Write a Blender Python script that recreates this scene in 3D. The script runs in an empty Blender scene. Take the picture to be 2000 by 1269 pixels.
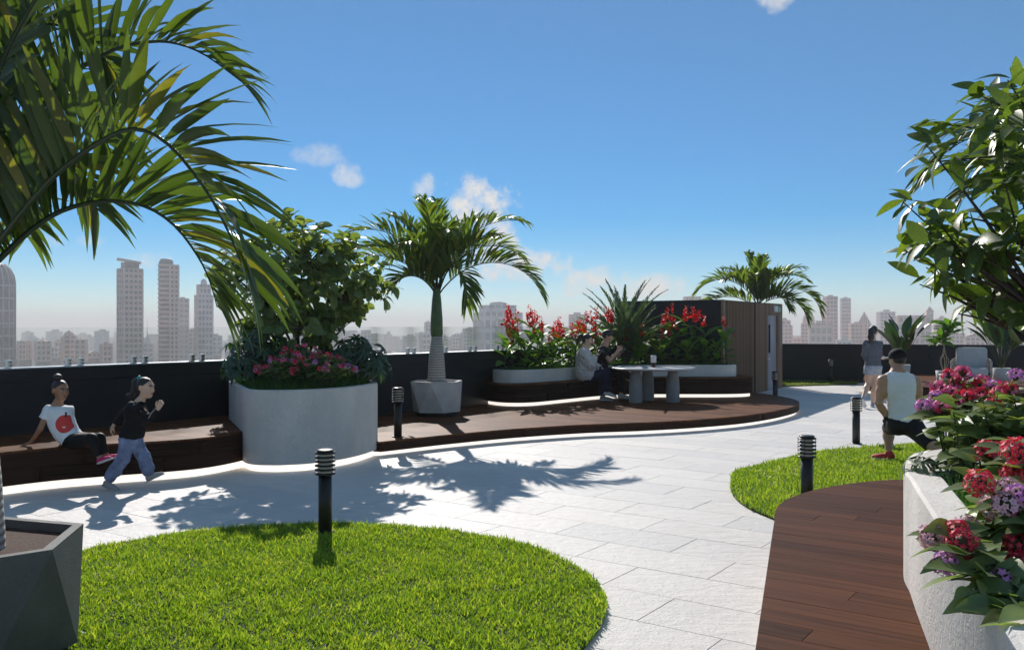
import bpy, bmesh, math, random
import numpy as np
from mathutils import Vector, Matrix

SC = bpy.context.scene
COL = SC.collection
R = math.radians

# ------------------------------------------------------------------ camera
CH = 1.65                 # eye height
FPX, CX, CY = 1750.0, 1000.0, 634.5
cam_d = bpy.data.cameras.new('camera')
cam = bpy.data.objects.new('camera', cam_d)
COL.objects.link(cam)
cam.location = (0, 0, CH)
cam.rotation_euler = (R(90), 0, 0)
cam_d.sensor_width = 36.0
cam_d.lens = 36.0 * FPX / 2000.0
cam_d.clip_start = 0.05
cam_d.clip_end = 20000
SC.camera = cam
SC.render.resolution_x, SC.render.resolution_y = 1024, 649

# ------------------------------------------------------------------ sun, sky, exposure
SUN_EL = R(32)
SUN_AZ = R(-11.5)         # direction to the sun, from +Y towards -X
sun_d = bpy.data.lights.new('sun', 'SUN')
sun_d.energy = 2.6
sun_d.angle = R(0.5)
sun_d.color = (1.0, 0.945, 0.88)
sun = bpy.data.objects.new('sun', sun_d)
COL.objects.link(sun)
to_sun = Vector((math.sin(SUN_AZ) * math.cos(SUN_EL), math.cos(SUN_AZ) * math.cos(SUN_EL), math.sin(SUN_EL)))
sun.rotation_euler = to_sun.to_track_quat('Z', 'Y').to_euler()

world = bpy.data.worlds.new('World')
SC.world = world
world.use_nodes = True
wn, wl = world.node_tree.nodes, world.node_tree.links
wn.clear()


def wmath(op, a, b=None, c=None, clamp=False):
    n = wn.new('ShaderNodeMath')
    n.operation = op
    n.use_clamp = clamp
    for i, v in enumerate((a, b, c)):
        if v is None:
            continue
        if isinstance(v, (int, float)):
            n.inputs[i].default_value = v
        else:
            wl.new(v, n.inputs[i])
    return n.outputs[0]


w_out = wn.new('ShaderNodeOutputWorld')
w_bg = wn.new('ShaderNodeBackground')
w_sky = wn.new('ShaderNodeTexSky')
w_sky.sky_type = 'NISHITA'
w_sky.sun_disc = False
w_sky.sun_elevation = SUN_EL
w_sky.sun_rotation = SUN_AZ
w_sky.altitude = 60
w_sky.air_density = 0.75
w_sky.dust_density = 0.0
w_sky.ozone_density = 4.0
SKY = 0.0380
w_bg.inputs['Strength'].default_value = SKY
w_tc = wn.new('ShaderNodeTexCoord')
w_sep = wn.new('ShaderNodeSeparateXYZ')
wl.new(w_tc.outputs['Generated'], w_sep.inputs[0])
w_az = wmath('ARCTAN2', w_sep.outputs[0], w_sep.outputs[1])
w_el = wmath('ARCSINE', w_sep.outputs[2])
w_noise = wn.new('ShaderNodeTexNoise')
w_noise.inputs['Scale'].default_value = 38
w_noise.inputs['Detail'].default_value = 10
w_noise.inputs['Roughness'].default_value = 0.66
wl.new(w_tc.outputs['Generated'], w_noise.inputs['Vector'])
w_nz = wmath('SUBTRACT', w_noise.outputs['Fac'], 0.5)
# small fair-weather clouds: azimuth, elevation, half width, half height (radians), density
CLOUDS = [(-0.214, 0.183, 0.030, 0.013, 0.40), (-0.181, 0.162, 0.022, 0.012, 0.62), (-0.036, 0.132, 0.040, 0.034, 1.0), (-0.012, 0.100, 0.034, 0.024, 0.9), (0.020, 0.062, 0.03, 0.016, 0.8),
          (-0.098, 0.148, 0.016, 0.016, 0.8), (-0.008, 0.068, 0.070, 0.024, 0.95),
          (0.092, 0.046, 0.042, 0.018, 1.0), (0.155, 0.042, 0.038, 0.014, 0.95), (0.285, 0.338, 0.020, 0.014, 0.6),
          (-0.505, 0.008, 0.036, 0.012, 0.85), (-0.385, 0.066, 0.024, 0.010, 0.6), (-0.44, 0.085, 0.016, 0.006, 0.35),
          (-0.478, 0.083, 0.016, 0.006, 0.3), (0.49, 0.02, 0.05, 0.012, 0.4), (0.9, 0.15, 0.09, 0.03, 0.7), (-0.95, 0.2, 0.1, 0.03, 0.7),
          (1.6, 0.12, 0.1, 0.03, 0.7), (2.4, 0.2, 0.12, 0.035, 0.7), (-1.9, 0.15, 0.1, 0.03, 0.7), (-2.7, 0.22, 0.12, 0.035, 0.7)]
w_mask = None
for (ca, ce, cw, chh, cden) in CLOUDS:
    ua = wmath('DIVIDE', wmath('SUBTRACT', w_az, ca), cw)
    ue = wmath('DIVIDE', wmath('SUBTRACT', w_el, ce), chh)
    rr = wmath('ADD', wmath('MULTIPLY', ua, ua), wmath('MULTIPLY', ue, ue))
    v = wmath('SUBTRACT', 1.0, rr)
    v = wmath('ADD', v, wmath('MULTIPLY', w_nz, 5.5))
    v = wmath('MULTIPLY', wmath('MULTIPLY', v, 0.72, clamp=True), cden)
    w_mask = v if w_mask is None else wmath('MAXIMUM', w_mask, v)
w_hsv = wn.new('ShaderNodeHueSaturation')
w_hsv.inputs['Saturation'].default_value = 1.6
wl.new(w_sky.outputs[0], w_hsv.inputs['Color'])
w_mix = wn.new('ShaderNodeMix')
w_mix.data_type = 'RGBA'
wl.new(w_mask, w_mix.inputs['Factor'])
w_fill = wn.new('ShaderNodeMix')          # constant colour added over the whole sky dome to raise the fill light
w_fill.data_type = 'RGBA'
w_fill.blend_type = 'ADD'
w_fill.inputs['Factor'].default_value = 1.0
wl.new(w_hsv.outputs[0], w_fill.inputs['A'])
w_fill.inputs['B'].default_value = (1.38, 1.86, 1.95, 1)
wl.new(w_fill.outputs['Result'], w_mix.inputs['A'])
w_mix.inputs['B'].default_value = (10.6, 10.3, 10.0, 1)
wl.new(w_mix.outputs['Result'], w_bg.inputs['Color'])
wl.new(w_bg.outputs[0], w_out.inputs['Surface'])

vs = SC.view_settings
vs.view_transform = 'Standard'
vs.look = 'None'
vs.exposure = 1.0
vs.gamma = 1.0
vs.use_curve_mapping = False
cy = SC.cycles
cy.max_bounces = 7
cy.diffuse_bounces = 4
cy.glossy_bounces = 3
cy.transmission_bounces = 6
cy.transparent_max_bounces = 12
cy.volume_bounces = 0
cy.caustics_reflective = False
cy.caustics_refractive = False
cy.use_denoising = True
cy.use_adaptive_sampling = True
cy.adaptive_threshold = 0.02
cy.sample_clamp_indirect = 6

# ------------------------------------------------------------------ plan and pixel helpers


def gp(x, y, z=0.0):
    """plan point (X, Y) of a photo pixel that lies on the horizontal plane z"""
    d = FPX * (CH - z) / (y - CY)
    return ((x - CX) / FPX * d, d)


def pd(x, y, d):
    """point of a photo pixel at depth d"""
    return Vector(((x - CX) / FPX * d, d, CH - (y - CY) / FPX * d))


def catmull(pts, n=8, closed=False):
    P = [np.array(p, float) for p in pts]
    out = []
    m = len(P)
    rng = range(m) if closed else range(m - 1)
    for i in rng:
        p0 = P[(i - 1) % m] if closed or i > 0 else 2 * P[0] - P[1]
        p1 = P[i]
        p2 = P[(i + 1) % m]
        p3 = P[(i + 2) % m] if closed or i + 2 < m else 2 * P[-1] - P[-2]
        for k in range(n):
            t = k / n
            out.append(0.5 * ((2 * p1) + (-p0 + p2) * t + (2 * p0 - 5 * p1 + 4 * p2 - p3) * t * t + (-p0 + 3 * p1 - 3 * p2 + p3) * t ** 3))
    if not closed:
        out.append(P[-1])
    return [tuple(p) for p in out]


def area2(poly):
    return 0.5 * sum(poly[i][0] * poly[(i + 1) % len(poly)][1] - poly[(i + 1) % len(poly)][0] * poly[i][1] for i in range(len(poly)))


def ccw(poly):
    return list(poly) if area2(poly) > 0 else list(reversed(poly))


def offset(poly, d):
    """closed ccw polygon moved inwards by d"""
    n = len(poly)
    out = []
    for i in range(n):
        a, b, c = np.array(poly[i - 1]), np.array(poly[i]), np.array(poly[(i + 1) % n])
        e1, e2 = b - a, c - b
        e1 = e1 / (np.linalg.norm(e1) + 1e-9)
        e2 = e2 / (np.linalg.norm(e2) + 1e-9)
        n1, n2 = np.array((-e1[1], e1[0])), np.array((-e2[1], e2[0]))
        m = n1 + n2
        m = m / (np.linalg.norm(m) + 1e-9)
        k = max(0.4, float(np.dot(m, n1)))
        out.append(tuple(b + m * d / k))
    return out


def clip_convex(subject, clipper):
    """Sutherland-Hodgman; clipper is convex and ccw"""
    out = list(subject)
    for i in range(len(clipper)):
        a, b = clipper[i], clipper[(i + 1) % len(clipper)]
        inp, out = out, []
        if not inp:
            break

        def side(p):
            return (b[0] - a[0]) * (p[1] - a[1]) - (b[1] - a[1]) * (p[0] - a[0])
        for j in range(len(inp)):
            p, q = inp[j - 1], inp[j]
            sp, sq = side(p), side(q)
            if sq >= 0:
                if sp < 0:
                    t = sp / (sp - sq)
                    out.append((p[0] + t * (q[0] - p[0]), p[1] + t * (q[1] - p[1])))
                out.append(q)
            elif sp >= 0:
                t = sp / (sp - sq)
                out.append((p[0] + t * (q[0] - p[0]), p[1] + t * (q[1] - p[1])))
    return out


def inside(p, poly):
    x, y = p
    c = False
    n = len(poly)
    for i in range(n):
        x1, y1 = poly[i]
        x2, y2 = poly[i - 1]
        if (y1 > y) != (y2 > y) and x < (x2 - x1) * (y - y1) / (y2 - y1) + x1:
            c = not c
    return c


def inside_np(P, poly):
    c = np.zeros(len(P), bool)
    n = len(poly)
    for i in range(n):
        x1, y1 = poly[i]
        x2, y2 = poly[i - 1]
        if y1 == y2:
            continue
        m = ((y1 > P[:, 1]) != (y2 > P[:, 1])) & (P[:, 0] < (x2 - x1) * (P[:, 1] - y1) / (y2 - y1) + x1)
        c ^= m
    return c


# ------------------------------------------------------------------ mesh building


class MB:
    """collects verts and faces of one mesh"""

    def __init__(self):
        self.v, self.f, self.s, self.m, self.uv = [], [], [], [], {}

    def add(self, verts, faces, smooth=False, mat=0, uvs=None):
        o = len(self.v)
        self.v += [tuple(p) for p in verts]
        for k, fc in enumerate(faces):
            if uvs is not None:
                self.uv[len(self.f)] = uvs[k]
            self.f.append([i + o for i in fc])
            self.s.append(smooth)
            self.m.append(mat)
        return self

    def box(self, c, h, rot=0.0, mat=0, M=None):
        cr, sr = math.cos(rot), math.sin(rot)
        vs_ = []
        for sx in (-1, 1):
            for sy in (-1, 1):
                for sz in (-1, 1):
                    x, y, z = sx * h[0], sy * h[1], sz * h[2]
                    if M is not None:
                        q = M @ Vector((x, y, z))
                        vs_.append((c[0] + q[0], c[1] + q[1], c[2] + q[2]))
                    else:
                        vs_.append((c[0] + x * cr - y * sr, c[1] + x * sr + y * cr, c[2] + z))
        return self.add(vs_, [(0, 1, 3, 2), (4, 6, 7, 5), (0, 4, 5, 1), (2, 3, 7, 6), (0, 2, 6, 4), (1, 5, 7, 3)], False, mat)

    def prism(self, poly, z0, z1, mat=0, smooth=True, bottom=True, top=True, bevel=0.0):
        poly = ccw(poly)
        n = len(poly)
        tp = poly
        if bevel > 0:
            tp = offset(poly, bevel)
            self.add([(p[0], p[1], z1 - bevel) for p in poly] + [(p[0], p[1], z1) for p in tp],
                     [(i, (i + 1) % n, n + (i + 1) % n, n + i) for i in range(n)], smooth, mat)
        if top:
            self.add([(p[0], p[1], z1) for p in tp], [list(range(n))], False, mat)
        if bottom:
            self.add([(p[0], p[1], z0) for p in poly], [list(range(n))[::-1]], False, mat)
        s = [0.0]
        for i in range(n):
            a, b = poly[i], poly[(i + 1) % n]
            s.append(s[-1] + math.hypot(b[0] - a[0], b[1] - a[1]))
        zz = z1 - bevel
        uvs = [((s[i], z0), (s[i + 1], z0), (s[i + 1], zz), (s[i], zz)) for i in range(n)]
        self.add([(p[0], p[1], z0) for p in poly] + [(p[0], p[1], zz) for p in poly],
                 [(i, (i + 1) % n, n + (i + 1) % n, n + i) for i in range(n)], smooth, mat, uvs)
        return self

    def strip(self, path, z0, z1, mat=0, closed=False, smooth=True, flip=False):
        """vertical ribbon along an open path"""
        n = len(path)
        s = [0.0]
        for i in range(n - 1):
            s.append(s[-1] + math.hypot(path[i + 1][0] - path[i][0], path[i + 1][1] - path[i][1]))
        fs, uvs = [], []
        for i in range(n - 1):
            q = (i, i + 1, n + i + 1, n + i)
            u = ((s[i], z0), (s[i + 1], z0), (s[i + 1], z1), (s[i], z1))
            fs.append(q[::-1] if flip else q)
            uvs.append(u[::-1] if flip else u)
        return self.add([(p[0], p[1], z0) for p in path] + [(p[0], p[1], z1) for p in path], fs, smooth, mat, uvs)

    def thick(self, path, t, z0, z1, mat=0):
        """wall of thickness t standing on an open path (t to the left of travel)"""
        left = []
        n = len(path)
        for i in range(n):
            a = np.array(path[max(0, i - 1)])
            b = np.array(path[min(n - 1, i + 1)])
            e = (b - a) / (np.linalg.norm(b - a) + 1e-9)
            left.append((path[i][0] - e[1] * t, path[i][1] + e[0] * t))
        return self.prism(list(path) + left[::-1], z0, z1, mat)

    def lathe(self, prof, c=(0, 0, 0), n=20, mat=0, smooth=True, M=None, cap=True):
        vs_ = []
        for (r, z) in prof:
            for k in range(n):
                a = 2 * math.pi * k / n
                q = Vector((r * math.cos(a), r * math.sin(a), z))
                if M is not None:
                    q = M @ q
                vs_.append((c[0] + q[0], c[1] + q[1], c[2] + q[2]))
        fs = []
        for j in range(len(prof) - 1):
            for k in range(n):
                fs.append((j * n + k, j * n + (k + 1) % n, (j + 1) * n + (k + 1) % n, (j + 1) * n + k))
        self.add(vs_, fs, smooth, mat)
        if cap:
            o = len(self.v) - len(vs_)
            m = len(prof) - 1
            self.add([self.v[o + k] for k in range(n)], [list(range(n))[::-1]], False, mat)
            self.add([self.v[o + m * n + k] for k in range(n)], [list(range(n))], False, mat)
        return self

    def tube(self, pts, radii, n=7, mat=0, smooth=True):
        pts = [Vector(p) for p in pts]
        if isinstance(radii, (int, float)):
            radii = [radii] * len(pts)
        m = len(pts)
        up = Vector((0.0123, 0.0321, 1))
        vs_ = []
        for i in range(m):
            t = (pts[min(m - 1, i + 1)] - pts[max(0, i - 1)]).normalized()
            if abs(t.dot(up)) > 0.95:
                ref = Vector((1, 0.02, 0))
            else:
                ref = up
            if i == 0:
                a = t.cross(ref).normalized()
            else:
                a = (a - t * a.dot(t))
                a = a.normalized() if a.length > 1e-6 else t.cross(ref).normalized()
            b = t.cross(a)
            for k in range(n):
                w = 2 * math.pi * k / n
                vs_.append(pts[i] + (a * math.cos(w) + b * math.sin(w)) * radii[i])
        fs = []
        for i in range(m - 1):
            for k in range(n):
                fs.append((i * n + k, i * n + (k + 1) % n, (i + 1) * n + (k + 1) % n, (i + 1) * n + k))
        fs.append(list(range(n))[::-1])
        fs.append([(m - 1) * n + k for k in range(n)])
        return self.add(vs_, fs, smooth, mat)

    def mesh(self, name, mats, org=(0, 0, 0)):
        me = bpy.data.meshes.new(name)
        v = np.array(self.v, float).reshape(-1, 3) - np.array(org, float)
        me.from_pydata(v.tolist(), [], self.f)
        for m in (mats if isinstance(mats, (list, tuple)) else [mats]):
            me.materials.append(m)
        me.polygons.foreach_set('use_smooth', self.s)
        if any(self.m):
            me.polygons.foreach_set('material_index', self.m)
        if self.uv:
            ul = me.uv_layers.new(name='UVMap')
            data = np.zeros((len(me.loops), 2))
            for pi, u in self.uv.items():
                ls = me.polygons[pi].loop_start
                for k, q in enumerate(u):
                    data[ls + k] = q
            ul.data.foreach_set('uv', data.ravel())
        me.update()
        return me


ORG = {}


def tag(o, label=None, cat=None, group=None, kind=None):
    if label:
        o['label'] = label
    if cat:
        o['category'] = cat
    if group:
        o['group'] = group
    if kind:
        o['kind'] = kind
    return o


def link(name, data, parent=None, M=None):
    o = bpy.data.objects.new(name, data)
    COL.objects.link(o)
    if parent is not None:
        o.parent = parent
        ORG[o.name] = ORG[parent.name]
        if M is not None:
            o.matrix_basis = Matrix.Translation(-Vector(ORG[parent.name])) @ M
    return o


def thing(name, loc, label, cat, group=None):
    o = bpy.data.objects.new(name, None)
    o.empty_display_size = 0.1
    COL.objects.link(o)
    o.location = loc
    ORG[o.name] = tuple(loc)
    return tag(o, label, cat, group)


def part(name, mb, mats, parent, label=None, kind=None):
    """mesh given in world coordinates, hung under its thing"""
    me = mb.mesh(name, mats, ORG[parent.name])
    o = link(name, me, parent)
    if label:
        o['label'] = label
    if kind:
        o['kind'] = kind
    return o


def solo(name, mb, mats, label=None, cat=None, group=None, kind=None, org=(0, 0, 0)):
    me = mb.mesh(name, mats, org)
    o = bpy.data.objects.new(name, me)
    COL.objects.link(o)
    o.location = org
    ORG[o.name] = tuple(org)
    return tag(o, label, cat, group, kind)


def np_mesh(name, V, Fq, mats, smooth=True, org=(0, 0, 0)):
    """fast mesh from numpy arrays; Fq is (n,3) or (n,4)"""
    V = np.asarray(V, np.float32) - np.array(org, np.float32)
    Fq = np.asarray(Fq, np.int32)
    me = bpy.data.meshes.new(name)
    n, k = Fq.shape
    me.vertices.add(len(V))
    me.vertices.foreach_set('co', V.ravel())
    me.loops.add(n * k)
    me.loops.foreach_set('vertex_index', Fq.ravel())
    me.polygons.add(n)
    me.polygons.foreach_set('loop_start', np.arange(0, n * k, k, dtype=np.int32))
    me.polygons.foreach_set('loop_total', np.full(n, k, np.int32))
    me.polygons.foreach_set('use_smooth', np.full(n, smooth, bool))
    for m in (mats if isinstance(mats, (list, tuple)) else [mats]):
        me.materials.append(m)
    me.update(calc_edges=True)
    me.validate()
    return me


def rbox(c, h, bev, seg=3, rot=0.0, M=None):
    """rounded box as MB"""
    bm = bmesh.new()
    bmesh.ops.create_cube(bm, size=2.0)
    for v in bm.verts:
        v.co = Vector((v.co.x * h[0], v.co.y * h[1], v.co.z * h[2]))
    bmesh.ops.bevel(bm, geom=list(bm.edges), offset=bev, segments=seg, profile=0.5, affect='EDGES')
    MM = M if M is not None else Matrix.Rotation(rot, 3, 'Z')
    mb = MB()
    bm.verts.index_update()
    mb.add([Vector(c) + MM @ v.co for v in bm.verts], [[v.index for v in f.verts] for f in bm.faces], True)
    bm.free()
    return mb


# ------------------------------------------------------------------ materials
MATS = {}


class NT:
    def __init__(self, name):
        self.m = bpy.data.materials.new(name)
        self.m.use_nodes = True
        self.t = self.m.node_tree
        self.n, self.l = self.t.nodes, self.t.links
        self.p = self.n['Principled BSDF']
        self.out = self.n['Material Output']

    def node(self, typ, **kw):
        nd = self.n.new(typ)
        for k, v in kw.items():
            if k.startswith('i_'):
                key = k[2:].replace('_', ' ')
                if hasattr(v, 'links') or isinstance(v, bpy.types.NodeSocket):
                    self.l.new(v, nd.inputs[key])
                else:
                    nd.inputs[key].default_value = v
            else:
                setattr(nd, k, v)
        return nd

    def math(self, op, a, b=None, clamp=False):
        nd = self.n.new('ShaderNodeMath')
        nd.operation = op
        nd.use_clamp = clamp
        for i, v in enumerate((a, b)):
            if v is None:
                continue
            if isinstance(v, (int, float)):
                nd.inputs[i].default_value = v
            else:
                self.l.new(v, nd.inputs[i])
        return nd.outputs[0]

    def ramp(self, fac, stops, interp='LINEAR'):
        nd = self.n.new('ShaderNodeValToRGB')
        el = nd.color_ramp.elements
        nd.color_ramp.interpolation = interp
        while len(el) < len(stops):
            el.new(0.5)
        for e, (pos, c) in zip(el, stops):
            e.position = pos
            e.color = (c, c, c, 1) if isinstance(c, (int, float)) else (*c, 1)
        self.l.new(fac, nd.inputs[0])
        return nd.outputs[0]

    def mix(self, fac, a, b, mode='MIX'):
        nd = self.n.new('ShaderNodeMix')
        nd.data_type = 'RGBA'
        nd.blend_type = mode
        for key, v in (('Factor', fac), ('A', a), ('B', b)):
            if isinstance(v, (int, float)):
                nd.inputs[key].default_value = v
            elif isinstance(v, tuple):
                nd.inputs[key].default_value = (*v, 1) if len(v) == 3 else v
            else:
                self.l.new(v, nd.inputs[key])
        return nd.outputs['Result']

    def coord(self, kind='Object', rot=(0, 0, 0), scale=(1, 1, 1), loc=(0, 0, 0)):
        if kind == 'World':
            src = self.n.new('ShaderNodeNewGeometry').outputs['Position']
        else:
            src = self.n.new('ShaderNodeTexCoord').outputs[kind]
        mp = self.n.new('ShaderNodeMapping')
        mp.inputs['Rotation'].default_value = rot
        mp.inputs['Scale'].default_value = scale
        mp.inputs['Location'].default_value = loc
        self.l.new(src, mp.inputs[0])
        return mp.outputs[0]

    def noise(self, vec, scale, detail=4, rough=0.55):
        nd = self.node('ShaderNodeTexNoise', i_Scale=scale, i_Detail=detail, i_Roughness=rough)
        self.l.new(vec, nd.inputs['Vector'])
        return nd.outputs['Fac']

    def bump(self, h, strength, dist=0.02):
        nd = self.node('ShaderNodeBump', i_Strength=strength, i_Distance=dist)
        self.l.new(h, nd.inputs['Height'])
        self.l.new(nd.outputs[0], self.p.inputs['Normal'])

    def set(self, key, v):
        if isinstance(v, (int, float)):
            self.p.inputs[key].default_value = v
        elif isinstance(v, tuple):
            self.p.inputs[key].default_value = (*v, 1) if len(v) == 3 else v
        else:
            self.l.new(v, self.p.inputs[key])


def plain(name, col, rough=0.6, var=0.12, scale=6.0, bump=0.0, bscale=60, metal=0.0, spec=0.5, kind='World', fine=0.0):
    """colour with cloudy variation and fine relief"""
    if name in MATS:
        return MATS[name]
    t = NT(name)
    vec = t.coord(kind)
    n1 = t.noise(vec, scale, 5)
    lo = tuple(c * (1 - var) for c in col)
    hi = tuple(min(1, c * (1 + var)) for c in col)
    c = t.ramp(n1, [(0.3, lo), (0.7, hi)])
    if fine > 0:
        n2 = t.noise(vec, bscale * 2, 3)
        c = t.mix(fine, c, t.ramp(n2, [(0.35, 0.25), (0.65, 1.0)]), 'MULTIPLY')
    t.set('Base Color', c)
    t.set('Roughness', t.ramp(n1, [(0.3, max(0, rough - 0.06)), (0.7, min(1, rough + 0.06))]))
    t.set('Metallic', metal)
    t.set('Specular IOR Level', spec)
    if bump > 0:
        t.bump(t.noise(vec, bscale, 4), bump, 0.01)
    MATS[name] = t.m
    return t.m


def leafmat(name, c1, c2, tr=0.4, rough=0.42, trcol=None, island=True, speckle=None, aged=0.0):
    """leaf blade: glossy top, light passing through"""
    if name in MATS:
        return MATS[name]
    t = NT(name)
    if island:
        rnd = t.n.new('ShaderNodeNewGeometry').outputs['Random Per Island']
        oi = t.n.new('ShaderNodeObjectInfo').outputs['Random']
        rnd = t.math('FRACT', t.math('ADD', rnd, oi))
    else:
        rnd = t.n.new('ShaderNodeObjectInfo').outputs['Random']
    vec = t.coord('World')
    col = t.mix(rnd, c1, c2)
    if aged:
        col = t.mix(t.ramp(t.math('FRACT', t.math('MULTIPLY', rnd, 7.31)), [(0.90, 0.0), (0.97, aged)]), col, (0.30, 0.24, 0.05))
    n = t.noise(vec, 14, 3)
    col = t.mix(t.math('MULTIPLY', n, 0.5), col, tuple(0.6 * x for x in c1))
    if speckle:
        sp = t.noise(vec, 160, 2)
        col = t.mix(t.ramp(sp, [(0.60, 0.0), (0.66, 0.75)]), col, speckle)
    t.set('Base Color', col)
    t.set('Roughness', rough)
    t.set('Specular IOR Level', 0.5)
    t.bump(t.noise(vec, 90, 2), 0.15, 0.004)
    tl = t.n.new('ShaderNodeBsdfTranslucent')
    k = trcol or (1.9, 2.0, 0.7)
    tc = t.mix(1.0, col, tuple(k), 'MULTIPLY')
    t.l.new(tc, tl.inputs['Color'])
    ms = t.n.new('ShaderNodeMixShader')
    ms.inputs[0].default_value = tr
    t.l.new(t.p.outputs[0], ms.inputs[1])
    t.l.new(tl.outputs[0], ms.inputs[2])
    t.l.new(ms.outputs[0], t.out.inputs['Surface'])
    MATS[name] = t.m
    return t.m


def emit(name, col, strength):
    t = NT(name)
    t.set('Base Color', col)
    t.set('Emission Color', col)
    t.set('Emission Strength', strength)
    return t.m


TILE_A = R(35)            # the paving rows run across this direction
ax_a = (math.sin(TILE_A), math.cos(TILE_A))
ax_b = (math.cos(TILE_A), -math.sin(TILE_A))


def wood(name, dark, light, kind, rows=0.155, rough=0.55, per_object=False):
    """brown boards: streaky grain, board to board variation, dark joints"""
    t = NT(name)
    if kind == 'UV':
        vec = t.coord('UV')
    else:
        vec = t.coord('World', rot=(0, 0, TILE_A))
    sep = t.n.new('ShaderNodeSeparateXYZ')
    t.l.new(vec, sep.inputs[0])
    u, v = sep.outputs[0], sep.outputs[1]
    row = t.math('FLOOR', t.math('DIVIDE', v, rows))
    wnz = t.node('ShaderNodeTexWhiteNoise', noise_dimensions='1D')
    t.l.new(row, wnz.inputs['W'])
    rv = wnz.outputs['Value']
    ush = t.math('ADD', u, t.math('MULTIPLY', rv, 7.3))
    seg = t.math('FLOOR', t.math('DIVIDE', ush, 2.2))
    wn2 = t.node('ShaderNodeTexWhiteNoise', noise_dimensions='2D')
    cmb = t.n.new('ShaderNodeCombineXYZ')
    t.l.new(row, cmb.inputs[0])
    t.l.new(seg, cmb.inputs[1])
    t.l.new(cmb.outputs[0], wn2.inputs['Vector'])
    rb = wn2.outputs['Value']
    if per_object:
        rb = t.n.new('ShaderNodeObjectInfo').outputs['Random']
    c3 = t.n.new('ShaderNodeCombineXYZ')
    t.l.new(t.math('MULTIPLY', u, 0.9), c3.inputs[0])
    t.l.new(t.math('MULTIPLY', v, 22.0), c3.inputs[1])
    t.l.new(t.math('MULTIPLY', rb, 40.0), c3.inputs[2])
    g1 = t.noise(c3.outputs[0], 1.6, 6, 0.62)
    c4 = t.n.new('ShaderNodeCombineXYZ')
    t.l.new(t.math('MULTIPLY', u, 3.0), c4.inputs[0])
    t.l.new(t.math('MULTIPLY', v, 160.0), c4.inputs[1])
    t.l.new(rb, c4.inputs[2])
    g2 = t.noise(c4.outputs[0], 1.0, 3, 0.6)
    f = t.math('ADD', t.math('MULTIPLY', g1, 0.85), t.math('MULTIPLY', g2, 0.25))
    f = t.math('ADD', f, t.math('MULTIPLY', t.math('SUBTRACT', rb, 0.5), 0.22))
    col = t.ramp(f, [(0.28, tuple(0.5 * x for x in dark)), (0.45, dark), (0.60, light), (0.8, tuple(1.25 * x for x in light))])
    if not per_object:
        fr = t.math('FRACT', t.math('DIVIDE', v, rows))
        j = t.math('LESS_THAN', t.math('ABSOLUTE', t.math('SUBTRACT', fr, 0.5)), 0.482)
        fu = t.math('FRACT', t.math('DIVIDE', ush, 2.2))
        j2 = t.math('LESS_THAN', t.math('ABSOLUTE', t.math('SUBTRACT', fu, 0.5)), 0.4985)
        jj = t.math('MULTIPLY', j, j2)
        col = t.mix(jj, tuple(0.25 * x for x in dark), col)
        t.bump(t.math('ADD', t.math('MULTIPLY', jj, 1.0), t.math('MULTIPLY', g2, 0.15)), 0.5, 0.004)
    else:
        t.bump(g2, 0.25, 0.003)
    t.set('Base Color', col)
    t.set('Roughness', t.ramp(g2, [(0.3, rough - 0.08), (0.7, rough + 0.1)]))
    t.set('Specular IOR Level', 0.06)
    MATS[name] = t.m
    return t.m


W_DARK, W_LIGHT = (0.094, 0.034, 0.0135), (0.165, 0.064, 0.027)
M_deck = wood('deck boards', W_DARK, W_LIGHT, 'World')
M_plank = wood('bench boards', (0.070, 0.0255, 0.0095), (0.104, 0.039, 0.0155), 'World', per_object=True)
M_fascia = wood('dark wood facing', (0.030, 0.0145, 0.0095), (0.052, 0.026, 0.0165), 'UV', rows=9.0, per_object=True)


def paving_mat():
    t = NT('pale travertine paving')
    vec = t.coord('World')
    rnd = t.n.new('ShaderNodeObjectInfo').outputs['Random']
    isl = t.n.new('ShaderNodeNewGeometry').outputs['Random Per Island']
    rnd = t.math('FRACT', t.math('ADD', rnd, isl))
    st = t.coord('World', rot=(0, 0, TILE_A), scale=(1.0, 5.0, 1.0))
    big = t.noise(vec, 0.9, 4)
    band = t.noise(st, 3.2, 8, 0.68)
    col = t.ramp(t.math('ADD', t.math('MULTIPLY', band, 0.8), t.math('MULTIPLY', big, 0.3)),
                 [(0.36, (0.56, 0.52, 0.475)), (0.50, (0.71, 0.665, 0.61)), (0.62, (0.78, 0.735, 0.68)), (0.78, (0.84, 0.795, 0.74))])
    col = t.mix(t.math('MULTIPLY', rnd, 0.75), col, (0.60, 0.58, 0.56))
    pit = t.noise(st, 26, 4, 0.6)
    pits = t.ramp(pit, [(0.27, 0.0), (0.34, 1.0)])
    spk = t.noise(vec, 190, 2, 0.6)
    col = t.mix(t.ramp(spk, [(0.30, 0.45), (0.44, 0.0)]), col, (0.36, 0.35, 0.345))
    col = t.mix(pits, (0.33, 0.32, 0.31), col)
    stain = t.noise(vec, 3.1, 5, 0.7)
    col = t.mix(t.ramp(stain, [(0.60, 0.0), (0.74, 0.30)]), col, (0.46, 0.40, 0.39))
    t.set('Base Color', col)
    t.set('Roughness', t.ramp(band, [(0.3, 0.55), (0.7, 0.72)]))
    t.set('Specular IOR Level', 0.3)
    h = t.math('ADD', t.math('MULTIPLY', pits, 0.9), t.math('ADD', t.math('MULTIPLY', t.noise(vec, 60, 4), 0.55), t.math('MULTIPLY', band, 0.8)))
    h = t.math('ADD', h, t.math('MULTIPLY', t.noise(vec, 12, 5, 0.65), 1.2))
    t.bump(h, 0.6, 0.012)
    return t.m


M_pave = paving_mat()
M_joint = plain('paving bed', (0.30, 0.29, 0.28), 0.9, 0.2, 20)


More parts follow.
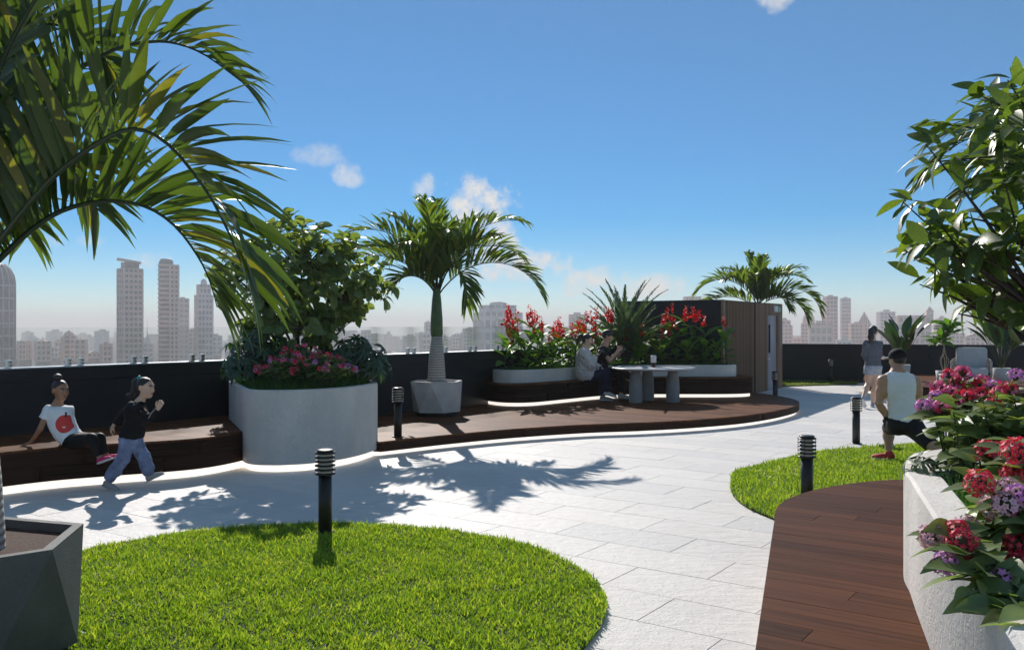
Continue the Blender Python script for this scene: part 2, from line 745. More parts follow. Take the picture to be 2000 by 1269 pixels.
def stucco(name, col, bump=0.5):
    t = NT(name)
    vec = t.coord('World')
    w = t.node('ShaderNodeTexNoise', i_Scale=13.0, i_Detail=6.0, i_Roughness=0.6, i_Distortion=2.2)
    t.l.new(vec, w.inputs['Vector'])
    fine = t.noise(vec, 120, 3)
    big = t.noise(t.coord('World', scale=(1.5, 1.5, 0.6)), 1.6, 5)
    c = t.ramp(big, [(0.3, tuple(0.86 * x for x in col)), (0.7, tuple(min(1, 1.07 * x) for x in col))])
    c = t.mix(0.25, c, t.ramp(fine, [(0.3, 0.55), (0.6, 1.0)]), 'MULTIPLY')
    t.set('Base Color', c)
    t.set('Roughness', 0.85)
    t.set('Specular IOR Level', 0.25)
    t.bump(t.math('ADD', t.math('MULTIPLY', w.outputs['Fac'], 1.0), t.math('MULTIPLY', fine, 0.3)), bump, 0.03)
    return t.m


M_conc = stucco('pale grey plaster', (0.82, 0.765, 0.70), 1.0)
M_conc_in = plain('planter lining', (0.10, 0.10, 0.10), 0.9)
M_conc_w = stucco('cream cast concrete', (0.78, 0.73, 0.675), 0.35)
M_pot = plain('grey faceted concrete', (0.66, 0.63, 0.60), 0.75, 0.12, 5, 0.25, 90, fine=0.25)
M_pot_dark = plain('charcoal concrete', (0.12, 0.122, 0.116), 0.75, 0.18, 5, 0.3, 80, fine=0.3)
M_black = plain('black lacquered metal', (0.012, 0.012, 0.013), 0.42, 0.2, 4)
M_blackbase = plain('black plinth', (0.018, 0.018, 0.019), 0.6)
M_wall = plain('charcoal wall paint', (0.016, 0.017, 0.019), 0.62, 0.25, 1.2, 0.15, 130)
M_cap = plain('aluminium rail', (0.62, 0.62, 0.62), 0.35, 0.05, 4, metal=0.6)
M_steel = plain('brushed steel', (0.70, 0.70, 0.70), 0.3, 0.05, 4, metal=0.85)
M_soil = plain('bark mulch', (0.075, 0.040, 0.028), 0.95, 0.6, 45, 0.9, 60)
M_soil2 = plain('dark potting soil', (0.030, 0.024, 0.016), 0.95, 0.5, 30, 0.8, 60)
M_led = emit('led strip', (1.0, 0.92, 0.82), 0.5)
M_white = plain('white paint', (0.78, 0.78, 0.77), 0.5, 0.04)


def glass_mat():
    t = NT('clear railing glass')
    lw = t.node('ShaderNodeLayerWeight', i_Blend=0.5)
    fz = t.math('ADD', t.math('MULTIPLY', t.math('POWER', lw.outputs['Facing'], 5.0), 0.35), 0.015)
    tr = t.n.new('ShaderNodeBsdfTransparent')
    tr.inputs[0].default_value = (0.955, 0.968, 0.965, 1)
    gl = t.n.new('ShaderNodeBsdfGlossy')
    gl.inputs['Roughness'].default_value = 0.02
    ms = t.n.new('ShaderNodeMixShader')
    t.l.new(fz, ms.inputs[0])
    t.l.new(tr.outputs[0], ms.inputs[1])
    t.l.new(gl.outputs[0], ms.inputs[2])
    t.l.new(ms.outputs[0], t.out.inputs['Surface'])
    return t.m


M_glass = glass_mat()

# ================================================================== the setting
rnd = random.Random(7)

# plan of everything -------------------------------------------------
wall_p, wall_d = np.array((-5.66, 9.9)), np.array((0.601, 0.799))


def wall_at(t, off=0.0):
    """point on the left parapet's front face, moved off metres towards the terrace"""
    q = wall_p + wall_d * t + np.array((wall_d[1], -wall_d[0])) * off
    return (float(q[0]), float(q[1]))


HA, HB = (4.55, 19.5), (7.1, 23.7)
HC = (2.45, 20.88)
HD = (HC[0] + HB[0] - HA[0], HC[1] + HB[1] - HA[1])
rw_p, rw_d = np.array((7.93, 26.4)), np.array((0.9542, -0.2988))

LAWN_L = catmull([(0.55, 5.35), (0.40, 6.1), (0.0, 6.72), (-0.72, 7.18), (-1.55, 7.33), (-2.4, 7.1), (-3.05, 6.5), (-3.45, 5.4), (-3.2, 4.0),
                  (-2.2, 3.0), (-1.2, 2.85), (-0.2, 3.6), (0.36, 4.55)], 3, True)
LAWN_R = catmull([(2.27, 9.25), (2.5, 9.95), (3.05, 10.6), (3.9, 11.45), (4.86, 11.95), (6.1, 12.4), (7.6, 12.2), (8.6, 11.0), (8.4, 9.4),
                  (7.2, 7.6), (5.6, 6.5), (3.6, 6.3), (2.55, 6.9), (2.18, 7.75), (2.12, 8.5)], 6, True)
BENCH_R = [(0.21, 1.2), (0.921, 3.392), (1.55, 5.33)] + catmull([(1.633, 5.583), (1.77, 6.0), (1.97, 6.37), (2.317, 6.745), (2.738, 7.02),
          (3.143, 7.15), (3.9, 7.2), (4.7, 6.95), (5.2, 6.3), (5.25, 5.4)], 5) + [(4.6, 3.4), (3.85, 1.2)]
PLANT_R = [(0.75, 0.9), (1.74, 3.86)] + catmull([(1.83, 4.12), (1.91, 4.37), (2.08, 4.72), (2.30, 4.98), (2.62, 5.18), (3.1, 5.28), (3.6, 5.18),
          (3.92, 4.85), (3.98, 4.4), (3.9, 4.05)], 5) + [(2.85, 0.9)]
BENCH_L = [wall_at(-4.2, 0.004), wall_at(4.6, 0.004)] + catmull([(-2.9, 11.6), (-2.98, 10.9), (-3.13, 10.28), (-3.36, 9.82), (-3.68, 9.55), (-4.22, 9.26), (-4.7, 8.93),
          (-5.2, 8.30), (-5.8, 7.3), (-6.6, 6.0)], 5)
PLANT_L = [wall_at(3.05, 0.006), (-3.72, 11.77), (-3.22, 10.6)] + catmull([(-3.13, 10.38), (-3.02, 10.18), (-2.86, 10.06), (-2.66, 10.03)], 4) + \
    catmull([(-2.60, 10.035), (-2.32, 10.14), (-2.03, 10.43), (-1.84, 10.80), (-1.74, 11.15)], 4) + \
    catmull([(-1.72, 11.22), (-1.71, 11.40), (-1.76, 11.6)], 3) + [(-2.0, 12.3), wall_at(5.55, 0.006)]
DECK = [wall_at(4.2, 0.005), (-2.2, 12.2), (-1.9, 11.35)] + catmull([(-1.66, 11.29), (-1.33, 11.60), (-0.826, 12.05), (0.0, 12.68), (1.058, 13.25), (1.93, 13.52),
        (2.79, 13.90), (3.69, 14.50), (4.42, 15.25), (5.05, 16.13), (5.40, 16.85), (5.58, 17.6), (5.56, 18.5), (5.40, 19.2)], 5) + \
    [(5.02, 20.10), (4.62, 19.46), HC, wall_at(13.3, 0.005)]
BENCH_M = catmull([(-0.51, 16.90), (-0.45, 16.6), (-0.22, 16.28), (0.05, 16.17), (0.35, 16.25), (0.62, 16.5), (1.1, 17.05), (1.72, 17.72),
                   (2.3, 18.08), (2.9, 18.2), (3.5, 18.2), (4.2, 18.2), (4.72, 18.32), (4.98, 18.55)], 5) + \
    [(5.0, 18.9), (4.86, 19.92), (4.57, 19.44), (2.5, 20.80), wall_at(13.1, 0.008)]
PLANT_M = catmull([(-0.33, 16.93), (-0.36, 16.75), (-0.22, 16.56), (0.02, 16.48), (0.30, 16.58), (0.72, 17.0), (1.26, 17.6), (1.9, 18.18),
                   (2.5, 18.5), (3.1, 18.62), (3.8, 18.6), (4.35, 18.58), (4.62, 18.66), (4.72, 18.85), (4.72, 19.1)], 5) + \
    [(4.58, 19.38), (2.5, 20.76), wall_at(13.0, 0.012)]
DECK_B = [(10.1, 25.55), (9.55, 24.3)] + catmull([(8.95, 22.8), (8.62, 21.8), (8.72, 20.9), (9.15, 19.9), (9.5, 19.3), (9.9, 18.7), (11.0, 17.6), (12.6, 16.9), (15.0, 16.6)], 5) + \
    [(17.0, 16.6), (17.0, 23.4)]
LAWN_B = [(5.6, 24.2), (7.14, 23.9), (8.2, 24.35), (9.5, 24.75), (9.95, 25.74), (5.6, 27.1)]

# ground far below and the terrace slab --------------------------------
mb = MB()
mb.add([(-5000, -390, -60), (5000, -390, -60), (5000, 6400, -60), (-5000, 6400, -60)], [(0, 1, 2, 3)])
M_city = plain('hazy city ground', (0.16, 0.155, 0.15), 0.9, 0.4, 0.02)
solo('ground', mb, M_city, kind='structure')

TERR = [(-18, -9), (24, -9), (24, 21.4), (4.2, 27.6), (2.0, 24.5), wall_at(13.4, -0.3), wall_at(-18, -0.3)]
mb = MB()
mb.prism(TERR, -60, -0.012)
paving = solo('paving', mb, M_joint, kind='structure')

# paving stones, half bond, 1.0 x 0.5 m --------------------------------
TL, TW, GAP, CHF = 1.0, 0.5, 0.0028, 0.002


def stone_verts(w, l):
    hw, hl = w / 2 - GAP / 2, l / 2 - GAP / 2
    V = []
    for (i, z) in ((0, -0.011), (0, -CHF), (CHF, 0.0)):
        V += [(-hl + i, -hw + i, z), (hl - i, -hw + i, z), (hl - i, hw - i, z), (-hl + i, hw - i, z)]
    Fc = [(8, 9, 10, 11)]
    for s in (0, 4):
        Fc += [(s + k, s + (k + 1) % 4, s + 4 + (k + 1) % 4, s + 4 + k) for k in range(4)]
    return V, Fc


sv, sf = stone_verts(TW, TL)
mbs = MB()
mbs.add(sv, sf)
me_stone = mbs.mesh('paving_stone', M_pave)
covered = [offset(ccw(p), 0.9) for p in (LAWN_L, LAWN_R, DECK, BENCH_L, PLANT_L)]
cand = []
for ia in range(-50, 64):
    for ib in range(-40, 40):
        a = (ia + 0.5) * TW
        b = 0.2 + ib + (0.5 if ia % 2 else 0.0) + 0.5
        x, y = a * ax_a[0] + b * ax_b[0], a * ax_a[1] + b * ax_b[1]
        if not inside((x, y), TERR):
            continue
        if y > 27.5:
            continue
        if any(inside((x, y), p) for p in covered):
            continue
        px, py = CX + FPX * x / max(y, 0.5), CY + FPX * CH / max(y, 0.5)
        vis = y > 3 and -60 < px < 2060 and py < 1300 and not any(inside((x, y), offset(ccw(p), 0.25)) for p in (LAWN_L, LAWN_R, DECK, BENCH_L, PLANT_L, BENCH_R, PLANT_R))
        cand.append((0 if vis else 1, math.hypot(x, y), x, y))
cand.sort()
mb = MB()
for k, (v_, d_, x, y) in enumerate(cand):
    M = Matrix.Translation((x, y, rnd.uniform(-0.0007, 0.0007))) @ Matrix.Rotation(-TILE_A, 4, 'Z') @ Matrix.Rotation(rnd.uniform(-0.0012, 0.0012), 4, 'X') @ Matrix.Rotation(rnd.choice((0, math.pi)), 4, 'Z')
    if k < 300:
        link('paving_stone', me_stone, paving, M)
    else:
        mb.add([M @ Vector(q) for q in sv], sf)
part('outer_paving_stones', mb, M_pave, paving, kind='stuff')

# lawns -----------------------------------------------------------------
M_turf = plain('turf soil', (0.020, 0.040, 0.008), 0.95, 0.5, 25)


def grass_mat(name, c1, c2, c3):
    t = NT(name)
    isl = t.n.new('ShaderNodeNewGeometry').outputs['Random Per Island']
    vec = t.coord('World')
    patch = t.noise(vec, 2.2, 5, 0.65)
    f = t.math('ADD', t.math('MULTIPLY', isl, 0.62), t.math('MULTIPLY', t.math('SUBTRACT', patch, 0.2), 0.62))
    col = t.ramp(f, [(0.1, c1), (0.5, c2), (0.95, c3)])
    t.set('Base Color', col)
    t.set('Roughness', 0.5)
    tl = t.n.new('ShaderNodeBsdfTranslucent')
    t.l.new(t.mix(1.0, col, (1.5, 1.6, 0.8), 'MULTIPLY'), tl.inputs['Color'])
    ms = t.n.new('ShaderNodeMixShader')
    ms.inputs[0].default_value = 0.45
    t.l.new(t.p.outputs[0], ms.inputs[1])
    t.l.new(tl.outputs[0], ms.inputs[2])
    t.l.new(ms.outputs[0], t.out.inputs['Surface'])
    return t.m


M_grass = grass_mat('lawn grass', (0.070, 0.16, 0.012), (0.25, 0.37, 0.028), (0.56, 0.56, 0.080))
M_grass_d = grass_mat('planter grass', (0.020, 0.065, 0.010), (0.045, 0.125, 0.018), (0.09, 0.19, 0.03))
M_grass_s = grass_mat('sunlit strip grass', (0.12, 0.17, 0.03), (0.20, 0.25, 0.05), (0.30, 0.33, 0.08))


def blades(poly, z, dens, h0, h1, w, seed, lean=0.85, keep=None):
    g = np.random.default_rng(seed)
    P = np.array(poly)
    x0, y0 = P.min(0)
    x1, y1 = P.max(0)
    n = int((x1 - x0) * (y1 - y0) * dens)
    Q = np.stack([g.uniform(x0, x1, n), g.uniform(y0, y1, n)], 1)
    Q = Q[inside_np(Q, poly)]
    if keep is not None:
        Q = Q[keep(Q)]
    n = len(Q)
    az = g.uniform(0, 2 * np.pi, n)
    ln = g.uniform(0.1, lean, n)
    h = g.uniform(h0, h1, n) * np.where(g.random(n) < 0.10, 1.6, 1.0) * (0.85 + 0.3 * np.sin(Q[:, 0] * 5.1 + np.cos(Q[:, 1] * 3.7) * 2) ** 2)
    ww = w * g.uniform(0.7, 1.3, n)
    dx, dy = np.cos(az), np.sin(az)
    sx, sy = -dy, dx
    fz = g.uniform(0, np.pi, n)
    sx, sy = np.cos(fz), np.sin(fz)
    V = np.zeros((n, 5, 3))
    for k, (s, wid) in enumerate(((0.0, 0.5), (0.0, -0.5), (0.55, 0.42), (0.55, -0.42), (1.0, 0.0))):
        r = ln * h * s * s
        V[:, k, 0] = Q[:, 0] + dx * r + sx * ww * wid
        V[:, k, 1] = Q[:, 1] + dy * r + sy * ww * wid
        V[:, k, 2] = z + h * s * np.sqrt(np.maximum(0.1, 1 - (ln * s) ** 2 * 0.6))
    base = (np.arange(n) * 5)[:, None]
    Ft = np.concatenate([base + np.array([[0, 1, 3]]), base + np.array([[0, 3, 2]]), base + np.array([[2, 3, 4]])], 0)
    return V.reshape(-1, 3), Ft


def lawn(name, poly, z, dens, h0, h1, w, seed, mat, label, keep=None):
    mb = MB()
    mb.prism(poly, -0.005, z)
    o = solo(name, mb, M_turf, kind='structure')
    V, Ft = blades(offset(ccw(poly), -0.012), z - 0.012, dens, h0, h1, w, seed, keep=keep)
    g = np_mesh('grass', V, Ft, mat, smooth=False)
    go = bpy.data.objects.new('grass', g)
    COL.objects.link(go)
    tag(go, label, 'grass', kind='stuff')
    return o


lawn('lawn_left', LAWN_L, 0.028, 8500, 0.024, 0.046, 0.0095, 1, M_grass, 'bright green turf of the round lawn in front', keep=lambda Q: Q[:, 1] > 3.4)
lawn('lawn_right', LAWN_R, 0.028, 3800, 0.030, 0.056, 0.012, 2, M_grass, 'bright green turf around the man in the tank top')
lawn('lawn_back', LAWN_B, 0.028, 1500, 0.03, 0.05, 0.014, 3, M_grass_s, 'pale sunlit turf strip along the far dark wall')

# wooden and plastered bodies -------------------------------------------


def facing(parent, path, z0, z1, seg, t=0.0135):
    """curved facing boards along an open path, outside to the right of travel"""
    s = [0.0]
    for i in range(len(path) - 1):
        s.append(s[-1] + math.hypot(path[i + 1][0] - path[i][0], path[i + 1][1] - path[i][1]))
    tot = s[-1]

    def at(q):
        for i in range(len(path) - 1):
            if q <= s[i + 1]:
                k = (q - s[i]) / max(1e-9, s[i + 1] - s[i])
                return (path[i][0] + k * (path[i + 1][0] - path[i][0]), path[i][1] + k * (path[i + 1][1] - path[i][1]))
        return path[-1]
    n = max(1, round(tot / seg))
    for row, (za, zb) in enumerate(((z0, (z0 + z1) / 2 - 0.0012), ((z0 + z1) / 2 + 0.0012, z1)) if z1 - z0 > 0.2 else ((z0, z1),)):
        e = [0.0] + [tot * (k + (0.35 if row else 0.0)) / n for k in range(1, n)] + [tot]
        for k in range(n):
            a, b = e[k] + 0.0018, e[k + 1] - 0.0018
            m = max(2, int((b - a) / 0.10))
            mb = MB()
            mb.thick([at(a + (b - a) * j / m) for j in range(m + 1)], t, za, zb)
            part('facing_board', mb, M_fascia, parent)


def platform(name, poly, z0, zb, z1, label, cat, front=None, seg=1.1, planks=None, top_mat=None):
    poly = ccw(poly)
    c = np.mean(np.array(poly), 0)
    th = thing(name, (float(c[0]), float(c[1]), z0), label, cat)
    mb = MB()
    mb.prism(offset(poly, 0.015), zb, z1 - 0.024)
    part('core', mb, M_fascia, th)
    mb = MB()
    mb.prism(offset(poly, 0.05), z0, zb, top=False, bottom=False)
    part('light_strip', mb, M_led, th, label='glowing white light strip under the edge')
    if front:
        facing(th, front, zb, z1 - 0.024, seg)
    if planks is None:
        mb = MB()
        mb.prism(poly, z1 - 0.022, z1, bottom=True, bevel=0.003)
        part('deck_top', mb, top_mat or M_deck, th)
    else:
        w, ln, a0 = planks
        A = [p[0] * ax_a[0] + p[1] * ax_a[1] for p in poly]
        B = [p[0] * ax_b[0] + p[1] * ax_b[1] for p in poly]
        r0, r1 = int(math.floor((min(A) - a0) / w)), int(math.ceil((max(A) - a0) / w))
        rr = random.Random(3)
        for r_ in range(r0, r1 + 1):
            b = min(B) - rr.uniform(0, ln)
            while b < max(B):
                l_ = ln * rr.uniform(0.75, 1.15)
                aa, ab = a0 + r_ * w + 0.0013, a0 + (r_ + 1) * w - 0.0013
                ba, bb = b + 0.0016, b + l_ - 0.0016
                quad = [(a_ * ax_a[0] + b_ * ax_b[0], a_ * ax_a[1] + b_ * ax_b[1]) for a_, b_ in ((aa, ba), (aa, bb), (ab, bb), (ab, ba))]
                cl = clip_convex(poly, ccw(quad))
                b += l_
                if len(cl) < 3 or abs(area2(cl)) < 0.002:
                    continue
                cl2 = [cl[0]]
                for q in cl[1:]:
                    if math.hypot(q[0] - cl2[-1][0], q[1] - cl2[-1][1]) > 1e-4:
                        cl2.append(q)
                if math.hypot(cl2[0][0] - cl2[-1][0], cl2[0][1] - cl2[-1][1]) < 1e-4:
                    cl2.pop()
                if len(cl2) < 3:
                    continue
                mb = MB()
                dz = rr.uniform(-0.0006, 0.0006)
                mb.prism(cl2, z1 - 0.022, z1 + dz, smooth=False)
                part('plank', mb, M_plank, th)
    return th


def front_of(poly, i0, i1):
    p = ccw(poly)
    return p[i0:i1]


bl = ccw(BENCH_L)
# the open front of the left bench: from the far end at the planter back to the camera side, outside on the right
bl_front = [p for p in BENCH_L[2:]]
bl_front = bl_front if area2(BENCH_L) > 0 else bl_front[::-1]
platform('curved_bench', BENCH_L, 0.0, 0.085, 0.42, 'long curved dark wood bench along the charcoal wall, two girls at it', 'bench', front=bl_front, seg=1.15)
dk_front = DECK[3:3 + 13 * 5 + 1]
dk_front = dk_front if area2(DECK) > 0 else dk_front[::-1]
platform('wooden_deck', DECK, 0.0, 0.05, 0.18, 'wide low brown deck with the stone table on it', 'deck', front=dk_front, seg=2.2)
bm_front = BENCH_M[:13 * 5 + 1]
bm_front = bm_front if area2(BENCH_M) > 0 else bm_front[::-1]
platform('curved_bench', BENCH_M, 0.18, 0.245, 0.58, 'curved wooden bench below the red flowers, a couple sitting on it', 'bench', front=bm_front, seg=1.6)
platform('bench_platform', BENCH_R, 0.0, 0.085, 0.42, 'brown plank bench platform with a cream planter, at the right front', 'bench', planks=(0.158, 1.9, 0.03))
db_front = DECK_B[1:1 + 8 * 5 + 1]
db_front = db_front if area2(DECK_B) > 0 else db_front[::-1]
platform('lounge_deck', DECK_B, 0.0, 0.06, 0.28, 'far wooden deck carrying the grey armchair', 'deck', front=db_front, seg=2.2)


def planter(name, poly, z0, zl, z1, rim, mat, label, soil, led=False, inner=None):
    poly = ccw(poly)
    c = np.mean(np.array(poly), 0)
    th = thing(name, (float(c[0]), float(c[1]), z0), label, 'planter')
    inn = offset(poly, rim)
    mb = MB()
    n = len(poly)
    bev = 0.012
    oi, ii = offset(poly, bev), offset(poly, rim - bev)
    mb.prism(poly, zl, z1 - bev, top=False)
    mb.add([(p[0], p[1], z1 - bev) for p in poly] + [(p[0], p[1], z1) for p in oi], [(i, (i + 1) % n, n + (i + 1) % n, n + i) for i in range(n)], True)
    mb.add([(p[0], p[1], z1) for p in oi] + [(p[0], p[1], z1) for p in ii], [(i, (i + 1) % n, n + (i + 1) % n, n + i) for i in range(n)], False)
    mb.add([(p[0], p[1], z1) for p in ii] + [(p[0], p[1], z1 - bev) for p in inn], [(i, (i + 1) % n, n + (i + 1) % n, n + i) for i in range(n)], True)
    mb.add([(p[0], p[1], z1 - bev) for p in inn] + [(p[0], p[1], z1 - 0.3) for p in inn], [(i, (i + 1) % n, n + (i + 1) % n, n + i) for i in range(n)], True)
    part('shell', mb, mat, th)
    mb = MB()
    mb.add([(p[0], p[1], z1 - soil) for p in inn], [list(range(n))])
    part('soil', mb, M_soil2, th)
    if led:
        mb = MB()
        mb.prism(offset(poly, 0.045), z0, zl, top=False, bottom=False)
        part('light_strip', mb, M_led, th, label='glowing white light strip under the planter')
    return inn


IN_L = planter('tall_planter', PLANT_L, 0.0, 0.08, 0.92, 0.07, M_conc, 'tall pale grey plastered planter with shrub and pink flowers, left of centre', 0.07, led=True)
IN_M = planter('low_planter', PLANT_M, 0.582, 0.582, 0.82, 0.06, M_conc, 'low curved concrete planter of red flowers on the curved bench', 0.03)
IN_R = planter('cream_planter', PLANT_R, 0.421, 0.421, 0.95, 0.15, M_conc_w, 'cream concrete planter with rounded end and flowering bushes, right front', 0.09)
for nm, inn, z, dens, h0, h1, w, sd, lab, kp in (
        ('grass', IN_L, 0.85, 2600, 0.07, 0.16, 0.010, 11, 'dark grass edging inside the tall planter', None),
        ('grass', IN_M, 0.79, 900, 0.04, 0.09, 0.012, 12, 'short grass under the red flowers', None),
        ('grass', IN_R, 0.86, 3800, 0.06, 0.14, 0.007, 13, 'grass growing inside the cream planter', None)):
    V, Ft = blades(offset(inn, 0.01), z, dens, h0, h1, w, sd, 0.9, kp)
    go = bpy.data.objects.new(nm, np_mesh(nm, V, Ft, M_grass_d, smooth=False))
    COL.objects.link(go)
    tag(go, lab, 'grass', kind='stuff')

# parapet walls -----------------------------------------------------------
th = thing('parapet_wall', (*wall_at(2), 0), 'long charcoal parapet wall with glass clamps behind the left bench and palm', 'wall')
mb = MB()
mb.thick([wall_at(-18), wall_at(13.4)], 0.16, -0.2, 1.0)
part('wall_body', mb, M_wall, th)
mb = MB()
mb.thick([wall_at(-18, 0.010), wall_at(13.4, 0.010)], 0.18, 1.004, 1.155)
part('upper_band', mb, M_wall, th)
mb = MB()
mb.thick([wall_at(-18, 0.016), wall_at(13.4, 0.016)], 0.19, 1.1555, 1.170)
part('coping', mb, M_cap, th)

th = thing('glass_railing', (*wall_at(2, -0.07), 1.17), 'clear glass railing panels clamped on top of the long charcoal wall', 'railing')
ja = 0.045
for k in range(-4, 17):
    t0, t1 = ja + 0.825 * k + 0.006, ja + 0.825 * (k + 1) - 0.006
    if t1 > 13.3:
        break
    mb = MB()
    mb.thick([wall_at(t0, -0.07), wall_at(t1, -0.07)], 0.010, 1.183, 1.62)
    pane = part('pane', mb, M_glass, th)
    for tt in (t0 + 0.07, t1 - 0.07):
        mb = MB()
        c = wall_at(tt, -0.075)
        ang = math.atan2(wall_d[1], wall_d[0])
        mb.box((c[0], c[1], 1.21), (0.020, 0.022, 0.042), ang)
        mb.box((c[0], c[1], 1.25), (0.030, 0.026, 0.008), ang)
        mb.box((c[0], c[1], 1.178), (0.030, 0.026, 0.007), ang)
        for zz in (1.197, 1.232):
            q = wall_at(tt + 0.012, -0.045)
            mb.lathe([(0.008, -0.014), (0.008, 0.014)], (q[0], q[1], zz), 8, 1, M=Matrix.Rotation(ang, 3, 'Z') @ Matrix.Rotation(R(90), 3, 'X'))
        part('clamp', mb, [M_steel, M_black], pane)

th = thing('parapet_wall', (10, 25.7, 0), 'plain charcoal parapet wall across the far right side', 'wall')
mb = MB()
a_, b_ = rw_p - rw_d * 3.4, rw_p + rw_d * 15
mb.thick([tuple(a_), tuple(b_)], 0.18, -0.2, 1.085)
part('wall_body', mb, M_wall, th)
mb = MB()
o_ = np.array((rw_d[1], -rw_d[0])) * 0.008
mb.thick([tuple(a_ + o_), tuple(b_ + o_)], 0.2, 1.0855, 1.10)
part('coping', mb, plain('dark coping', (0.05, 0.05, 0.052), 0.5), th)

# the service hut ----------------------------------------------------------
hut = thing('service_hut', (4.7, 22.2, 0), 'flat-roofed hut with one charcoal side and one slatted wood side', 'hut')
HUT_Z = 2.19
hv = np.array((HB[0] - HA[0], HB[1] - HA[1]))
HL = float(np.linalg.norm(hv))
hv = hv / HL
hn = np.array((hv[1], -hv[0]))          # outwards from the slatted face
h_ang = math.atan2(hv[1], hv[0])


def hut_at(t, off=0.0):
    q = np.array(HA) + hv * t + hn * off
    return (float(q[0]), float(q[1]))


mb = MB()
mb.prism([HA, HB, HD, HC], -0.1, HUT_Z - 0.01, smooth=False)
part('charcoal_wall', mb, M_wall, hut)
mb = MB()
cc = np.mean(np.array([HA, HB, HD, HC]), 0)
ro = [tuple(np.array(q) + (np.array(q) - cc) * 0.004) for q in (HA, HB, HD, HC)]
mb.prism(ro, HUT_Z - 0.008, HUT_Z + 0.01, smooth=False)
part('roof', mb, M_wall, hut)
M_slat = wood('slat wood', (0.20, 0.122, 0.076), (0.29, 0.185, 0.12), 'World', rows=3.0)
M_slatback = plain('slat backing', (0.035, 0.022, 0.015), 0.8)
M_frame = plain('brown panel', (0.22, 0.135, 0.086), 0.55, 0.12, 8)
mb = MB()
mb.thick([hut_at(0.0, 0.014), hut_at(3.44, 0.014)], 0.012, 0.0, HUT_Z - 0.02)
part('backing_board', mb, M_slatback, hut)
ns = 31
slat_me = None
for k in range(ns):
    tt = 0.17 + (3.40 - 0.17) * k / (ns - 1)
    if slat_me is None:
        m0 = MB()
        m0.box((0, 0, HUT_Z / 2), (0.034, 0.014, HUT_Z / 2 - 0.012))
        slat_me = m0.mesh('slat', M_slat)
    q = hut_at(tt, 0.030)
    link('slat', slat_me, hut, Matrix.Translation((q[0], q[1], 0)) @ Matrix.Rotation(h_ang, 4, 'Z'))
mb = MB()
mb.thick([hut_at(-0.02, 0.05), hut_at(0.12, 0.05)], 0.05, 0.0, HUT_Z + 0.012)
part('corner_post', mb, M_frame, hut)
mb = MB()
mb.thick([hut_at(3.44, 0.046), hut_at(3.53, 0.046)], 0.045, 0.0, HUT_Z + 0.012)
mb.thick([hut_at(4.47, 0.046), hut_at(HL + 0.02, 0.046)], 0.045, 0.0, HUT_Z + 0.012)
mb.thick([hut_at(3.5305, 0.046), hut_at(4.4695, 0.046)], 0.045, 1.90, HUT_Z + 0.012)
part('door_surround', mb, M_frame, hut)
mb = MB()
mb.thick([hut_at(3.545, 0.016), hut_at(4.455, 0.016)], 0.012, 0.01, 1.893)
door = part('door', mb, plain('lilac grey door paint', (0.36, 0.35, 0.39), 0.45, 0.05), hut)
mb = MB()
q = hut_at(3.68, 0.05)
mb.box((q[0], q[1], 1.30), (0.016, 0.016, 0.36), h_ang)
for zz in (1.0, 1.6):
    q2 = hut_at(3.68, 0.03)
    mb.box((q2[0], q2[1], zz), (0.010, 0.02, 0.010), h_ang)
part('pull_handle', mb, M_black, door)
mb = MB()
q = hut_at(3.68, 0.045)
mb.box((q[0], q[1], 0.80), (0.07, 0.012, 0.012), h_ang)
q = hut_at(3.62, 0.03)
mb.lathe([(0.025, -0.008), (0.025, 0.008)], (q[0], q[1], 0.80), 12, M=Matrix.Rotation(h_ang, 3, 'Z') @ Matrix.Rotation(R(90), 3, 'X'))
part('lever', mb, M_white, door)
# exit sign
q = hut_at(4.28, 0.085)
th = thing('exit_sign', (q[0], q[1], 2.06), 'small white and green exit sign above the hut door', 'sign')
mb = MB()
mb.box((q[0], q[1], 2.06), (0.26, 0.022, 0.075), h_ang)
part('housing', mb, M_white, th)
M_sgreen = plain('sign green', (0.03, 0.26, 0.06), 0.4, 0.05)
mb = MB()
g0, g1 = hut_at(4.29, 0.1075), hut_at(4.53, 0.1075)
mb.thick([hut_at(4.29, 0.111), hut_at(4.53, 0.111)], 0.0035, 1.992, 2.128)
gp_ = part('green_panel', mb, M_sgreen, th)
mb = MB()
for (ta, tb, za, zb) in ((4.35, 4.385, 2.085, 2.115), (4.335, 4.40, 2.04, 2.08), (4.32, 4.35, 2.005, 2.035), (4.39, 4.43, 2.01, 2.035), (4.46, 4.50, 2.005, 2.115)):
    mb.thick([hut_at(ta, 0.1135), hut_at(tb, 0.1135)], 0.002, za, zb)
part('running_figure_mark', mb, M_white, gp_)

# ================================================================== street furniture
M_lens = plain('cream lamp lens', (0.62, 0.58, 0.48), 0.35, 0.06)


